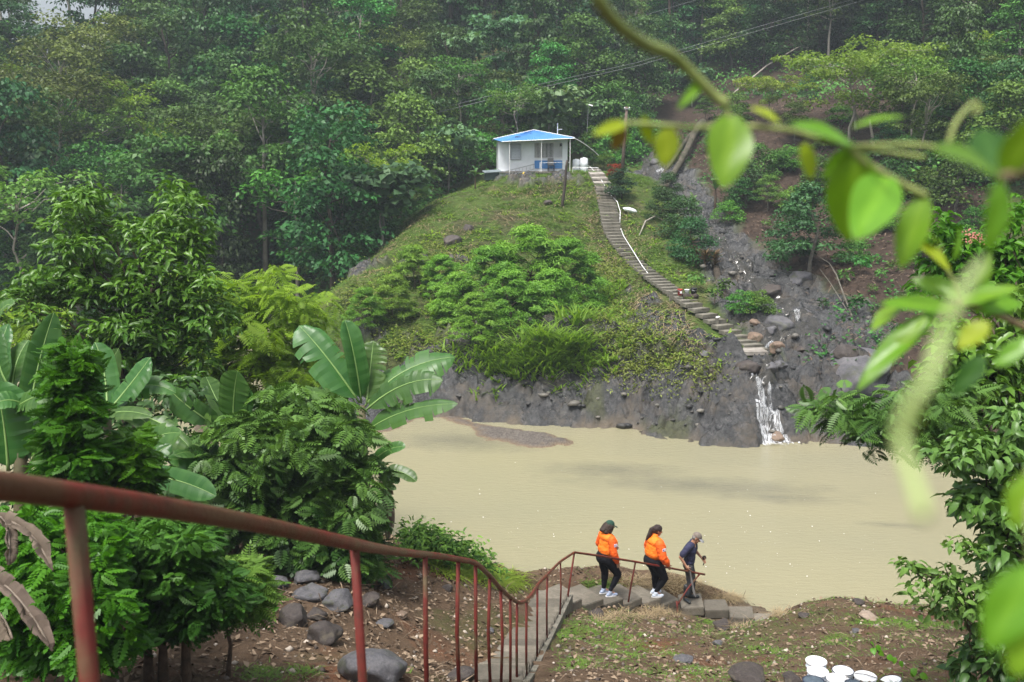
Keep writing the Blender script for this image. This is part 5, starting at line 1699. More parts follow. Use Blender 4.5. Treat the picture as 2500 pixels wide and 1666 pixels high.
tag(link("white_sack", me, None, g + Vector((0, 0, 0.12)), (0, 0.3, 0)), "crumpled white sack on the slope right of the stairway", "sack")
# croton bushes beside the terrace
crot = leaf_mat("leaf_croton", (0.05, 0.11, 0.02), (0.12, 0.2, 0.03), 0.25, old=None)
crot_r = leaf_mat("leaf_croton_red", (0.16, 0.05, 0.015), (0.34, 0.13, 0.03), 0.25)
for i, (px, py, m_, s, lab) in enumerate([(1475, 415, crot, 1.0, "green ornamental bush at the head of the stairway"), (1492, 440, crot_r, 0.5, "orange-red croton beside the head of the stairway"), (1508, 425, crot_r, 0.5, "red croton left of the utility pole"), (1440, 412, crot, 0.8, "thin green bush at the terrace edge")]):
    g = G(px, py, 60)
    q = thing("croton_bush", lab, "bush", g, 0, "ornamental bushes at the head of the stairway")
    cs = rng.normal(size=(14, 3)) * [0.35, 0.3, 0.3] + [0, 0, 0.75]; rs = np.full((14, 3), 0.28)
    p, d, u, t = clump_leaves(rng, cs, rs, 26, 0.0)
    link("leaves", leaves("croton_leaves", p, d, u, 0.26, 0.09, T_FAR, t, m_), q)
    MB().tube([(0, 0, -0.1), (0.03, 0, 0.7)], 0.03, 5).build("stem", B_BROWN, q); q.scale = (s, s, s * 1.1)

# ------------------------------------------------------------------ waterfall and running water
m, nt, b = new_mat("white_water")
f = noise_fac(nt, 3.0, 8, 0.75, 0.35, 0.6)
tcw = nd(nt, "ShaderNodeTexCoord"); mpw = nd(nt, "ShaderNodeMapping"); mpw.inputs["Scale"].default_value = (9, 1.5, 1.2)
nt.links.new(tcw.outputs["Object"], mpw.inputs[0])
nw = nd(nt, "ShaderNodeTexNoise"); nw.inputs["Scale"].default_value = 1.6; nw.inputs["Detail"].default_value = 8; nw.inputs["Roughness"].default_value = 0.75
nt.links.new(mpw.outputs[0], nw.inputs["Vector"])
ra = nd(nt, "ShaderNodeMapRange"); ra.inputs["From Min"].default_value = 0.40; ra.inputs["From Max"].default_value = 0.78
nt.links.new(nw.outputs["Fac"], ra.inputs["Value"]); nt.links.new(ra.outputs[0], b.inputs["Alpha"])
b.inputs["Base Color"].default_value = (0.82, 0.85, 0.88, 1); b.inputs["Roughness"].default_value = 0.4
M_FALL = m


def ribbon(pts, wid, lift=0.05, n=5, seed=0):
    """a sheet of water clinging to the rock along a plan path"""
    v, f = [], []
    k_ = np.arange(n)
    PX = np.array([[x + (k / (n - 1) - 0.5) * wid[i] for k in range(n)] for i, (x, y) in enumerate(pts)])
    PX = PX + 0.06 * vnoise(np.arange(len(pts))[:, None] * 0.8 + 0 * PX, k_[None, :] + 0 * PX, seed=seed)
    PY = np.array([[y] * n for x, y in pts], float)
    PZ = np.maximum(H_far(PX, PY), -0.02) + lift + 0.06 * np.sin(math.pi * k_ / (n - 1))[None, :]
    v = [tuple(q) for q in np.stack([PX, PY, PZ], -1).reshape(-1, 3)]
    for i in range(len(pts) - 1):
        for k in range(n - 1):
            f.append((i * n + k, i * n + k + 1, (i + 1) * n + k + 1, (i + 1) * n + k))
    return v, f


ys = np.linspace(39.3, 36.6, 40)
v, f = ribbon([(float(WFX(y)), y) for y in ys], np.interp(ys, [36.6, 38, 39.3], [0.85, 0.55, 0.16]), 0.06)
v2, f2 = ribbon([(float(WFX(y)) + 0.12 + 0.55 * (40 - y) / 3.4, y) for y in np.linspace(38.6, 36.7, 30)], np.linspace(0.1, 0.35, 30), 0.07, seed=5)
fall = thing("waterfall", "thin white waterfall running down the black rock into the pond", "waterfall", (0, 0, 0))
mb = MB(); mb.add(v, f); mb.build("main_stream", M_FALL, fall, True)
mb = MB(); mb.add(v2, f2); mb.build("side_stream", M_FALL, fall, True)
# foam where it meets the pond
fp = Wz(1890, 1083)
mb = MB()
rngw = np.random.default_rng(9)
for _ in range(90):
    x, y = fp.x + rngw.normal() * 0.45, fp.y + 0.12 + abs(rngw.normal()) * 0.16
    r = 0.02 + 0.05 * rngw.random()
    mb.lathe([(r, 0.0), (r * 0.7, r * 0.5), (r * 0.2, r * 0.7)], 6, (x, y, 0.0), capb=False)
tag(mb.build("foam", P_TRIM, None, True), "white foam at the foot of the waterfall", None, None, "stuff")
# rain bubbles and flecks drifting on the pond
mb = MB()
for _ in range(300):
    px = rngw.uniform(900, 2350); py = rngw.uniform(1110, 1480)
    if rngw.random() < 0.65: px = 1650 + 330 * rngw.normal(); py = 1330 + 80 * rngw.normal()
    if py < 1090: continue
    p = Wz(px, py)
    r = 0.004 + 0.016 * rngw.random() ** 5
    mb.lathe([(r, 0.0), (r * 0.8, r * 0.4)], 5, (p.x, p.y, 0.001), capb=False)
tag(mb.build("bubbles", P_TRIM, None), "pale bubbles and flecks scattered on the muddy water", None, None, "stuff")
# shallow sheets of water in the stream bed
m, nt, b = new_mat("stream_water")
b.inputs["Base Color"].default_value = (0.06, 0.058, 0.052, 1); b.inputs["Roughness"].default_value = 0.08; b.inputs["IOR"].default_value = 1.33
bump(nt, b, noise_fac(nt, 4, 6, 0.6, 0, 1), 0.3, 0.03)
b.inputs["Alpha"].default_value = 0.75


def stream_ribbon(t0, t1, w, off, mat, lift, n, seed, parent=None, name="stream_water"):
    """a film of water along part of the stream's centre line"""
    sx_ = np.array([q[0] for q in STREAM]); sy_ = np.array([q[1] for q in STREAM])
    tt = np.linspace(t0, t1, n); ii = np.arange(len(sx_))
    x = np.interp(tt, ii, sx_) + off + 0.35 * vnoise(tt * 4, tt * 0 + seed); y = np.interp(tt, ii, sy_)
    ww = w * (0.75 + 0.5 * vnoise(tt * 5, tt * 0 + seed + 3))
    v, f = ribbon(list(zip(x, y)), ww, lift, 9, seed)
    mb = MB(); mb.add(v, f)
    return mb.build(name, mat, parent, True)


for i, (t0, t1, w, off) in enumerate([(0.05, 1.0, 1.1, 0.0), (0.9, 2.2, 1.3, -0.8), (1.6, 3.2, 1.2, 0.3), (3.0, 4.6, 1.2, 0.0), (4.4, 6.0, 0.9, 0.1), (6.8, 8.9, 1.1, 0.0)]):
    tag(stream_ribbon(t0, t1, w, off, m, 0.03, 60, i), kind="structure")
casc = thing("cascade", "broken white cascades in the stony stream above the waterfall", "cascade", (0, 0, 0))
for i, (t0, t1, w, off) in enumerate([(2.4, 2.6, 0.28, 0.2), (1.35, 1.55, 0.22, -0.5), (7.7, 7.95, 0.5, 0.0)]):
    stream_ribbon(t0, t1, w, off, M_FALL, 0.06, 16, 20 + i, casc, "white_water")
# ------------------------------------------------------------------ near stairway with its rusty red handrail
P_RUST = None
m, nt, b = new_mat("rusty_red_paint")
n1 = noise_fac(nt, 7, 8, 0.7, 0.42, 0.62); n2 = noise_fac(nt, 2.2, 6, 0.6, 0.48, 0.6)
c = mixc(nt, n1, (0.155, 0.017, 0.012), (0.085, 0.018, 0.011))
c = mixc(nt, noise_fac(nt, 26, 6, 0.75, 0.56, 0.66), c, (0.035, 0.016, 0.012))
nt.links.new(mixc(nt, n2, c, (0.10, 0.042, 0.022)), b.inputs["Base Color"])
b.inputs["Roughness"].default_value = 0.42; b.inputs["Specular IOR Level"].default_value = 0.3
bump(nt, b, noise_fac(nt, 45, 6, 0.7, 0, 1), 0.8, 0.008)
P_RUST = m
m, nt, b = new_mat("mossy_red_paint")
tcx = nd(nt, "ShaderNodeTexCoord"); mpx = nd(nt, "ShaderNodeMapping"); mpx.inputs["Scale"].default_value = (6, 6, 2.2)
nt.links.new(tcx.outputs["Object"], mpx.inputs[0])
nz = nd(nt, "ShaderNodeTexNoise"); nz.inputs["Scale"].default_value = 1.6; nz.inputs["Detail"].default_value = 6
nt.links.new(mpx.outputs[0], nz.inputs["Vector"])
rr = nd(nt, "ShaderNodeMapRange"); rr.inputs["From Min"].default_value = 0.54; rr.inputs["From Max"].default_value = 0.68
nt.links.new(nz.outputs["Fac"], rr.inputs["Value"])
c = mixc(nt, noise_fac(nt, 12, 6, 0.7), (0.15, 0.022, 0.018), (0.085, 0.024, 0.017))
nt.links.new(mixc(nt, rr.outputs[0], c, mixc(nt, noise_fac(nt, 20, 6, 0.7), (0.075, 0.06, 0.028), (0.12, 0.085, 0.05))), b.inputs["Base Color"])
b.inputs["Roughness"].default_value = 0.65; b.inputs["Specular IOR Level"].default_value = 0.2
bump(nt, b, noise_fac(nt, 60, 6, 0.7, 0, 1), 0.4, 0.003)
P_RUSTMOSS = m
m, nt, b = new_mat("weathered_concrete")
c = mixc(nt, noise_fac(nt, 1.8, 10, 0.65, 0.3, 0.7), (0.205, 0.178, 0.142), (0.08, 0.069, 0.05))
c = mixc(nt, noise_fac(nt, 14, 8, 0.75, 0.4, 0.7), c, (0.085, 0.08, 0.06))
oi = nd(nt, "ShaderNodeObjectInfo"); hv = nd(nt, "ShaderNodeHueSaturation"); mr = nd(nt, "ShaderNodeMapRange"); mr.inputs["To Min"].default_value = 0.72; mr.inputs["To Max"].default_value = 1.18
nt.links.new(oi.outputs["Random"], mr.inputs["Value"]); nt.links.new(mr.outputs[0], hv.inputs["Value"]); nt.links.new(c, hv.inputs["Color"]); nt.links.new(hv.outputs[0], b.inputs["Base Color"])
b.inputs["Roughness"].default_value = 0.9
bump(nt, b, noise_fac(nt, 14, 9, 0.75, 0, 1), 0.6, 0.02)
P_STEP = m


def step_mesh(poly, h, seed, lip=0.02):
    """a cast concrete step: plan polygon (4 corners at its top) with a slightly worn top"""
    bm = bmesh.new()
    top = [bm.verts.new(Vector(p)) for p in poly]
    bot = [bm.verts.new(Vector(p) - Vector((0, 0, h))) for p in poly]
    bm.faces.new(top); bm.faces.new(bot[::-1])
    n = len(poly)
    for i in range(n):
        bm.faces.new([top[i], bot[i], bot[(i + 1) % n], top[(i + 1) % n]])
    bmesh.ops.recalc_face_normals(bm, faces=bm.faces)
    bmesh.ops.bevel(bm, geom=[e for e in bm.edges], offset=0.015, segments=2, affect='EDGES', clamp_overlap=True)
    bmesh.ops.subdivide_edges(bm, edges=[e for e in bm.edges if e.calc_length() > 0.3], cuts=3, use_grid_fill=True)
    for v in bm.verts:
        q = v.co
        v.co += Vector((vnoise(q.x * 4 + seed, q.y * 4, q.z * 4), vnoise(q.x * 4, q.y * 4 + seed, q.z * 4), vnoise(q.x * 3, q.y * 3, q.z * 3 + seed))) * 0.01
    me = bpy.data.meshes.new("step"); bm.to_mesh(me); bm.free(); me.materials.append(P_STEP)
    return me


ns = thing("near_stairway", "worn grey concrete stairway running down to the bank and turning right to the water", "stairway", (0, 0, 0))
# flight going away from the viewer; right edge follows these points
ra_ = W(1420, 1668 + 90, 11.6); ra_.z = 4.25
rb_ = W(1385, 1448, 21.2)
R0 = Vector((0.13, 11.4, 4.3)); R1 = Vector((W(1293, 1640, 14.6).x, W(1293, 1640, 14.6).y, W(1293, 1640, 14.6).z)); R2 = W(1388, 1452, 21.0)
edge = [R0, R1, R2]


def on_edge(t):
    L = [(edge[i + 1] - edge[i]).length for i in range(2)]
    s = t * sum(L)
    return edge[0].lerp(edge[1], s / L[0]) if s < L[0] else edge[1].lerp(edge[2], (s - L[0]) / L[1])


NS = 19
for k in range(NS):
    a, b_ = on_edge(k / NS), on_edge((k + 1) / NS)
    z = a.z
    w = 0.66 + 0.02 * vnoise(k * 2.2, 1)
    ov = -0.035
    poly = [(a.x - w, a.y, z), (a.x, a.y, z), (b_.x, b_.y + ov, z), (b_.x - w, b_.y + ov, z)]
    link("step", step_mesh(poly, 0.5, k * 3.1), ns)
# stringer wall to the right of the flight
mb = MB()
for k in range(12):
    a, b_ = on_edge(k / 12), on_edge((k + 1) / 12)
    mb.add([(a.x + 0.005, a.y, a.z + 0.0), (a.x + 0.09, a.y, a.z + 0.0), (b_.x + 0.09, b_.y, b_.z + 0.0), (b_.x + 0.005, b_.y, b_.z + 0.0),
            (a.x + 0.005, a.y, a.z - 0.9), (a.x + 0.09, a.y, a.z - 0.9), (b_.x + 0.09, b_.y, b_.z - 0.9), (b_.x + 0.005, b_.y, b_.z - 0.9)],
           [(0, 1, 2, 3), (1, 5, 6, 2), (0, 3, 7, 4), (0, 4, 5, 1), (3, 2, 6, 7)])
mb.build("stringer", P_CONCDK, ns)
# flight turning right: skewed winders stepping down towards the water
corner_px = [(1421, 1461, 21.3), (1474, 1462, 21.75), (1522, 1462, 22.15), (1569, 1459, 22.62), (1615, 1461, 22.98), (1660, 1463, 23.35)]
front = [W(*c_) for c_ in corner_px]
start = W(1384, 1476, 20.85); start.z = front[0].z + 0.1
zprev = R2.z
pts = [start] + front
for k in range(len(front)):
    a, b_ = pts[k], pts[k + 1]
    z = front[k].z
    # back (water-side) corners lie up and to the left in the picture
    dv = Vector((-0.45, 0.78, 0))
    a2, b2 = a + dv * 1.0, b_ + dv * 1.0
    poly = [(a.x - 0.02, a.y - 0.0, z), (b_.x, b_.y, z), (b2.x, b2.y, z), (a2.x - 0.1, a2.y + 0.0, z)]
    link("step", step_mesh(poly, 0.16 if k else 0.4, 50 + k * 2.3), ns)
    mb = MB(); i_ = 0.06
    mb.add([(a.x + i_, a.y + i_, z - 0.16), (b_.x - i_, b_.y + i_, z - 0.16), (b2.x - i_, b2.y - i_, z - 0.16), (a2.x + i_, a2.y - i_, z - 0.16), (a.x + i_, a.y + i_, z - 0.8), (b_.x - i_, b_.y + i_, z - 0.8), (b2.x - i_, b2.y - i_, z - 0.8), (a2.x + i_, a2.y - i_, z - 0.8)],
           [(0, 1, 2, 3), (0, 4, 5, 1), (1, 5, 6, 2), (2, 6, 7, 3), (3, 7, 4, 0)])
    mb.build("step_base", P_CONCDK, ns)
for k, (c4, d) in enumerate([([(1664, 1485), (1720, 1484), (1711, 1449), (1655, 1450)], 23.25), ([(1721, 1491), (1781, 1490), (1771, 1463), (1718, 1464)], 23.35), ([(1783, 1508), (1843, 1510), (1836, 1481), (1776, 1481)], 23.15), ([(1843, 1528), (1906, 1529), (1896, 1497), (1840, 1497)], 22.95)]):
    zz = W(c4[1][0], c4[1][1], d).z
    poly = [tuple(Wz(px, py, zz)) for px, py in c4]
    link("step", step_mesh(poly, 0.2, 80 + k * 1.7), ns)
    mb = MB(); cx_ = sum(p[0] for p in poly) / 4; cy_ = sum(p[1] for p in poly) / 4
    mb.box((cx_, cy_, zz - 0.55), (0.45, 0.5, 0.72)); mb.build("step_base", P_CONCDK, ns)

hr = thing("handrail", "rusty red pipe handrail running down beside the near stairway", "railing", (0, 0, 0))
top_px = [(-260, 1160, 1.25), (0, 1187, 1.55), (210, 1214, 1.8), (425, 1244, 2.2), (640, 1282, 2.8), (850, 1326, 3.6), (930, 1341, 4.8), (1000, 1351, 6.0), (1070, 1358, 7.2), (1119, 1366, 8.0), (1161, 1376, 8.8), (1195, 1406, 9.8), (1221, 1436, 10.7), (1255, 1466, 12.0), (1276, 1471, 12.7), (1297, 1453, 14.0), (1314, 1427, 15.2), (1340, 1400, 16.8), (1370, 1370, 18.8), (1402, 1349, 20.8), (1446, 1355, 21.2), (1552, 1372, 22.3), (1640, 1388, 23.0), (1720, 1403, 23.6)]
TP = [W(*t) for t in top_px]
Q = []
for i in range(len(TP) - 1):
    p0, p1, p2, p3 = TP[max(i - 1, 0)], TP[i], TP[i + 1], TP[min(i + 2, len(TP) - 1)]
    for j in range(5):
        t = j / 5
        q = 0.5 * ((2 * p1) + (-p0 + p2) * t + (2 * p0 - 5 * p1 + 4 * p2 - p3) * t * t + (-p0 + 3 * p1 - 3 * p2 + p3) * t ** 3)
        if i >= 18: q = p1.lerp(p2, t)
        Q.append(q)
Q.append(TP[-1])
MB().tube(Q, 0.024, 12).build("top_rail", P_RUST, hr, True)


def rail_at(px):
    i = max(j for j in range(len(top_px) - 1) if top_px[j][0] <= px)
    t = (px - top_px[i][0]) / (top_px[i + 1][0] - top_px[i][0])
    return TP[i].lerp(TP[i + 1], t)


bal = [(175, 1.15, 0.018), (862, 1.5, 0.018), (1035, 1.35, 0.017), (1119, 1.3, 0.017), (1161, 1.3, 0.017), (1196, 1.2, 0.017), (1222, 1.2, 0.017), (1245, 1.15, 0.017), (1262, 1.15, 0.017), (1285, 1.2, 0.017), (1312, 1.15, 0.017), (1336, 1.12, 0.017), (1368, 1.12, 0.016)]
for px, L, r in bal:
    p = rail_at(px)
    lean = Vector((0.02 * vnoise(px, 3), 0.015, 0))
    MB().tube([p - Vector((0, 0, 0.01)), p - Vector((0, 0, L * 0.5)) + lean, p - Vector((0, 0, L))], r, 10).build("baluster", P_RUSTMOSS, hr, True)
for a, b_ in ((W(1402, 1351, 20.8), W(1380, 1494, 20.7)), (W(1551, 1374, 22.3), W(1529, 1492, 22.4)), (W(1708, 1402, 23.5), W(1652, 1470, 23.0)), (W(1652, 1468, 23.0), W(1655, 1498, 22.95))):
    MB().tube([a, a.lerp(b_, 0.5), b_ - Vector((0, 0, 0.1))], 0.019, 8).build("baluster", P_RUSTMOSS, hr, True)

# ------------------------------------------------------------------ boulders and litter of the near bank
for (px, py, w, lab, mat, sd, hr_) in [
    (710, 1530, 84, "dark brown boulder on the litter, left-hand one of the front pair", R_DARK, 101, 0.85), (788, 1570, 92, "dark brown rounded boulder in front, right-hand one of the pair", R_DARK, 102, 0.7),
    (770, 1515, 58, "hollow dark rock behind the front pair of boulders", R_DARK, 103, 0.7), (755, 1462, 90, "wedge-shaped grey boulder below the dark pinnate bush", R_GREY, 104, 0.5),
    (822, 1488, 84, "smooth grey boulder beside the wedge-shaped one", R_GREY, 105, 0.65), (900, 1480, 64, "brown-grey boulder just left of the second baluster", R_DARK, 106, 0.6),
    (670, 1440, 70, "mossy grey rock at the foot of the dark bush, leftmost of its row", R_GREY, 107, 0.5), (740, 1425, 74, "mossy rounded rock under the dark bush, next to the seedlings", R_GREY, 108, 0.55),
    (936, 1436, 44, "small blue-grey rock on the bare bank, behind the balusters", R_GREY, 109, 0.6), (935, 1530, 52, "flat grey-green stone sunk in the bank soil", R_GREY, 110, 0.3),
    (978, 1508, 40, "flat pinkish stone beside the sunken grey-green one", R_TAN, 111, 0.3), (905, 1680, 175, "largest blue-grey boulder, rising at the photo's bottom edge", R_GREY, 112, 0.75),
    (650, 1462, 40, "low grey stone half buried left of the wedge-shaped boulder", R_GREY, 113, 0.4), (1120, 1665, 80, "dark rock at the bottom edge beside the stair", R_DARK, 114, 0.6),
    (1092, 1442, 30, "brown rock on the red bank soil near the weeds", R_DARK, 115, 0.6), (1195, 1545, 24, "small grey stone on the bank by the balusters", R_GREY, 116, 0.6),
    (1456, 1506, 40, "dark brown rock under the turning flight of steps", R_DARK, 117, 0.6), (1640, 1527, 30, "ochre stone below the lower steps", R_TAN, 118, 0.5),
    (1765, 1540, 50, "grey-brown block beneath the lowest steps", R_DARK, 119, 0.8), (1670, 1618, 55, "flat grey stone in the bare soil right of the stair", R_GREY, 120, 0.25),
    (1752, 1575, 26, "small bluish stone in the bare soil near the lowest steps", R_GREY, 121, 0.6), (2098, 1478, 34, "dark rock perched on top of the earth mound", R_DARK, 122, 0.5), (1965, 1508, 32, "flat brown rock at the left foot of the earth mound", R_DARK, 123, 0.4),
    (2125, 1516, 50, "white flaking rock in the grass on the earth mound", R_PALE, 124, 0.5), (2092, 1545, 26, "small grey stone below the white flaking rock", R_GREY, 125, 0.4),
    (1830, 1672, 100, "dark wet log-like rock left of the buckets", R_DARK, 126, 0.55), (1940, 1676, 60, "dark rock just left of the bucket group", R_DARK, 127, 0.7)]:
    boulder(px, py, w, lab, mat, sd, "rocks of the near bank", 8, hr_)

rng = np.random.default_rng(61)
# chips, sticks and dead leaves on the bank
N = 26000
Xl = rng.uniform(-9, 12, N); Yl = rng.uniform(9.5, 23, N)
ok = (Yl < edge_y(Xl) + 0.2) & (np.abs(Xl) < 0.56 * Yl) & ~((np.abs(Xl - np.interp(Yl, [11, 21], [-0.1, 0.9])) < 0.42) & (Yl < 20.8))
w_ = np.where(Xl < 0.3, 1.0, 0.55); ok &= rng.random(N) < w_
Xl, Yl = Xl[ok], Yl[ok]; n = len(Xl); Zl = H_near(Xl, Yl)
d = norm(np.column_stack([rng.normal(size=(n, 2)), 0.25 * rng.normal(size=n)]))
ln = np.where(rng.random(n) < 0.12, 0.25 + 0.3 * rng.random(n), 0.04 + 0.09 * rng.random(n))
wd = np.where(ln > 0.24, 0.014, ln * 0.55)
me = leaves("bank_litter", np.column_stack([Xl, Yl, Zl + 0.012]), d, np.array([0, 0, 1]) + 0.35 * rng.normal(size=(n, 3)), ln, wd, T_FAR, rng.random(n),
            leaf_mat("leaf_bank_litter", (0.045, 0.03, 0.02), (0.28, 0.21, 0.145), 0.0, rough=0.9, hue=0, val=0, spec=0.1))
tag(link("leaf_litter", me), "dead leaves, chips and sticks strewn over the near bank", None, None, "stuff")
# pebbles
tet = np.array([(1, 0, 0), (-0.5, 0.87, 0), (-0.5, -0.87, 0), (0.1, 0.05, 0.8), (0.5, 0.8, 0.3)], float)
N = 5200
Xl = rng.uniform(-9, 12, N); Yl = rng.uniform(9.5, 22.5, N)
ok = (Yl < edge_y(Xl)) & ~((np.abs(Xl - np.interp(Yl, [11, 21], [-0.1, 0.9])) < 0.42) & (Yl < 20.8))
Xl, Yl = Xl[ok], Yl[ok]; n = len(Xl); Zl = H_near(Xl, Yl)
oc = np.array([(1, 0, 0.1), (0, 1, 0.1), (-1, 0, 0.1), (0, -1, 0.1), (0.1, 0.1, 0.75), (0, 0, -0.3)]); of = np.array([(0, 1, 4), (1, 2, 4), (2, 3, 4), (3, 0, 4), (1, 0, 5), (2, 1, 5), (3, 2, 5), (0, 3, 5)])
r = 0.012 + 0.05 * rng.random(n) ** 5
rot = rng.random(n) * 6.28
jit = 1 + 0.35 * rng.normal(size=(n, 6, 3))
V = oc[None] * jit * r[:, None, None]
V = np.stack([V[..., 0] * np.cos(rot)[:, None] - V[..., 1] * np.sin(rot)[:, None], V[..., 0] * np.sin(rot)[:, None] + V[..., 1] * np.cos(rot)[:, None], V[..., 2]], -1) + np.column_stack([Xl, Yl, Zl])[:, None, :]
me = raw_mesh("pebbles", V.reshape(-1, 3), (of[None] + (np.arange(n) * 6)[:, None, None]).reshape(-1, 3), None)
fattr(me, "tint", np.repeat(rng.random(n) ** 1.5, 8), 'FACE')
me.materials.append(leaf_mat("pebble_mix", (0.07, 0.055, 0.045), (0.46, 0.4, 0.33), 0.0, rough=0.8, hue=0, val=0, spec=0.2))
tag(link("pebbles", me), "loose pebbles and pale chips on the near bank", None, None, "stuff")


def near_grass(name, label, spots, hgt, wid, mat, seg=3, bend=0.6, lean=0.7, per=30):
    cx, cy, hh = [], [], []
    for (px, py, rx, ry, k) in spots:
        for _ in range(k):
            g = G(px + rx * rng.normal() * 0.6, py + ry * rng.normal() * 0.6, 8)
            for __ in range(per):
                cx.append(g.x + 0.07 * rng.normal()); cy.append(g.y + 0.07 * rng.normal()); hh.append(0.6 + 0.6 * rng.random())
    cx, cy, hh = np.array(cx), np.array(cy), np.array(hh)
    ok = H(cx, cy) > 0.12
    return grass_patch(name, label, cx[ok], cy[ok], hgt * hh[ok], wid, mat, rng, bend, seg, lean)


near_grass("bank_grass", "patches of short green grass on the near bank", [(1480, 1432, 60, 7, 46), (1400, 1540, 60, 14, 34), (1450, 1525, 60, 10, 24), (1720, 1520, 40, 10, 22), (1500, 1570, 90, 20, 36), (2150, 1520, 70, 8, 60), (2250, 1530, 60, 8, 34), (1410, 1620, 24, 12, 10), (1700, 1640, 30, 10, 8), (960, 1640, 8, 8, 4), (2050, 1560, 40, 14, 16), (640, 1650, 60, 14, 22), (1860, 1590, 70, 20, 12), (1580, 1600, 70, 20, 18), (720, 1640, 40, 10, 10), (1250, 1420, 20, 10, 14)], 0.15, 0.014, L_GRASS, 2, 0.7, 0.8, 24)
_X = rng.uniform(0.6, 11, 60000); _Y = rng.uniform(12, 22.4, 60000)
_k = (fbm(_X * 0.7, _Y * 0.7, octv=4, seed=19) > -0.22) & (_Y < edge_y(_X) - 0.1) & (_X > np.interp(_Y, [11, 21], [0.15, 1.45])) & (_X < 0.5 * _Y)
grass_patch("sparse_grass", "sparse short weeds and grass over the soil of the near bank", _X[_k], _Y[_k], 0.07 + 0.13 * rng.random(_k.sum()), 0.014, L_GRASS, rng, 0.7, 1, 1.0)
near_grass("straw_grass", "dry straw-coloured grass between the steps and the water", [(1620, 1425, 60, 6, 40), (1560, 1425, 50, 5, 22), (1780, 1465, 40, 8, 40), (1840, 1485, 40, 8, 34), (1690, 1440, 30, 6, 16), (1800, 1530, 30, 8, 14), (1590, 1500, 60, 8, 20), (1900, 1500, 16, 6, 12), (1480, 1510, 40, 6, 10)], 0.34, 0.011, L_STRAW, 3, 0.7, 0.75, 26)
near_grass("bank_weeds", "bright green blady grass falling over the edge of the red bank", [(1080, 1380, 40, 14, 60), (1150, 1400, 50, 14, 70), (1220, 1420, 40, 12, 40), (1030, 1355, 24, 10, 30)], 0.5, 0.02, L_TALL, 3, 0.9, 0.8, 16)
# leafy weeds above that grass
cx = []; 
for (px, py, rx, ry, k) in [(1050, 1340, 50, 22, 60), (1120, 1365, 50, 18, 50), (1010, 1330, 22, 12, 30), (1180, 1395, 30, 10, 16)]:
    for _ in range(k):
        g = G(px + rx * rng.normal() * 0.6, py + 30 + ry * rng.normal() * 0.5, 10)
        cx.append((g.x, g.y, g.z + 0.15 + 0.45 * rng.random()))
cx = np.array(cx); idx = np.repeat(np.arange(len(cx)), 14); n = len(idx)
p = cx[idx] + rng.normal(size=(n, 3)) * 0.1
p = p[p[:, 2] > 0.25]; n = len(p)
d = norm(rng.normal(size=(n, 3)) * [1, 1, 0.3])
me = leaves("weed_leaves", p, d, np.array([0, -0.2, 1]) + 0.4 * rng.normal(size=(n, 3)), 0.09 + 0.07 * rng.random(n), 0.06, T_leaf(), rng.random(n), L_FRESH)
tag(link("leafy_weeds", me), "leafy green weeds growing on the edge of the red bank", None, None, "stuff")

# ------------------------------------------------------------------ buckets
P_PAIL = solid("white_pail_plastic", (0.66, 0.71, 0.78), (0.58, 0.64, 0.72), 5, 0.4)
P_LID = solid("white_lid", (0.86, 0.87, 0.88), (0.78, 0.8, 0.81), 6, 0.4)
P_DKLID = solid("dark_lid", (0.10, 0.13, 0.16), (0.06, 0.08, 0.10), 9, 0.35)
P_RIM = solid("navy_rim", (0.015, 0.02, 0.05), (0.02, 0.025, 0.06), 6, 0.4)
first = {}


def bucket(px, py, wpx, d, kind, label, tilt=(0, 0)):
    c = W(px, py, d)
    r = wpx / F * d / 2
    h = r * 2.5
    q = thing("bucket", label, "bucket", c - Vector((0, 0, h)), px * 0.01, "plastic buckets at the bottom edge of the photo")
    MB().lathe([(r * 0.86, 0), (r * 0.88, 0.01), (r * 0.96, h * 0.72), (r * 1.0, h * 0.73), (r * 1.0, h * 0.77), (r * 0.965, h * 0.78), (r * 0.97, h * 0.93)], 28).build("body", P_PAIL, q, True)
    lid = P_DKLID if kind == 'dark' else P_LID
    MB().lathe([(r * 1.03, h * 0.93), (r * 1.05, h * 0.94), (r * 1.05, h * 0.985), (r * 1.02, h), (r * 0.95, h), (r * 0.93, h * 0.985), (r * 0.35, h * 0.985), (r * 0.33, h * 0.995), (r * 0.22, h * 0.995), (r * 0.2, h * 0.985), (r * 0.01, h * 0.985)], 28).build("lid", lid, q)
    if kind in ('rim', 'dark'):
        MB().lathe([(r * 1.035, h * 0.982), (r * 1.06, h * 0.99), (r * 1.055, h * 1.008), (r * 0.985, h * 1.008), (r * 0.965, h * 0.99)], 28, capb=False, capt=False).build("rim", P_RIM, q, True)
    hp_ = [(r * 1.04 * math.cos(a), r * 1.04 * math.sin(a) - 0.01, h * 0.75 - 0.10 * math.sin(-a) * (a < 0)) for a in np.linspace(0.0, -math.pi, 9)]
    MB().tube(hp_, 0.004, 5).build("handle", P_METAL, q)
    q.rotation_euler = (tilt[0], tilt[1], px * 0.01)
    return q


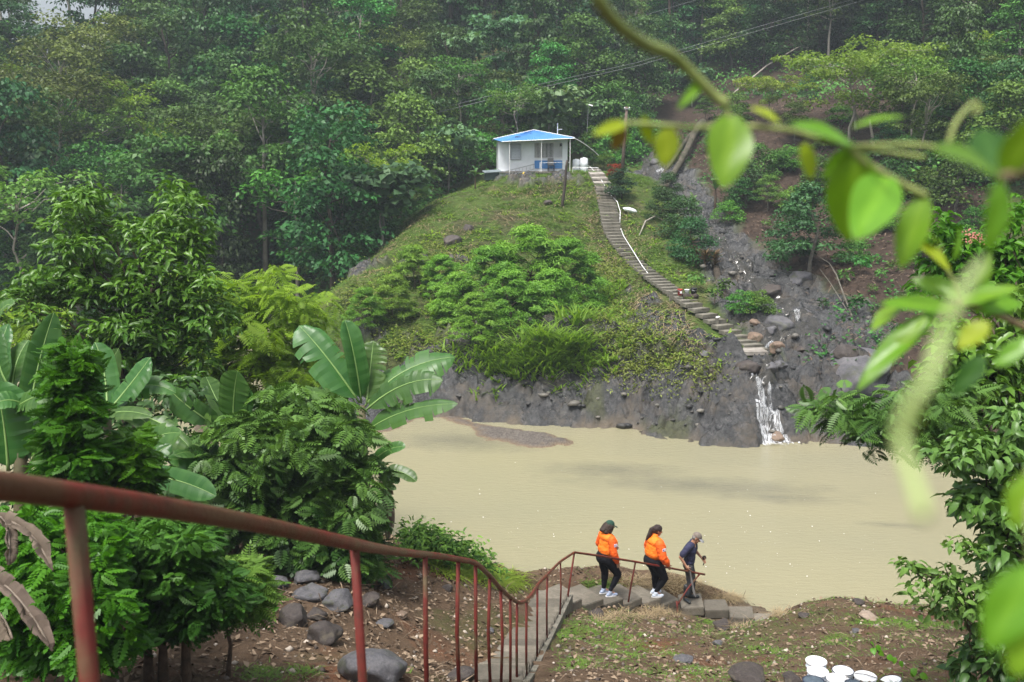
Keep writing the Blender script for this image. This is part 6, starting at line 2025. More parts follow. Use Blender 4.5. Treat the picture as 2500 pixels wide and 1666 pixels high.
bucket(1993, 1613, 49, 14.6, 'plain', "tallest white bucket at the back left of the bucket group")
bucket(1997, 1638, 50, 14.0, 'plain', "white bucket in the second row, just in front of the tallest one")
bucket(2058, 1637, 50, 14.3, 'rim', "white-lidded bucket right of the tallest one, standing alone behind")
bucket(2113, 1650, 52, 14.1, 'plain', "white-lidded bucket with a twig on its lid, on the right of the group")
bucket(2045, 1656, 51, 13.7, 'plain', "white bucket in the front middle, between the dark-lidded ones")
bucket(1986, 1662, 50, 13.5, 'dark', "dark-lidded bucket with a navy rim at the front left")
bucket(2086, 1671, 46, 13.4, 'dark', "dark-lidded bucket at the front, cut by the bottom edge")
bucket(2192, 1662, 50, 14.0, 'rim', "tilted white-lidded bucket apart from the group at the right", (0.1, 0.25))
tw = W(2113, 1650, 14.1)
tag(MB().tube([tw + Vector((-0.14, 0.05, 0.012)), tw + Vector((0, 0, 0.02)), tw + Vector((0.13, -0.09, 0.012))], 0.005, 5).build("twig", P_WOODDK), "dark twig lying across a white bucket lid", "twig")
# ------------------------------------------------------------------ banana plants: every big leaf is a part
m_mid = leaf_mat("banana_midrib", (0.16, 0.27, 0.07), (0.24, 0.36, 0.12), 0.15, hue=0.01)


def banana_material():
    m = L_BANANA; nt = m.node_tree
    return m


def banana_leaf(P0, P1, P2, width, seed, face=None, fold=0.25, tears=3, mat=None, dry_tip=False, n=22):
    """blade along a curved midrib P0-P1-P2; face = direction the upper side looks to. Returns (mesh with blade and midrib)"""
    rng = np.random.default_rng(seed)
    P0, P1, P2 = [np.array(p, float) for p in (P0, P1, P2)]
    t = np.linspace(0, 1, n)[:, None]
    C = (1 - t) ** 2 * P0 + 2 * t * (1 - t) * P1 + t ** 2 * P2
    T = norm(np.gradient(C, axis=0))
    face = np.array(face if face is not None else (0, -0.5, 0.9), float)
    S = norm(np.cross(face, T)); N_ = np.cross(T, S)
    tt = t[:, 0]
    prof = np.clip(np.minimum((tt - 0.05) / 0.16, 1), 0, 1) ** 0.6 * np.clip((1.0 - tt) / 0.22, 0, 1) ** 0.55
    prof = np.clip(prof, 0.0, 1)
    wv = width / 2 * prof
    cols = 4
    V = []; Fq = []; tint = []
    nv = 0
    tear_at = {sd: set(rng.integers(4, n - 3, tears).tolist()) for sd in (1, -1)}
    for sd in (1, -1):
        row_prev = None
        sag = 0.0
        for i in range(n):
            def row(extra, shift):
                r = []
                for k in range(cols + 1):
                    u = k / cols
                    w = wv[i] * u
                    up = w * fold - (w * u) * (0.55 * fold) + 0.012 * width * math.sin(i * 2.4 + seed) * u
                    p = C[i] + S[i] * sd * w * math.cos(0.35 * u) + N_[i] * up + np.array([0, 0, -extra * u * u * w]) + T[i] * (shift * u * w + 0.18 * w * u)
                    r.append(p)
                return r
            cur = row(sag, 0.0)
            if row_prev is not None:
                a = row_prev; b_ = cur
                base = nv
                V += a + b_; nv += 2 * (cols + 1)
                c = rng.random()
                for k in range(cols):
                    q = (base + k, base + k + 1, base + cols + 1 + k + 1, base + cols + 1 + k)
                    Fq.append(q if sd < 0 else q[::-1]); tint.append(0.25 + 0.35 * c + (0.25 if k == cols - 1 else 0.1 * k / cols))
            if i in tear_at[sd]:
                sag = rng.random() * 0.55
                cur = row(sag, rng.uniform(0.05, 0.18))
            row_prev = cur
    me = raw_mesh("banana_leaf", np.array(V), np.array(Fq), mat or L_BANANA, True)
    fattr(me, "tint", tint, 'FACE')
    return me, C


def midrib(C, r, parent):
    MB().tube([Vector(c) for c in C[::2]] + [Vector(C[-1])], [r * (1 - 0.85 * i / (len(C[::2]))) for i in range(len(C[::2]) + 1)], 5).build("midrib", m_mid_plain, parent, True)


m_mid_plain = solid("midrib_green", (0.20, 0.32, 0.10), (0.15, 0.26, 0.07), 4, 0.45)
M_STEM = solid("pseudostem", (0.11, 0.085, 0.05), (0.07, 0.075, 0.03), 4, 0.7, bmp=0.2)


def banana_plant(label, base_px, d, specs, stem_top_px, stem_r=0.11, group="banana plants of the near bank"):
    base = W(*base_px, d); base.z = H(base.x, base.y) - 0.05
    q = thing("banana_plant", label, "banana plant", base, 0, group)
    tp = W(*stem_top_px, d)
    MB().tube([(0, 0, 0), (tp - base) * 0.35 + Vector((0.03, 0, 0)), (tp - base) * 0.7, tp - base], [stem_r * 1.25, stem_r, stem_r * 0.8, stem_r * 0.5], 10).build("pseudostem", M_STEM, q, True)
    for i, sp in enumerate(specs):
        (bx, by), (mx, my), (tx, ty), w = sp[:4]
        o = sp[4] if len(sp) > 4 else {}
        dd = o.get('dd', (0, -0.2, -0.4))
        P0, P1, P2 = W(bx, by, d + dd[0]) - base, W(mx, my, d + dd[1]) - base, W(tx, ty, d + dd[2]) - base
        me, C = banana_leaf(P0, P1, P2, w, 7 * i + int(bx) % 97, o.get('face'), o.get('fold', 0.25), o.get('tears', 3), o.get('mat'))
        lf = link("dry_leaf" if o.get('mat') is L_DRY else "leaf", me, q)
        midrib(C, 0.022 if w > 0.4 else 0.015, lf)
    return q


F_ = (0.1, -0.9, 0.35)
banana_plant("tall banana plant beside the pond, its stem wrapped by the dark bush", (885, 1390), 17.6, [
    ((878, 985), (795, 860), (730, 795), 0.72, dict(face=(0.3, -0.9, 0.3), tears=8, dd=(0, -.1, .2))),
    ((882, 985), (868, 860), (842, 782), 0.42, dict(face=(0.5, -0.8, 0.2), fold=0.8, tears=0, dd=(0, -.3, -.2))),
    ((868, 985), (800, 870), (778, 838), 0.40, dict(face=(0.4, -0.8, 0.2), fold=0.5, tears=2, dd=(0, .2, .3))),
    ((895, 985), (905, 890), (912, 832), 0.62, dict(face=(-0.2, -0.95, 0.2), tears=7, dd=(0, .1, .2))),
    ((888, 995), (975, 880), (1112, 872), 0.62, dict(face=(-0.1, -0.6, 0.8), tears=9, dd=(0, .1, .2), fold=0.1)),
    ((890, 1005), (985, 915), (1082, 928), 0.55, dict(face=(0.0, -0.75, 0.6), tears=9, dd=(0, -.2, -.4), fold=0.1)),
    ((892, 1055), (985, 985), (1118, 986), 0.40, dict(face=(0, -0.7, 0.6), tears=7, dd=(0, -.3, -.6), fold=0.15)),
    ((862, 1010), (800, 945), (722, 966), 0.42, dict(face=(0, -0.5, 0.8), tears=7, dd=(0, -.3, -.4))),
    ((855, 985), (800, 935), (770, 960), 0.40, dict(face=(0, -0.5, 0.8), tears=7, dd=(0, .3, .5))),
    ((905, 1132), (950, 1085), (990, 1092), 0.24, dict(face=(0.2, -0.7, 0.7), tears=0, dd=(0, -.2, -.3))),
    ((935, 1150), (980, 1142), (1017, 1176), 0.26, dict(face=(0.2, -0.7, 0.7), tears=0, dd=(-.2, -.3, -.4))),
    ((925, 1160), (955, 1150), (972, 1182), 0.20, dict(face=(0.1, -0.7, 0.7), tears=0, dd=(-.1, -.2, -.3))),
    ((905, 1190), (940, 1180), (968, 1196), 0.14, dict(face=(0.1, -0.7, 0.7), tears=0, dd=(-.1, -.2, -.3))),
    ((925, 1150), (955, 1190), (945, 1320), 0.24, dict(face=(0.6, -0.8, 0.1), tears=4, mat=L_DRY, fold=0.7, dd=(-.1, -.2, -.2))),
    ((930, 1180), (948, 1240), (938, 1290), 0.18, dict(face=(-0.6, -0.8, 0.1), tears=4, mat=L_DRY, fold=0.8, dd=(-.2, -.3, -.3))),
], (882, 990), 0.14)
banana_plant("low banana plant with upright leaves between the big tree and the dark bush", (560, 1260), 17.0, [
    ((548, 1050), (470, 1010), (408, 946), 0.42, dict(face=(-0.3, -0.7, 0.6), tears=1, dd=(0, -.3, -.3))),
    ((558, 1035), (520, 960), (503, 920), 0.40, dict(face=(0.7, -0.6, 0.3), tears=0, dd=(0, .2, .3))),
    ((570, 1040), (568, 960), (580, 906), 0.55, dict(face=(-0.1, -0.95, 0.2), tears=1)),
    ((592, 1030), (600, 970), (612, 952), 0.38, dict(face=(-0.3, -0.9, 0.3), tears=0, dd=(0, -.2, -.3))),
    ((600, 1035), (650, 960), (690, 945), 0.38, dict(face=(-0.2, -0.6, 0.8), tears=2, dd=(0, .3, .5))),
    ((560, 1045), (600, 1020), (575, 1060), 0.3, dict(face=(0, -0.6, 0.8), tears=2, dd=(0, -.4, -.6))),
    ((548, 1060), (500, 1030), (480, 1055), 0.25, dict(face=(0, -0.6, 0.8), tears=3, mat=L_DRY, dd=(0, -.4, -.6))),
    ((530, 1110), (450, 1060), (362, 1090), 0.30, dict(face=(0, -0.6, 0.8), tears=2, dd=(0, -.2, -.3))),
    ((530, 1080), (500, 1130), (410, 1120), 0.40, dict(face=(0.2, -0.7, 0.7), tears=2, dd=(0, -.5, -.8))),
    ((510, 1130), (470, 1090), (425, 1112), 0.32, dict(face=(0, -0.7, 0.7), tears=2, dd=(0, -.6, -.9))),
], (562, 1040), 0.1)
banana_plant("banana plant on the left with a broad upright leaf behind the ferny shrub", (255, 1260), 14.5, [
    ((262, 1010), (262, 900), (232, 836), 0.42, dict(face=(0.6, -0.8, 0.1), tears=1, dd=(0, .3, .4))),
    ((268, 1000), (320, 940), (368, 872), 0.46, dict(face=(-0.5, -0.7, 0.5), tears=2, dd=(0, .1, .2))),
    ((215, 1035), (290, 985), (372, 1018), 0.26, dict(face=(0, -0.6, 0.8), tears=2, dd=(0, -.3, -.5))),
    ((345, 1100), (385, 1050), (442, 1058), 0.36, dict(face=(0, -0.75, 0.6), tears=2, dd=(-.5, -.7, -.9))),
    ((260, 1010), (220, 940), (205, 880), 0.35, dict(face=(0.3, -0.9, 0.2), tears=2, dd=(0.4, .6, .8))),
    ((262, 1005), (330, 985), (400, 1080), 0.35, dict(face=(0.3, -0.6, 0.7), tears=2, dd=(0.4, .3, .2))),
    ((360, 1020), (420, 1040), (462, 1092), 0.30, dict(face=(0.3, -0.6, 0.7), tears=2, dd=(0.2, .1, 0))),
    ((270, 1020), (330, 900), (430, 960), 0.36, dict(face=(-0.1, -0.6, 0.8), tears=5, dd=(0.3, .3, .3))),
    ((255, 1020), (230, 950), (290, 850), 0.34, dict(face=(0.5, -0.8, 0.3), tears=2, dd=(0.6, .8, 1.0))),
    ((300, 1100), (285, 1150), (320, 1190), 0.26, dict(face=(0.3, -0.8, 0.5), tears=4, mat=L_DRY, dd=(0, -.3, -.4))),
], (262, 1000), 0.1)
banana_plant("banana plant at the photo's left edge with one huge light-ribbed leaf", (30, 1340), 11.5, [
    ((20, 1150), (15, 1040), (-10, 930), 0.68, dict(face=(0.2, -0.95, 0.2), tears=1, dd=(0, -.1, -.1))),
    ((75, 1000), (85, 900), (132, 762), 0.36, dict(face=(0.6, -0.75, 0.2), tears=1, dd=(0.3, .4, .5))),
    ((75, 1130), (110, 1050), (158, 1036), 0.34, dict(face=(0, -0.75, 0.6), tears=2, dd=(0, -.3, -.4))),
    ((30, 1005), (70, 965), (128, 962), 0.28, dict(face=(0, -0.7, 0.7), tears=3, dd=(0, -.3, -.4))),
    ((45, 1010), (100, 960), (140, 990), 0.26, dict(face=(0.2, -0.7, 0.6), tears=8, dd=(0, -.2, -.2))),
    ((30, 960), (30, 880), (70, 830), 0.30, dict(face=(-0.3, -0.8, 0.5), tears=1, dd=(0.5, .6, .8))),
    ((20, 950), (-10, 860), (20, 790), 0.30, dict(face=(-0.3, -0.8, 0.5), tears=1, dd=(0.5, .6, .8))),
    ((-40, 850), (0, 730), (32, 745), 0.24, dict(face=(0, -0.6, 0.8), tears=1, dd=(1.5, 1.4, 1.3))),
    ((70, 1000), (30, 960), (-20, 990), 0.3, dict(face=(0, -0.6, 0.8), tears=2, dd=(0, -.2, -.3))),
    ((60, 1000), (95, 930), (100, 860), 0.34, dict(face=(0.4, -0.85, 0.3), tears=3, dd=(0.3, .4, .5))),
    ((80, 1010), (170, 950), (240, 985), 0.32, dict(face=(0.1, -0.7, 0.7), tears=5, dd=(0.4, .4, .4))),
    ((60, 1020), (130, 1000), (110, 1110), 0.34, dict(face=(0.3, -0.7, 0.6), tears=5, dd=(0.2, .1, .0))),
    ((20, 940), (-20, 880), (0, 800), 0.3, dict(face=(-0.2, -0.9, 0.4), tears=2, dd=(0.2, .2, .3))),
    ((140, 975), (150, 985), (152, 1010), 0.14, dict(face=(0.3, -0.8, 0.5), tears=4, mat=L_DRY, dd=(-.4, -.4, -.4))),
    ((120, 1080), (60, 1060), (40, 1110), 0.3, dict(face=(0, -0.8, 0.5), tears=2, dd=(0.3, .2, .1))),
], (50, 1000), 0.1)
banana_plant("low banana shoot with one wide horizontal leaf above the handrail", (330, 1330), 13.0, [
    ((340, 1162), (430, 1160), (528, 1212), 0.34, dict(face=(0.1, -0.85, 0.5), tears=1, dd=(0, -.2, -.4), fold=0.1)),
    ((335, 1170), (360, 1110), (420, 1085), 0.28, dict(face=(0, -0.8, 0.5), tears=1, dd=(0.2, .3, .4))),
], (335, 1180), 0.06)
# withered banana leaves hanging at the left edge, close to the camera
for i, (a, b_, c_, w, d, fc, lab) in enumerate([((-60, 1275), (60, 1235), (128, 1390), 0.10, 6.6, (0.7, -0.5, 0.5), "upper withered banana leaf hanging at the left edge"), ((-60, 1400), (30, 1400), (128, 1590), 0.12, 6.0, (0.75, -0.5, 0.4), "lower withered banana leaf hanging at the left edge"),
                                                ((0, 1262), (30, 1290), (20, 1380), 0.1, 6.5, (0.9, -0.4, 0.2), "short withered banana leaf curling at the left edge"), ((-20, 1480), (10, 1500), (30, 1560), 0.1, 6.1, (-0.8, -0.5, 0.2), "small torn withered leaf below the lower long one")]):
    P0, P1, P2 = W(*a, d), W(*b_, d - 0.15), W(*c_, d - 0.25)
    me, C = banana_leaf(P0 - P0, P1 - P0, P2 - P0, w, 300 + i, fc, 1.3, 9, L_DRY)
    co = np.empty(len(me.vertices) * 3, np.float32); me.vertices.foreach_get("co", co); co = co.reshape(-1, 3)
    co = co + 0.016 * np.column_stack([fbm(co[:, 0] * 14 + 5 * k, co[:, 1] * 14, co[:, 2] * 14, 3, 60 + k + i) for k in range(3)])
    me.vertices.foreach_set("co", co.astype(np.float32).ravel())
    o = link("withered_leaf", me, None, P0)
    tag(o, lab, "dead leaf", "withered banana leaves")
    MB().tube([Vector(c) for c in C[::3]], 0.008, 5).build("midrib", solid("dry_midrib_%d" % i, (0.2, 0.16, 0.12)), o, True)

# far banana plants: one kind, leaves as parts
bp_leaf = []
for k in range(3):
    me, C = banana_leaf((0, 0, 0), (0.35, 0, 1.0 - 0.15 * k), (1.05 + 0.2 * k, 0, 0.95 - 0.35 * k), 0.5, 500 + k, (-0.6, 0.05, 0.9), 0.2, 4, L_BANANA_FAR, n=12)
    bp_leaf.append(me)
far_stem = MB().tube([(0, 0, -0.4), (0.03, 0, 1.0), (0, 0, 1.9)], [0.14, 0.11, 0.06], 6).mesh("far_pseudostem", B_BROWN, True)
for i, (px, py, dm, s, up_, lab) in enumerate([(882, 170, 70, 1.25, 2.2, "pale banana plant standing out of the forest, left of the top middle"), (960, 50, 70, 1.1, 2.0, "pale banana plant near the top edge of the forest"), (1078, 245, 70, 1.0, 1.6, "banana plant in the forest above the house's left side"),
                                               (1093, 455, 55, 0.75, 0, "banana plant on the forest edge left of the knoll"), (1160, 462, 55, 0.5, 0, "young banana plant on the knoll left of the house"), (1188, 395, 60, 0.6, 0, "banana plant right behind the house's left wall"),
                                               (1745, 520, 50, 0.85, 0, "banana plant on the bare slope across the gully"), (1860, 110, 80, 1.1, 1.0, "pale banana plant in the misty gap of the ridge"), (1690, 545, 50, 0.6, 0, "small banana plant at the upper stream bank"), (1060, 640, 60, 0.4, 0.0, "small banana plant low on the knoll's left edge")]):
    g = G(px, py, dm, 0.1)
    if up_: g.y -= 2.5; g.z += up_ - 1.5
    q = thing("wild_banana_plant", lab, "banana plant", g, 0, "banana plants across the river")
    link("pseudostem", far_stem, q)
    rg = np.random.default_rng(i)
    for k in range(8):
        a = k * 2.4 + rg.random()
        o = link("leaf", bp_leaf[k % 3], q, (0, 0, 1.75 + 0.05 * k), (0, -0.35 * (k % 3 == 0), a))
        o.scale = (1, 1, 1) if k % 2 else (0.85, 0.85, 1.2)
    q.scale = (s, s, s)


# ------------------------------------------------------------------ near shrubs and trees
def ell_clumps(rng, ells, d, n_per_area, rad, dj=1.2):
    """small leaf clumps filling soft ellipses given as (px,py,r px[,ry])"""
    cs = []
    for e in ells:
        px, py, r = e[:3]; ry = e[3] if len(e) > 3 else r
        k = max(3, int(n_per_area * r * ry / 10000.0))
        for _ in range(k):
            a = rng.random() * 6.28; q = rng.random() ** 0.5
            dz = d + dj * rng.normal() * 0.6 * math.sqrt(max(0.1, 1 - q * q))
            cs.append(W(px + r * q * math.cos(a), py + ry * q * math.sin(a), dz)[:])
    return np.array(cs)


def shrub(name, label, cat, base, cs, rad, per, length, wid, tmpl, mat, bark, rng, trunk_r=0.1, drop=0.3, limbs=20, group=None, upb=0.55, stems=1, smooth=False, top=None):
    trunk_r = min(trunk_r, 0.11)
    q = thing(name, label, cat, base, 0, group)
    rel = cs - np.array(base[:])
    p, d, u, t = clump_leaves(rng, rel, np.full((len(rel), 3), rad) * [1, 1, 0.75], per, drop, upb, 0.35)
    n = len(p)
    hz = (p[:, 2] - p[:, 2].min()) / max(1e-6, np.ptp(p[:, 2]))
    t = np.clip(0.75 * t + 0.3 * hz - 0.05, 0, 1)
    L = length * (0.7 + 0.6 * rng.random(n))
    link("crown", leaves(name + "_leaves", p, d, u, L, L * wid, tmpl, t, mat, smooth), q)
    c = Vector(rel.mean(0)) if top is None else Vector(top) - Vector(base)
    for s in range(stems):
        off = Vector((rng.normal() * 0.15 * (stems > 1), rng.normal() * 0.1 * (stems > 1), 0))
        tr = [off + Vector((0, 0, -0.3)), off + c * 0.3 + Vector((0.05, 0, 0.1)), off * 2 + c * 0.6 + Vector((-0.06, 0.05, 0)), c * 1.05 + off * 3]
        sel = rel[rng.choice(len(rel), min(limbs // stems + 1, len(rel)), replace=False)]
        link("trunk", limbs_mesh(name + "_trunk", tr, sel, bark, rng, 7, trunk_r, 0.012, from_t=(0.15, 0.95)), q)
    return q


def ground_at(px, py, d):
    p = W(px, py, d); p.z = H(p.x, p.y) - 0.05
    return p


rng = np.random.default_rng(101)
# feathery light-green tree over the river edge (behind)
cs = ell_clumps(rng, [(600, 790, 120), (690, 860, 110), (560, 880, 130), (730, 770, 50, 30), (640, 720, 60, 40), (760, 900, 70), (480, 790, 120), (130, 850, 90), (430, 900, 120), (620, 960, 110, 60), (780, 745, 25, 14), (660, 690, 40, 22), (730, 960, 60, 50), (60, 800, 60, 70), (300, 880, 120, 60), (700, 740, 60, 30)], 25, 24, 0.35, 1.5)
shrub("feathery_tree", "light yellow-green feathery tree leaning over the pond behind the dark glossy tree", "tree", ground_at(470, 1180, 25.0), cs, 0.42, 8, 0.46, 0.42, T_frond(8, 0.45, 0.55, 0.3, 68), L_LIME, B_GREY, rng, 0.14, 0.25, 40, None, 0.9)
# second, dimmer one at the far left
# glossy dark tree
cs = ell_clumps(rng, [(208, 515, 70, 45), (225, 490, 40, 25), (180, 500, 30, 25), (430, 480, 36, 32), (440, 505, 40, 30), (400, 580, 90, 60), (470, 590, 50, 40), (340, 590, 40, 30), (195, 610, 80, 60), (140, 570, 26, 30), (260, 690, 110, 70), (130, 700, 80, 50), (60, 720, 60, 40), (400, 690, 110, 80), (480, 720, 60, 60), (250, 790, 130, 70), (380, 800, 120, 80), (500, 800, 70, 60), (330, 880, 90, 60), (420, 890, 90, 60), (200, 870, 60, 40), (545, 740, 22, 26), (300, 560, 20, 40), (60, 760, 80, 40), (460, 940, 50, 40)], 20.5, 50, 0.3, 1.1)
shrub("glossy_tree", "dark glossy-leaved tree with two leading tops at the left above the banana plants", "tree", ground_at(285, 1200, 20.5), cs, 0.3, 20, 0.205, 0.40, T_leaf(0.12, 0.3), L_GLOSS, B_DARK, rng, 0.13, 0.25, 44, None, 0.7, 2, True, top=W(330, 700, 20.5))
# dark pinnate bush round the banana stem
cs = ell_clumps(rng, [(700, 1060, 100, 60), (620, 1110, 100, 80), (760, 1150, 110, 80), (560, 1180, 100, 70), (680, 1220, 140, 80), (850, 1100, 60, 60), (870, 1230, 60, 110), (830, 1310, 90, 60), (640, 1290, 110, 50), (880, 1370, 60, 40), (740, 1330, 90, 40), (500, 1230, 70, 50), (820, 1020, 50, 40), (790, 1060, 60, 50), (690, 985, 60, 30), (740, 1380, 60, 24), (570, 1060, 50, 40), (560, 1270, 70, 40)], 16.6, 46, 0.25, 0.8)
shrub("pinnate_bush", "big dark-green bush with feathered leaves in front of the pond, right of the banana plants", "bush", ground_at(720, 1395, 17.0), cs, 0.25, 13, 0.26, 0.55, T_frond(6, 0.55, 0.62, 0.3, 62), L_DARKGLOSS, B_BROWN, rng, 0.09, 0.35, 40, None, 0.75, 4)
# bright ferny shrubs
L_FERNDK = leaf_mat("leaf_ferny_dark", (0.012, 0.055, 0.010), (0.075, 0.20, 0.022), 0.25, rough=0.4, hue=0.004, val=0.06)
ferny = "bright ferny shrubs of the near bank"
lob = T_frond(6, 0.5, 0.85, 0.3, 56, rachis=False)
cs = ell_clumps(rng, [(172, 872, 34, 26), (182, 905, 40, 34), (168, 950, 42, 40), (178, 1000, 48, 44), (172, 1060, 52, 50), (190, 1120, 58, 44), (165, 1150, 50, 36)], 11.0, 130, 0.1, 0.35)
shrub("ferny_shrub", "tall narrow bright-green shrub with cut leaves, its lower half behind the handrail", "shrub", ground_at(185, 1440, 11.2), cs, 0.13, 11, 0.17, 0.42, lob, L_BRIGHT, B_BROWN, rng, 0.02, 0.1, 14, ferny, 0.6, 1)
cs = ell_clumps(rng, [(318, 1085, 28, 24), (328, 1120, 36, 34), (312, 1160, 44, 34), (330, 1185, 44, 24)], 11.6, 130, 0.14, 0.4)
shrub("ferny_shrub", "short bright-green shrub with cut leaves just above the handrail, right of the tall one", "shrub", ground_at(315, 1450, 11.6), cs, 0.13, 11, 0.17, 0.42, lob, L_BRIGHT, B_BROWN, rng, 0.015, 0.1, 8, ferny, 0.6)
cs = ell_clumps(rng, [(330, 1370, 80, 60), (410, 1400, 90, 60), (480, 1430, 80, 55), (400, 1480, 120, 60), (310, 1500, 90, 60), (520, 1460, 60, 50), (450, 1340, 70, 50), (360, 1310, 80, 40), (540, 1450, 36, 34), (420, 1530, 90, 24)], 10.3, 105, 0.12, 0.7)
shrub("ferny_shrub", "broad bright-green shrub with cut leaves below the handrail, right of the first post", "shrub", ground_at(425, 1580, 10.4), cs, 0.15, 13, 0.15, 0.44, lob, L_FERNDK, B_BROWN, rng, 0.06, 0.25, 18, ferny, 0.6, 3)
cs = ell_clumps(rng, [(80, 1430, 90, 60), (150, 1480, 80, 60), (60, 1500, 80, 60), (210, 1560, 70, 70), (120, 1580, 100, 50), (250, 1480, 40, 60), (230, 1400, 50, 60), (100, 1360, 80, 40), (60, 1290, 60, 40), (230, 1320, 50, 50), (290, 1560, 50, 30)], 9.2, 100, 0.13, 0.6)
shrub("ferny_shrub", "bright-green shrub with cut leaves in the photo's lower left corner behind the post", "shrub", ground_at(150, 1640, 9.3), cs, 0.13, 11, 0.17, 0.42, lob, L_BRIGHT, B_BROWN, rng, 0.05, 0.3, 16, ferny, 0.6, 2)
cs = ell_clumps(rng, [(560, 1425, 55, 30), (590, 1450, 45, 40), (540, 1400, 50, 20)], 10.8, 120, 0.12, 0.3)
shrub("fern_bush", "small feathery light-green plant at the right end of the ferny shrubs", "plant", ground_at(540, 1530, 10.9), cs, 0.14, 12, 0.24, 0.34, T_frond(9, 0.4, 0.6, 0.35, 66), L_FRESH, B_BROWN, rng, 0.03, 0.3, 8)
# small seedlings under the dark bush
for i, (px, py, lab) in enumerate([(800, 1410, "bright seedling under the dark bush, left one of the pair"), (822, 1400, "bright seedling under the dark bush, right one of the pair"), (622, 1520, "light green tuft on the litter left of the front boulders")]):
    g = G(px, py, 9)
    cs = np.array(g[:]) + rng.normal(size=(9, 3)) * [0.1, 0.1, 0.12] + [0, 0, 0.2]
    shrub("seedling", lab, "seedling", g, cs, 0.1, 9, 0.1, 0.6, T_leaf(), L_BRIGHT, B_BROWN, rng, 0.012, 0.1, 4, "seedlings of the near bank")
# filler foliage behind the bananas at the left (dark thicket)
cs = ell_clumps(rng, [(100, 1050, 120, 80), (330, 1000, 140, 70), (460, 1090, 100, 80), (60, 900, 80, 80), (250, 1120, 120, 60), (430, 1180, 120, 60), (100, 1200, 120, 60), (300, 1230, 140, 50), (480, 980, 80, 50), (460, 1270, 90, 50)], 18.5, 14, 0.5, 1.0)
shrub("thicket_shrub", "dark leafy thicket filling the gaps behind the banana plants at the left", "shrub", ground_at(250, 1290, 18.5), cs, 0.5, 26, 0.2, 0.5, T_leaf(), L_DEEP, B_DARK, rng, 0.06, 0.4, 20, None, 0.6, 3)

# ------------------------------------------------------------------ vegetation at the right, on the near bank
cs = ell_clumps(rng, [(2080, 1020, 70, 40), (2160, 1050, 70, 50), (2230, 1010, 80, 50), (2010, 1015, 36, 22), (2130, 1090, 40, 26), (2290, 1060, 60, 50), (2050, 1000, 30, 16), (2330, 1000, 60, 50), (2250, 1090, 50, 20)], 11.5, 48, 0.2, 0.5)
shrub("tamarind_branch_tree", "slender tree with finely feathered leaves reaching over the water from the right", "tree", ground_at(2760, 1600, 11.8), cs, 0.24, 8, 0.24, 0.36, T_frond(9, 0.4, 0.58, 0.3, 68), L_DARKGLOSS, B_DARK, rng, 0.06, 0.3, 16, None, 0.8, 1, top=W(2420, 1050, 11.5))
cs = ell_clumps(rng, [(2440, 1110, 60, 45), (2350, 1125, 45, 20), (2385, 1205, 36, 24), (2425, 1240, 66, 44), (2480, 1180, 44, 60), (2475, 1300, 50, 66), (2455, 1390, 40, 56), (2480, 1440, 50, 70), (2380, 1090, 40, 30), (2300, 1110, 18, 14), (2455, 1540, 60, 60), (2420, 1620, 70, 50), (2480, 1060, 60, 60), (2352, 1155, 14, 22)], 9.0, 66, 0.13, 0.5)
shrub("vine_tree", "dark broad-leaved tree hung with vines along the right edge above the water", "tree", ground_at(2560, 1720, 9.2), cs, 0.15, 15, 0.12, 0.55, T_leaf(0.12, 0.35), L_DARKGLOSS, B_DARK, rng, 0.06, 0.5, 30, None, 0.6, 2, True, top=W(2470, 1250, 9.0))
cs = ell_clumps(rng, [(2240, 1400, 22, 14), (2270, 1430, 22, 14), (2300, 1405, 26, 16), (2245, 1450, 12, 26), (2340, 1420, 30, 22), (2380, 1440, 30, 24), (2320, 1470, 30, 22), (2290, 1500, 22, 14), (2380, 1500, 40, 30), (2340, 1330, 14, 12), (2365, 1345, 22, 14), (2215, 1380, 10, 8)], 8.6, 110, 0.08, 0.25)
shrub("arching_vine", "light-green leafy vine arching out over the water at the lower right", "vine", ground_at(2450, 1640, 8.8), cs, 0.1, 12, 0.085, 0.55, T_leaf(0.1, 0.35), L_MID, B_BROWN, rng, 0.015, 0.5, 16, None, 0.6, 1, top=W(2400, 1480, 8.6))
cs = ell_clumps(rng, [(2330, 640, 60, 70), (2400, 620, 60, 60), (2300, 680, 40, 50), (2420, 700, 70, 60), (2480, 560, 40, 80), (2350, 720, 60, 40), (2270, 700, 30, 30), (2480, 660, 40, 60), (2300, 560, 14, 14), (2262, 530, 10, 8)], 15, 55, 0.22, 0.6)
shrub("pinkflower_bush", "fresh green bush with a spray of pinkish buds behind the blurred vine at the right", "bush", ground_at(2700, 1150, 15), cs, 0.24, 14, 0.17, 0.5, T_leaf(), L_BRIGHT, B_BROWN, rng, 0.06, 0.3, 20, None, 0.6, 1, top=W(2430, 680, 15))
bud = MB()
for _ in range(60):
    c = W(2375 + 14 * rng.normal(), 585 + 9 * rng.normal(), 14.6)
    bud.lathe([(0.008, 0), (0.014, 0.01), (0.004, 0.03)], 5, c)
tag(bud.build("bud_spray", solid("bud_pink", (0.5, 0.22, 0.16), (0.42, 0.16, 0.12), 9, 0.6)), "spray of small pinkish buds on the fresh green bush", None, None, "stuff")
cs = ell_clumps(rng, [(2400, 900, 110, 80), (2460, 820, 60, 80), (2330, 960, 70, 50), (2450, 980, 70, 60), (2370, 830, 50, 50), (2280, 900, 30, 40), (2470, 740, 40, 40)], 12.5, 55, 0.2, 0.7)
shrub("broadleaf_bush", "dark broad-leaved bush at the right edge behind the hanging blurred stems", "bush", ground_at(2700, 1300, 12.5), cs, 0.22, 14, 0.16, 0.55, T_leaf(), L_GLOSS, B_DARK, rng, 0.06, 0.4, 20, None, 0.6, 1, top=W(2440, 880, 12.5))
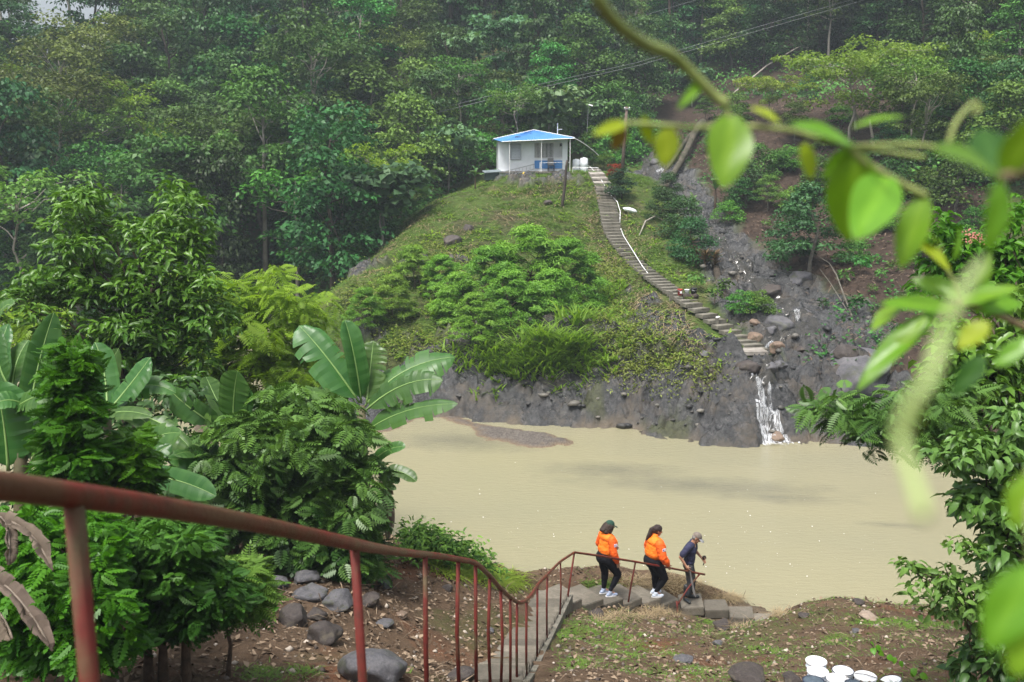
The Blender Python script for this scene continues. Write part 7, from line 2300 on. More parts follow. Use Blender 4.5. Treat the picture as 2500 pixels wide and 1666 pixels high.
# creeping vine with heart-shaped leaves above the buckets
q = thing("creeping_vine", "thin creeping vine with bright heart-shaped leaves above the buckets", "vine", W(2130, 1570, 9.0))
o0 = W(2130, 1570, 9.0)
vp = [(2120, 1566), (2140, 1590), (2175, 1605), (2200, 1620), (2230, 1640), (2260, 1662)]
MB().tube([W(px, py, 9.0) - o0 for px, py in vp], 0.004, 5).build("stem", B_BROWN, q)
hl = MB()
me = leaves("heart_leaf", [(0, 0, 0)], [(1, 0, 0)], [(0, 0, 1)], 1.0, 0.9, T_leaf(0.1, 0.25), np.array([0.8]), L_BRIGHT, True)
for (px, py) in [(2124, 1572), (2138, 1580), (2146, 1592), (2130, 1586), (2165, 1604), (2184, 1608), (2196, 1618), (2202, 1626), (2230, 1634), (2222, 1644), (2245, 1650)]:
    o = link("leaf", me, q, W(px, py - 4, 9.0) - o0, (rng.normal() * 0.4 + 0.5, 0.7 + 0.3 * rng.normal(), -1.2 + rng.normal() * 0.8))
    s = 0.06 + 0.02 * rng.random(); o.scale = (s, s, s)
# ------------------------------------------------------------------ people: continuous figures grown from round limbs and fused
def capsule(mb, p0, p1, r0, r1, n=14):
    p0, p1 = Vector(p0), Vector(p1)
    ax = p1 - p0
    L = max(ax.length, 1e-5); ax = ax / L
    rings = []
    for a in (-80, -55, -30, 0): rings.append((math.sin(math.radians(a)) * r0, math.cos(math.radians(a)) * r0))
    for a in (0, 30, 55, 80): rings.append((L + math.sin(math.radians(a)) * r1, math.cos(math.radians(a)) * r1))
    ref = Vector((0, 0, 1)) if abs(ax.z) < 0.9 else Vector((1, 0, 0))
    a_ = ax.cross(ref).normalized(); b_ = ax.cross(a_)
    V = []
    for h, r in rings:
        for k in range(n):
            t = 2 * math.pi * k / n
            V.append(p0 + ax * h + (a_ * math.cos(t) + b_ * math.sin(t)) * r)
    Fc = []
    for i in range(len(rings) - 1):
        for k in range(n):
            Fc.append((i * n + k, i * n + (k + 1) % n, (i + 1) * n + (k + 1) % n, (i + 1) * n + k))
    Fc.append(tuple(n - 1 - k for k in range(n))); Fc.append(tuple((len(rings) - 1) * n + k for k in range(n)))
    mb.add(V, Fc)


def ellipsoid(mb, c, r, rot=(0, 0, 0), n=16, m=10):
    R = Euler(rot).to_matrix(); c = Vector(c)
    V = []; Fc = []
    for i in range(1, m):
        t = math.pi * i / m
        for k in range(n):
            a = 2 * math.pi * k / n
            V.append(c + R @ Vector((r[0] * math.sin(t) * math.cos(a), r[1] * math.sin(t) * math.sin(a), r[2] * math.cos(t))))
    for i in range(m - 2):
        for k in range(n):
            Fc.append((i * n + k, (i + 1) * n + k, (i + 1) * n + (k + 1) % n, i * n + (k + 1) % n))
    V.append(c + R @ Vector((0, 0, r[2]))); V.append(c - R @ Vector((0, 0, r[2])))
    t, b_ = len(V) - 2, len(V) - 1
    for k in range(n):
        Fc.append((t, k, (k + 1) % n)); Fc.append((b_, (m - 2) * n + (k + 1) % n, (m - 2) * n + k))
    mb.add(V, Fc)


def fuse(name, mb, mat, parent, voxel=0.012, smooth=6, fold=0.0, fscale=9.0, seed=0):
    """fuses the collected volumes into one continuous skin"""
    me = mb.mesh(name)
    o = link(name, me)
    md = o.modifiers.new("fuse", 'REMESH'); md.mode = 'VOXEL'; md.voxel_size = voxel; md.use_smooth_shade = True
    if smooth:
        s = o.modifiers.new("soften", 'SMOOTH'); s.iterations = smooth; s.factor = 0.5
    dg = bpy.context.evaluated_depsgraph_get()
    m2 = bpy.data.meshes.new_from_object(o.evaluated_get(dg))
    o.modifiers.clear()
    if fold > 0:
        n = len(m2.vertices)
        co = np.empty(n * 3, np.float32); m2.vertices.foreach_get("co", co); co = co.reshape(-1, 3)
        no = np.array([v.normal[:] for v in m2.vertices])
        f = fbm(co[:, 0] * fscale + seed, co[:, 1] * fscale, co[:, 2] * fscale * 1.6, 3, seed)
        f = 1 - np.abs(f) * 2.0
        co = co + no * (fold * f)[:, None]
        m2.vertices.foreach_set("co", co.astype(np.float32).ravel())
    m2.materials.clear(); m2.materials.append(mat)
    o.data = m2; m2.name = name
    bpy.data.meshes.remove(me)
    o.parent = parent
    return o


SK_LIGHT = solid("skin_light", (0.52, 0.31, 0.22), (0.47, 0.27, 0.19), 20, 0.5)
SK_TAN = solid("skin_tan", (0.36, 0.19, 0.115), (0.31, 0.16, 0.10), 20, 0.5)
C_ORANGE = solid("orange_fleece", (0.95, 0.215, 0.012), (0.85, 0.17, 0.01), 6, 0.75, bmp=0.1)
C_ORANGE2 = solid("orange_sleeve", (0.82, 0.12, 0.008), (0.74, 0.10, 0.008), 6, 0.75, bmp=0.1)
C_BLACK = solid("black_leggings", (0.007, 0.007, 0.01), (0.013, 0.013, 0.017), 9, 0.9, spec=0.12)
C_NAVY = solid("navy_tshirt", (0.030, 0.032, 0.075), (0.02, 0.022, 0.05), 6, 0.8, bmp=0.1)
C_JEANS = solid("muddy_trousers", (0.028, 0.038, 0.058), (0.075, 0.062, 0.045), 5, 0.85, bmp=0.2)
C_BOOT = solid("rubber_boots", (0.02, 0.026, 0.034), (0.05, 0.052, 0.05), 5, 0.35)
C_SHOEB = solid("blue_grey_shoe", (0.22, 0.28, 0.42), (0.35, 0.4, 0.5), 16, 0.6)
C_SHOEW = solid("white_shoe", (0.62, 0.68, 0.78), (0.5, 0.57, 0.68), 16, 0.6)
C_SOLE = solid("white_sole", (0.8, 0.8, 0.8), (0.7, 0.7, 0.7), 9, 0.6)
C_CAPG = solid("green_cap", (0.016, 0.062, 0.04), (0.012, 0.048, 0.032), 12, 0.8)
C_CAPK = solid("khaki_cap", (0.12, 0.10, 0.085), (0.19, 0.16, 0.135), 30, 0.8)
C_CAPV = solid("pale_visor", (0.42, 0.42, 0.44), (0.34, 0.34, 0.36), 12, 0.8)
C_HAIR1 = solid("brown_hair", (0.055, 0.034, 0.024), (0.022, 0.014, 0.011), 40, 0.55, bmp=0.4)
C_HAIR2 = solid("dark_hair", (0.035, 0.018, 0.015), (0.014, 0.009, 0.009), 40, 0.5, bmp=0.4)
C_GLASS = solid("dark_glasses", (0.008, 0.008, 0.009), None, 9, 0.2)
C_PATCH = solid("patch_white", (0.78, 0.76, 0.82), (0.72, 0.7, 0.76), 9, 0.7)
C_PATCHB = solid("patch_blue", (0.08, 0.07, 0.25), None, 9, 0.7)
C_PATCHR = solid("patch_rose", (0.55, 0.28, 0.4), None, 9, 0.7)
C_STEEL = solid("dull_steel", (0.09, 0.085, 0.08), (0.2, 0.19, 0.18), 7, 0.4, 0.6)
C_LABEL = solid("can_white", (0.75, 0.75, 0.75), (0.1, 0.1, 0.15), 22, 0.4)


def hand(mb, wrist, tipdir, palm_n, s=1.0, curl=0.35, thumb_side=1):
    """palm, four unequal bent fingers and a thumb from the side of the palm"""
    w = Vector(wrist); t = Vector(tipdir).normalized(); nrm = Vector(palm_n).normalized()
    sd = t.cross(nrm).normalized() * thumb_side
    capsule(mb, w, w + t * 0.03 * s, 0.026 * s, 0.03 * s)
    for k, off in enumerate((-1.5, -0.5, 0.5, 1.5)):
        a = w + t * 0.035 * s + sd * off * 0.012 * s
        b_ = w + t * 0.09 * s + sd * off * 0.019 * s
        capsule(mb, a, b_, 0.015 * s, 0.0115 * s, 8)
        L = (0.036, 0.043, 0.046, 0.040)[k] * s
        d1 = (t + nrm * curl).normalized(); c = b_ + d1 * L
        d2 = (t + nrm * curl * 2.4).normalized(); e = c + d2 * L * 0.8
        capsule(mb, b_, c, 0.0105 * s, 0.0095 * s, 8); capsule(mb, c, e, 0.0095 * s, 0.008 * s, 8)
    a = w + t * 0.03 * s + sd * 0.026 * s
    b_ = a + (t * 0.6 + sd * 0.9 + nrm * 0.3).normalized() * 0.045 * s
    capsule(mb, a, b_, 0.014 * s, 0.011 * s, 8); capsule(mb, b_, b_ + (t + nrm * 0.6 + sd * 0.1).normalized() * 0.034 * s, 0.011 * s, 0.009 * s, 8)


def head(mb, c, fwd, s=1.0, neck=None):
    """skull, jaw, nose, lips, ears and brow; fwd is where the face looks"""
    f = Vector(fwd).normalized(); l = Vector((0, 0, 1)).cross(f).normalized(); u = f.cross(l)
    M = Matrix((f, l, u)).transposed(); e = M.to_euler()
    c = Vector(c)

    def P(x, y, z): return c + (f * x + l * y + u * z) * s
    ellipsoid(mb, P(-0.01, 0, 0.025), (0.098 * s, 0.076 * s, 0.095 * s), e)
    ellipsoid(mb, P(0.03, 0, -0.045), (0.06 * s, 0.055 * s, 0.07 * s), e)
    capsule(mb, P(0.06, 0, -0.095), P(0.055, 0, -0.09), 0.026 * s, 0.03 * s)
    capsule(mb, P(0.085, 0, 0.01), P(0.105, 0, -0.025), 0.009 * s, 0.014 * s, 8)
    capsule(mb, P(0.082, -0.018, -0.058), P(0.082, 0.018, -0.058), 0.009 * s, 0.009 * s, 8)
    for sd in (1, -1):
        ellipsoid(mb, P(-0.005, sd * 0.078, -0.01), (0.02 * s, 0.009 * s, 0.032 * s), e)
        capsule(mb, P(0.078, sd * 0.015, 0.025), P(0.066, sd * 0.045, 0.022), 0.01 * s, 0.01 * s, 8)
        ellipsoid(mb, P(0.05, sd * 0.035, -0.035), (0.035 * s, 0.024 * s, 0.03 * s), e)
    if neck is not None:
        capsule(mb, neck, P(-0.02, 0, -0.06), 0.058 * s, 0.055 * s)
    return P


def chain(mb, pts, rad):
    for i in range(len(pts) - 1):
        capsule(mb, pts[i], pts[i + 1], rad[i], rad[i + 1])


def shoe(name, parent, ankle, heading, mat, L=0.27, sole=True, boot=0.0, pitch=0.0):
    a = Vector(ankle); f = Vector((math.cos(heading), math.sin(heading), -pitch)).normalized()
    mb = MB()
    base = a + Vector((0, 0, -0.07))
    capsule(mb, base - f * 0.06, base + f * 0.05, 0.042, 0.043)
    capsule(mb, base + f * 0.04, base + f * (L - 0.12) + Vector((0, 0, -0.008)), 0.045, 0.036)
    capsule(mb, base - f * 0.03, a + Vector((0, 0, -0.005 + boot)), 0.046, 0.05 if not boot else 0.066)
    o = fuse(name, mb, mat, parent, 0.012, 4)
    if sole:
        mb = MB()
        z = -0.108
        n = 18; V = []
        sdv = Vector((-math.sin(heading), math.cos(heading), 0))
        for zz in (0.0, 0.026):
            for k in range(n):
                t = 2 * math.pi * k / n
                V.append(a + f * (math.cos(t) * (L / 2 + 0.005) + L / 2 - 0.11) + sdv * math.sin(t) * (0.047 + 0.006 * math.cos(t)) + Vector((0, 0, z + zz)))
        mb.add(V, [tuple(range(n - 1, -1, -1)), tuple(range(n, 2 * n))] + [(k, (k + 1) % n, n + (k + 1) % n, n + k) for k in range(n)])
        mb.build("sole", C_SOLE, o)
    return o


def cap(parent, P, mat, vmat, s=1.0):
    mb = MB()
    V = []; Fc = []; n = 20; m = 6
    for i in range(m + 1):
        t = (math.pi / 2) * i / m
        for k in range(n):
            a = 2 * math.pi * k / n
            V.append(P(-0.012 + 0.112 * math.cos(t) * math.cos(a), 0.09 * math.cos(t) * math.sin(a), 0.052 + 0.095 * math.sin(t)))
    for i in range(m):
        for k in range(n):
            Fc.append((i * n + k, i * n + (k + 1) % n, (i + 1) * n + (k + 1) % n, (i + 1) * n + k))
    mb.add(V, Fc)
    o = mb.build("cap", mat, parent, True)
    mb = MB(); V = []; n = 9
    for zz in (0.0, -0.006):
        for k in range(n):
            y = -0.078 + 0.156 * k / (n - 1)
            V.append(P(0.072 + 0.0 - 3.0 * y * y, y, 0.052 + zz + 0.0)); V.append(P(0.185 - 5.5 * y * y, y * 0.93, 0.030 + zz - 2.2 * y * y))
    Fc = []
    for z_ in (0, 2 * n):
        for k in range(n - 1):
            q = (z_ + 2 * k, z_ + 2 * k + 1, z_ + 2 * k + 3, z_ + 2 * k + 2); Fc.append(q if z_ == 0 else q[::-1])
    for k in range(n - 1):
        Fc.append((2 * k + 1, 2 * n + 2 * k + 1, 2 * n + 2 * k + 3, 2 * k + 3))
    mb.add(V, Fc); mb.build("visor", vmat, o, True)
    return o


def place_person(label, foot, heading, scale):
    q = thing("person", label, "person", foot, heading, "people walking down the steps")
    q.scale = (scale,) * 3
    return q


def arm_patch(parent, c, nrm, up):
    nrm = Vector(nrm).normalized(); u = Vector(up).normalized(); s = u.cross(nrm).normalized(); u = nrm.cross(s)
    R = Matrix((s, u, nrm)).transposed().to_euler()
    p = MB().box((0, 0, 0), (0.085, 0.062, 0.008)).build("arm_patch", C_PATCH, parent, loc=c, rot=R)
    MB().box((-0.026, 0.0, 0.005), (0.022, 0.032, 0.003)).build("emblem", C_PATCHB, p)
    for k in (-1, 0, 1):
        MB().box((0.014, k * 0.017, 0.005), (0.044, 0.005, 0.003)).build("stripe", C_PATCHR, p)


def woman(label, foot, heading, scale, wide, hair, mats, pose, headdir):
    q = place_person(label, foot, heading, scale)
    J = {k: Vector(v) for k, v in pose.items()}
    w = wide
    # body
    mb = MB()
    chain(mb, [J['pel'], J['waist'], J['chest'], J['neck']], [0.14 * w, 0.125 * w, 0.135 * w, 0.06])
    for s in 'RL':
        chain(mb, [J['neck'] + Vector((0, 0, -0.06)), J[s + 'sh'], J[s + 'el'], J[s + 'wr']], [0.06, 0.062 * w, 0.045 * w, 0.028])
        chain(mb, [J[s + 'hip'], J[s + 'kn'], J[s + 'an']], [0.10 * w, 0.062 * w, 0.04])
        capsule(mb, J[s + 'an'], J[s + 'an'] + Vector((0.1, 0, -0.06)), 0.035, 0.03)
    P = head(mb, J['head'], headdir, 1.0, J['neck'] - Vector((0, 0, 0.03)))
    hd_ = (J['Rwr'] - J['Rel']).normalized()
    hand(mb, J['Rwr'], (hd_ + Vector((0.1, 0, -0.5))).normalized(), (0.1, 1, 0), 1.0, 0.4, 1)
    hl = (J['Lwr'] - J['Lel']).normalized()
    hand(mb, J['Lwr'], hl, (0.1, -1, 0.1), 1.0, 0.8, -1)
    fuse("body", mb, mats['skin'], q, 0.0085, 5)
    # jacket
    mb = MB()
    cw = 0.175 * w
    ellipsoid(mb, J['chest'] + Vector((0.015, 0, -0.05)), (0.185 * w, 0.215 * w, 0.24))
    ellipsoid(mb, (J['chest'] + J['waist']) / 2 + Vector((0.02, 0, -0.05)), (0.20 * w, 0.22 * w, 0.2))
    ellipsoid(mb, J['chest'] + Vector((-0.03, 0, 0.11)), (0.13 * w, 0.2 * w, 0.11))
    for s, yy in (('R', -1), ('L', 1)):
        ellipsoid(mb, J['chest'] + Vector((0.11 * w, yy * 0.075, -0.03)), (0.1, 0.1, 0.11))
    capsule(mb, J['neck'] + Vector((-0.015, 0, -0.03)), J['neck'] + Vector((0.0, 0, 0.01)), 0.085, 0.078)
    fuse("jacket", mb, C_ORANGE, q, 0.013, 5, 0.007, 7, 3)
    for s in 'RL':
        mb = MB()
        a, b_, c = J[s + 'sh'], J[s + 'el'], J[s + 'wr']
        chain(mb, [a, a.lerp(b_, 0.5), b_, b_.lerp(c, 0.55), c - (c - b_) * 0.10, c - (c - b_) * 0.02], [0.095 * w, 0.088 * w, 0.078 * w, 0.074 * w, 0.052, 0.042])
        so_ = fuse("sleeve", mb, C_ORANGE2, q, 0.012, 4, 0.007, 11, 8 if s == 'R' else 5)
        if s == 'R':
            out = Vector((0.25, -1, 0.15)).normalized()
            arm_patch(so_, a.lerp(b_, 0.34) + out * 0.099 * w, out, (b_ - a) * -1)
    # trousers
    mb = MB()
    ellipsoid(mb, J['pel'] + Vector((-0.03, 0, 0.0)), (0.175 * w, 0.20 * w, 0.18))
    capsule(mb, J['pel'], J['waist'] - Vector((0, 0, 0.02)), 0.165 * w, 0.16 * w)
    for s in 'RL':
        a, b_, c = J[s + 'hip'], J[s + 'kn'], J[s + 'an']
        chain(mb, [a, a.lerp(b_, 0.5), b_, b_.lerp(c, 0.32), c + Vector((0, 0, 0.03))], [0.125 * w, 0.105 * w, 0.078 * w, 0.073 * w, 0.046])
    fuse("trousers", mb, C_BLACK, q, 0.012, 4, 0.004, 10, 6)
    for s in 'RL':
        shoe("shoe", q, J[s + 'an'], 0.1 if s == 'L' else -0.12, mats['shoe'], 0.26, True, pitch=pose_pitch.get((label[:5], s), 0.0))
    # eyes
    ey = MB()
    for s in (1, -1): ellipsoid(ey, P(0.078, s * 0.03, 0.012), (0.008, 0.011, 0.007), n=8, m=6)
    ey.build("eyes", C_GLASS, q)
    # hair
    mb = MB()
    if hair == 'bob':
        ellipsoid(mb, P(-0.03, 0, 0.03), (0.105, 0.094, 0.1))
        for k in range(16):
            a = math.pi * (0.32 + 1.36 * k / 15)
            x, y = math.cos(a) * 0.1 - 0.03, math.sin(a) * 0.085
            ln = 0.13 + 0.03 * vnoise(k * 1.7, 2)
            capsule(mb, P(x * 0.9, y, 0.02), P(x * 1.25 - 0.02, y * 1.15, 0.02 - ln), 0.038, 0.026, 10)
            capsule(mb, P(x * 1.25 - 0.02, y * 1.15, 0.02 - ln), P(x * 1.45 - 0.02, y * 1.2, 0.03 - ln), 0.026, 0.012, 8)
        fuse("hair", mb, C_HAIR1, q, 0.01, 2, 0.006, 24, 2)
        cap(q, P, C_CAPG, C_CAPG)
        gl = MB()
        for s in (1, -1):
            ellipsoid(gl, P(0.094, s * 0.032, 0.012), (0.006, 0.026, 0.018), n=10, m=6); gl.tube([P(0.09, s * 0.055, 0.016), P(0.0, s * 0.083, 0.014)], 0.004, 5)
        gl.build("sunglasses", C_GLASS, q)
    else:
        ellipsoid(mb, P(-0.02, 0, 0.04), (0.108, 0.092, 0.098))
        capsule(mb, P(-0.06, 0, -0.01), P(-0.02, 0.0, -0.05), 0.075, 0.06)
        tail = [P(-0.10, 0, 0.05), P(-0.15, 0, 0.0), P(-0.16, 0.0, -0.11), P(-0.19, 0.0, -0.22), P(-0.215, 0, -0.28)]
        chain(mb, tail, [0.04, 0.05, 0.05, 0.034, 0.012])
        fuse("hair", mb, C_HAIR2, q, 0.01, 2, 0.005, 24, 2)
    return q, J, P


pose_pitch = {("woman", 'R'): 0.0}
f1 = W(1486, 1453, 21.95); f1.z = max(f1.z, 0.0)


def step_top_at(px):
    """height of the turning flight under an image column"""
    zs = [(1421, front[0].z), (1474, front[1].z), (1522, front[2].z), (1569, front[3].z), (1615, front[4].z), (1660, front[5].z)]
    for x, z in zs:
        if px <= x: return z
    return W(1720, 1484, 23.25).z


def stand(px, py):
    z = step_top_at(px)
    p = Wz(px, py, z)
    return p


pose1 = dict(pel=(-.06, 0, .90), waist=(-.055, 0, 1.03), chest=(-.02, 0, 1.25), neck=(-.02, 0, 1.45), head=(.035, 0, 1.575),
             Rsh=(-.01, -.2, 1.34), Rel=(.0, -.28, 1.07), Rwr=(.10, -.26, .84), Lsh=(-.02, .2, 1.34), Lel=(-.06, .31, 1.09), Lwr=(.2, .2, 1.02),
             Rhip=(-.04, -.1, .86), Rkn=(.2, -.12, .5), Ran=(.03, -.1, .115), Lhip=(-.06, .1, .86), Lkn=(-.01, .1, .47), Lan=(-.03, .1, .115))
q1, J1, P1_ = woman("woman in an orange fleece and dark green cap, hindmost on the steps", stand(1482, 1453), math.radians(22), 1.02, 1.0, 'bob', dict(skin=SK_LIGHT, shoe=C_SHOEB), pose1, (0.9, 0.05, -0.28))
cup = MB().lathe([(0.03, 0), (0.035, 0.1), (0.033, 0.105)], 12).build("drink_can", C_LABEL, None, True)
cl = Matrix.Translation(q1.location) @ q1.rotation_euler.to_matrix().to_4x4() @ Matrix.Scale(1.02, 4)
cup.location = cl @ (J1['Lwr'] + Vector((0.085, -0.05, -0.04)))
tag(cup, "small white cup held by the woman in the green cap", "cup")
pose2 = dict(pel=(-.05, 0, .86), waist=(-.05, 0, 1.0), chest=(-.03, 0, 1.21), neck=(-.03, 0, 1.42), head=(.03, 0, 1.55),
             Rsh=(-.01, -.24, 1.31), Rel=(.02, -.35, 1.05), Rwr=(.16, -.33, .85), Lsh=(-.02, .24, 1.31), Lel=(-.06, .36, 1.05), Lwr=(.1, .32, .86),
             Rhip=(-.03, -.12, .82), Rkn=(.16, -.13, .46), Ran=(-.01, -.1, .115), Lhip=(-.05, .12, .82), Lkn=(.05, .11, .45), Lan=(.03, .1, .115))
q2, J2, P2_ = woman("woman with a dark ponytail in an orange fleece, in the middle of the three", stand(1599, 1454), math.radians(14), 1.02, 1.17, 'tail', dict(skin=SK_TAN, shoe=C_SHOEW), pose2, (0.95, -0.12, -0.25))
# the man in front
fm = stand(1682, 1464)
qm = place_person("man in a navy t-shirt, cap and rubber boots holding a machete, at the front", fm, math.radians(-16), 1.02)
Jm = {k: Vector(v) for k, v in dict(pel=(-.03, 0, .88), waist=(-.03, 0, 1.0), chest=(0.01, 0, 1.24), neck=(.055, 0, 1.42), head=(.13, 0, 1.52),
      Rsh=(-.03, -.18, 1.35), Rel=(-.2, -.27, 1.13), Rwr=(-.06, -.28, .92), Lsh=(.04, .18, 1.35), Lel=(.08, .26, 1.12), Lwr=(.23, .22, .98),
      Rhip=(-.03, -.09, .85), Rkn=(.03, -.11, .48), Ran=(-.06, -.12, .115), Lhip=(-.02, .09, .85), Lkn=(.06, .1, .48), Lan=(.04, .11, .115)).items()}
mb = MB()
chain(mb, [Jm['pel'], Jm['waist'], Jm['chest'], Jm['neck']], [0.12, 0.11, 0.125, 0.055])
for s in 'RL':
    chain(mb, [Jm['neck'] + Vector((-.02, 0, -0.06)), Jm[s + 'sh'], Jm[s + 'el'], Jm[s + 'wr']], [0.06, 0.056, 0.04, 0.027])
    a, b_, c = Jm[s + 'hip'], Jm[s + 'kn'], Jm[s + 'an']
    chain(mb, [a, b_, c], [0.09, 0.06, 0.04])
Pm = head(mb, Jm['head'], (0.85, -0.1, -0.5), 1.0, Jm['neck'] - Vector((0, 0, 0.03)))
hand(mb, Jm['Rwr'], (Jm['Rwr'] - Jm['Rel']).normalized(), (0.3, 0.8, 0.2), 1.05, 0.9, 1)
hand(mb, Jm['Lwr'], (Jm['Lwr'] - Jm['Lel']).normalized(), (0.1, -0.8, -0.3), 1.05, 0.9, -1)
fuse("body", mb, SK_TAN, qm, 0.0085, 5)
mb = MB()
ellipsoid(mb, Jm['chest'] + Vector((-.01, 0, -.02)), (0.135, 0.185, 0.2)); ellipsoid(mb, (Jm['chest'] + Jm['waist']) / 2 + Vector((-.005, 0, -.04)), (0.135, 0.17, 0.22))
ellipsoid(mb, Jm['waist'] + Vector((0, 0, -.06)), (0.14, 0.17, 0.1)); ellipsoid(mb, Jm['chest'] + Vector((0, 0, 0.1)), (0.1, 0.18, 0.085))
for s in 'RL': chain(mb, [Jm['neck'] + Vector((-.03, 0, -0.075)), Jm[s + 'sh'], Jm[s + 'sh'].lerp(Jm[s + 'el'], 0.72)], [0.085, 0.088, 0.078])
fuse("tshirt", mb, C_NAVY, qm, 0.011, 4, 0.006, 9, 4)
mb = MB()
ellipsoid(mb, Jm['pel'] + Vector((-.01, 0, -.01)), (0.13, 0.165, 0.14))
for s in 'RL':
    a, b_, c = Jm[s + 'hip'], Jm[s + 'kn'], Jm[s + 'an']
    chain(mb, [a, a.lerp(b_, .5), b_, b_.lerp(c, .8)], [0.102, 0.092, 0.078, 0.072])
fuse("trousers", mb, C_JEANS, qm, 0.012, 4, 0.006, 9, 7)
shoe("boot", qm, Jm['Ran'], -0.9, C_BOOT, 0.28, False, 0.25); shoe("boot", qm, Jm['Lan'], 0.2, C_BOOT, 0.28, False, 0.25)
mb = MB(); ellipsoid(mb, Pm(-0.035, 0, 0.0), (0.085, 0.082, 0.07)); fuse("hair", mb, solid("grey_hair", (0.2, 0.19, 0.18)), qm, 0.01, 2)
cap(qm, Pm, C_CAPK, C_CAPV)
ey = MB()
for s in (1, -1): ellipsoid(ey, Pm(0.078, s * 0.03, 0.012), (0.008, 0.011, 0.007), n=8, m=6)
ey.build("eyes", C_GLASS, qm)
# machete in his right hand
ml = Matrix.Translation(qm.location) @ qm.rotation_euler.to_matrix().to_4x4() @ Matrix.Scale(1.02, 4)
h0 = ml @ (Jm['Rwr'] + (Jm['Rwr'] - Jm['Rel']).normalized() * 0.075 + Vector((0.015, 0.02, 0)))
mc = thing("machete", "long machete hanging from the right hand of the man in the navy t-shirt", "machete", h0)
dr = (W(1692, 1446, pix(h0)[2] - 0.1) - h0).normalized()
sdv = dr.cross(Vector((0, 1, 0))).normalized()
MB().tube([-dr * 0.09, dr * 0.04], [0.016, 0.014], 8).build("grip", solid("machete_grip", (0.25, 0.17, 0.1)), mc, True)
bl = MB(); V = []
for t, w in ((0.04, 0.016), (0.3, 0.021), (0.55, 0.026), (0.62, 0.018), (0.66, 0.002)):
    c = dr * t + sdv * (0.02 if t < 0.6 else 0.035 * (t > 0.6))
    for o_ in (Vector((0, 0.0015, 0)), Vector((0, -0.0015, 0))): V += [c + sdv * w + o_, c - sdv * w + o_]
Fc = []
for i in range(4):
    a = i * 4; Fc += [(a, a + 1, a + 5, a + 4), (a + 2, a + 6, a + 7, a + 3), (a, a + 4, a + 6, a + 2), (a + 1, a + 3, a + 7, a + 5)]
bl.add(V, Fc); bl.build("blade", C_STEEL, mc)
gv = MB(); pl = ml @ (Jm['Lwr'] + Vector((0.07, -0.01, 0.0)))
ellipsoid(gv, (0, 0, 0), (0.05, 0.03, 0.055)); gv.tube([(0, 0, -0.03), (0.01, 0, -0.12), (-0.02, 0, -0.19)], [0.02, 0.016, 0.01], 7)
tag(gv.build("work_glove", P_WOODDK, None, True, loc=pl), "dark crumpled glove held in the left hand of the man in the navy t-shirt", "glove")
# ------------------------------------------------------------------ blurred vine hanging close in front of the camera at the upper right
V_LEAF = leaf_mat("vine_leaf", (0.105, 0.25, 0.014), (0.24, 0.44, 0.035), 0.45, rough=0.32, hue=0.015, val=0.18, spec=0.45)
V_YEL = leaf_mat("vine_leaf_yellow", (0.22, 0.32, 0.02), (0.34, 0.42, 0.03), 0.45, rough=0.4, hue=0.01, val=0.1)
V_BRN = leaf_mat("vine_leaf_brown", (0.13, 0.09, 0.02), (0.2, 0.13, 0.03), 0.4, rough=0.5, hue=0.01, val=0.1)
V_DRK = leaf_mat("vine_leaf_dark", (0.02, 0.06, 0.01), (0.05, 0.12, 0.02), 0.25, rough=0.3, hue=0.01, val=0.1)
V_PALE = solid("vine_stem_pale", (0.33, 0.42, 0.16), (0.28, 0.36, 0.12), 20, 0.6)
V_PALEL = leaf_mat("vine_leaf_pale", (0.2, 0.36, 0.06), (0.3, 0.46, 0.1), 0.45, rough=0.4)
V_STEM = solid("vine_stem", (0.25, 0.31, 0.085), (0.17, 0.20, 0.06), 40, 0.6)
V_STEMB = solid("vine_stem_brown", (0.16, 0.12, 0.06), (0.11, 0.08, 0.04), 20, 0.6)


def oval_leaf(base, tip, width, face, curl=0.15, fold=0.18, n=9, m=4, heart=0.0):
    b_, t_ = Vector(base), Vector(tip)
    ax = t_ - b_; L = ax.length; ax.normalize()
    f = Vector(face); s = f.cross(ax).normalized(); nr = ax.cross(s)
    V, Fq, ti = [], [], []
    for i in range(n + 1):
        t = i / n
        w = width / 2 * (math.sin(math.pi * min(1, t * 0.93 + 0.05)) ** 0.75) * (1.12 - 0.35 * t) * (1 if t < 0.97 else 0.2)
        for k in range(-m, m + 1):
            u = k / m
            V.append(ax * L * (t + 0.03 * heart * abs(u) * (t < .1)) + s * w * u + nr * (fold * w * abs(u) ** 1.3 - curl * L * t * t + 0.01 * L * math.sin(t * 9 + u * 3)))
    W2 = 2 * m + 1
    for i in range(n):
        for k in range(2 * m):
            Fq.append((i * W2 + k, i * W2 + k + 1, (i + 1) * W2 + k + 1, (i + 1) * W2 + k))
            ti.append(0.35 + 0.3 * (k in (m - 1, m)) + 0.15 * ((i + k) % 3) / 3)
    me = raw_mesh("vine_leaf", np.array([v[:] for v in V]), np.array(Fq), None, True)
    fattr(me, "tint", ti, 'FACE')
    return me


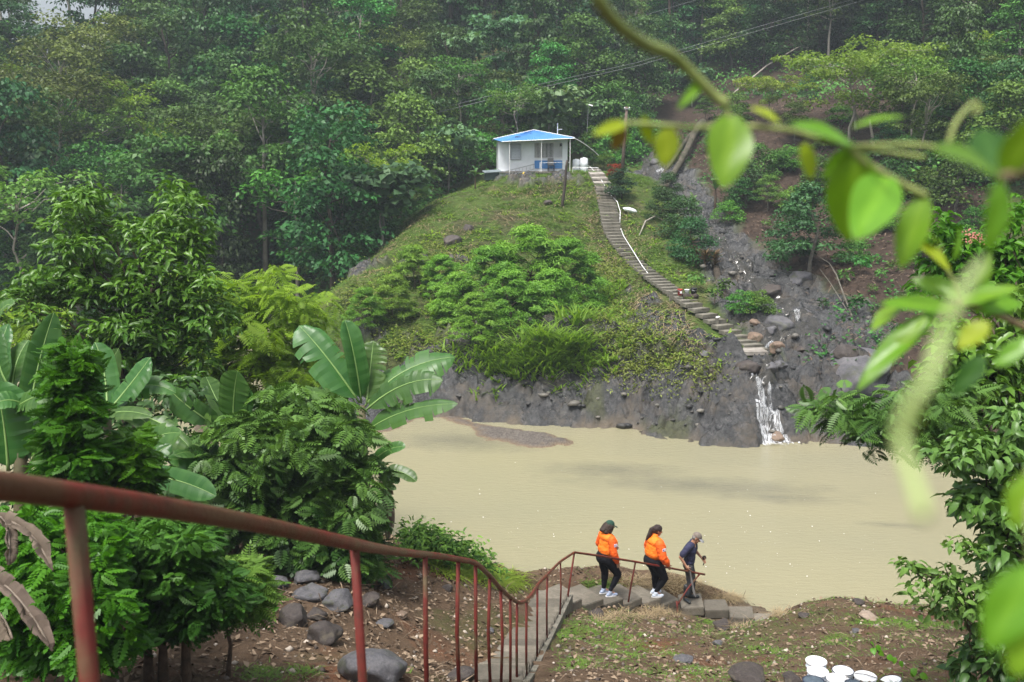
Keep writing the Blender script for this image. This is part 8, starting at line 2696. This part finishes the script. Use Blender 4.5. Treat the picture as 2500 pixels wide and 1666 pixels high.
def vine(label, stems, lvs, dflt):
    o0 = W(stems[0][0][0][0], stems[0][0][0][1], dflt)
    q = thing("foreground_vine", label, "vine", o0, 0, "blurred vines close to the camera")
    for pts, r, mat in stems:
        P = [W(p[0], p[1], p[2] if len(p) > 2 else dflt) - o0 for p in pts]
        Q = []
        for i in range(len(P) - 1):
            p0, p1, p2, p3 = P[max(i - 1, 0)], P[i], P[i + 1], P[min(i + 2, len(P) - 1)]
            for j in range(4):
                t = j / 4
                Q.append(0.5 * ((2 * p1) + (-p0 + p2) * t + (2 * p0 - 5 * p1 + 4 * p2 - p3) * t * t + (-p0 + 3 * p1 - 3 * p2 + p3) * t ** 3))
        Q.append(P[-1])
        MB().tube(Q, r, 8).build("stem", mat, q, True)
    for (bx, by, tx, ty, wpx, mat, face, dt, *ex) in lvs:
        d = ex[0] if ex else dflt
        B, T = W(bx, by, d), W(tx, ty, d + dt)
        me = oval_leaf(B - B, T - B, wpx / F * d, face, ex[1] if len(ex) > 1 else 0.12)
        me.materials.append(mat)
        link("leaf", me, q, B - o0)
    return q


C_ = (0, -1, 0.15)
vine("blurred vine across the upper right with large translucent green leaves", [
    ([(1435, -60, 0.7), (1480, 30, 0.72), (1560, 100, 0.78), (1640, 135, 0.84), (1690, 180, 0.86), (1740, 230, 0.87), (1775, 255, 0.87)], 0.0048, V_STEM),
    ([(1775, 250), (1785, 300), (1850, 310), (1930, 318), (1990, 336), (2080, 358), (2170, 372), (2260, 385)], 0.0021, V_STEM),
    ([(1785, 305), (1700, 312), (1600, 305), (1530, 302), (1470, 310)], 0.0022, V_STEM),
    ([(2078, 358), (2110, 395), (2165, 430), (2220, 460), (2262, 480)], 0.0035, V_STEM),
    ([(2080, 358), (2250, 355, 0.8), (2380, 390, 0.75), (2440, 430, 0.72), (2540, 420, 0.72)], 0.002, V_STEM),
    ([(2310, 372, 0.78), (2325, 320, 0.78), (2345, 285, 0.78), (2380, 250, 0.78), (2390, 270, 0.78), (2372, 280, 0.78)], 0.002, V_STEM),
], [
    (1788, 282, 1772, 448, 118, V_LEAF, (0.1, -0.85, 0.6), -0.03),
    (1632, 310, 1622, 408, 64, V_YEL, (-0.1, -1, 0.2), 0.0), (1572, 283, 1588, 358, 36, V_YEL, (-0.6, -0.8, 0.2), 0.01), (1530, 300, 1452, 322, 36, V_YEL, (0, -0.9, 0.5), -0.02),
    (1520, 305, 1500, 368, 44, V_BRN, (0.3, -0.9, 0.1), 0.0), (1718, 192, 1660, 260, 28, V_LEAF, (0.3, -0.8, 0.5), -0.02), (1836, 262, 1906, 290, 30, V_YEL, (0, -0.5, 0.9), -0.02),
    (2080, 354, 1945, 285, 74, V_LEAF, (-0.1, -0.6, 0.8), -0.03), (2206, 284, 2084, 292, 34, V_LEAF, (0, -0.35, 0.95), -0.02), (1962, 350, 1986, 438, 44, V_YEL, (0.1, -0.95, 0.2), 0.0),
    (2075, 362, 1998, 440, 40, V_LEAF, (-0.5, -0.8, 0.2), 0.03), (2092, 372, 2068, 594, 132, V_LEAF, (-0.35, -0.85, 0.05), 0.02), (2168, 428, 2098, 566, 124, V_LEAF, (0.1, -0.8, 0.7), -0.05),
    (2256, 480, 2196, 652, 80, V_LEAF, (-0.5, -0.8, 0.05), 0.0)], 0.87)
vine("very blurred pale leaves hanging at the right edge, nearest the camera", [
    ([(2560, 400, 0.62), (2480, 425, 0.6), (2440, 432, 0.6)], 0.003, V_STEMB),
    ([(2400, 640, 0.42), (2345, 720, 0.34), (2300, 830, 0.31), (2265, 930, 0.30), (2215, 1000, 0.30), (2200, 1080, 0.30), (2235, 1190, 0.29), (2255, 1260, 0.28)], 0.0021, V_PALE),
], [
    (2442, 432, 2300, 340, 120, V_LEAF, (-0.2, -0.6, 0.8), -0.03, 0.6), (2445, 430, 2392, 300, 110, V_DRK, (-0.3, -0.9, 0.2), 0.03, 0.62), (2450, 425, 2540, 280, 90, V_LEAF, (0.2, -0.7, 0.7), -0.02, 0.6),
    (2440, 445, 2425, 620, 84, V_LEAF, (0.3, -0.85, 0.3), 0.0, 0.58), (2330, 760, 2262, 960, 44, V_PALEL, (0.6, -0.75, 0.1), 0.0, 0.31), (2255, 960, 2200, 1090, 52, V_PALEL, (0.6, -0.75, 0.1), 0.0, 0.3)], 0.55)
vine("leafy shoot with long curved green leaves at the right, slightly blurred", [
    ([(2560, 830, 1.15), (2450, 775, 1.15), (2350, 742, 1.15), (2330, 735, 1.15)], 0.0036, V_STEMB),
    ([(2345, 742, 1.15), (2330, 690, 1.15), (2300, 640, 1.15), (2296, 600, 1.15)], 0.0022, V_STEM),
], [
    (2296, 597, 2246, 553, 38, V_LEAF, (-0.3, -0.4, 0.85), -0.02), (2232, 582, 2328, 652, 46, V_YEL, (0.2, -0.6, 0.75), -0.03), (2328, 634, 2352, 556, 30, V_LEAF, (0.6, -0.8, 0.1), 0.0), (2385, 702, 2428, 618, 42, V_LEAF, (0.4, -0.85, 0.3), 0.0),
    (2346, 722, 2228, 674, 56, V_LEAF, (0, -0.85, 0.5), 0.02), (2330, 752, 2162, 728, 50, V_LEAF, (0, -0.75, 0.6), -0.03), (2200, 742, 2126, 796, 52, V_LEAF, (-0.4, -0.3, 0.9), -0.02), (2280, 764, 2098, 898, 66, V_LEAF, (-0.3, -0.6, 0.75), -0.05, 1.15, 0.28),
    (2262, 776, 2116, 916, 44, V_LEAF, (-0.8, -0.6, 0.1), 0.0, 1.13, 0.1), (2345, 742, 2485, 690, 60, V_LEAF, (0.1, -0.5, 0.85), -0.03), (2360, 745, 2500, 735, 66, V_LEAF, (0.1, -0.8, 0.5), 0.0), (2412, 788, 2338, 846, 62, V_YEL, (-0.2, -0.6, 0.75), 0.0, 0.8),
    (2400, 870, 2330, 962, 56, V_DRK, (-0.4, -0.85, 0.2), 0.0, 0.95), (2510, 830, 2430, 892, 50, V_LEAF, (-0.2, -0.7, 0.6), 0.0, 1.0), (2420, 740, 2400, 680, 50, V_LEAF, (0, -0.8, 0.5), 0.0)], 1.15)
vine("large blurred leaves at the lower right corner, close to the camera", [
    ([(2560, 1120, 0.55), (2515, 1160, 0.55), (2520, 1300, 0.53), (2530, 1400, 0.52), (2540, 1480, 0.52)], 0.003, V_STEM),
], [
    (2520, 1385, 2412, 1590, 130, V_LEAF, (-0.4, -0.85, 0.3), 0.0, 0.5), (2512, 1160, 2478, 1292, 80, V_LEAF, (-0.5, -0.8, 0.3), 0.0, 0.54), (2540, 1480, 2480, 1660, 120, V_LEAF, (-0.2, -0.8, 0.6), 0.0, 0.5)], 0.55)
# ------------------------------------------------------------------ misty air over the valley
m = bpy.data.materials.new("misty_air"); m.use_nodes = True
nt = m.node_tree
nt.nodes.remove(nt.nodes["Principled BSDF"])
pv = nt.nodes.new("ShaderNodeVolumePrincipled")
pv.inputs["Color"].default_value = (0.8, 0.92, 1.0, 1)
pv.inputs["Density"].default_value = 0.00078
pv.inputs["Anisotropy"].default_value = 0.2
nt.links.new(pv.outputs[0], nt.nodes["Material Output"].inputs["Volume"])
hz = MB().box((0, 105, 52), (300, 320, 112)).build("haze", m)
tag(hz, None, None, None, "stuff")
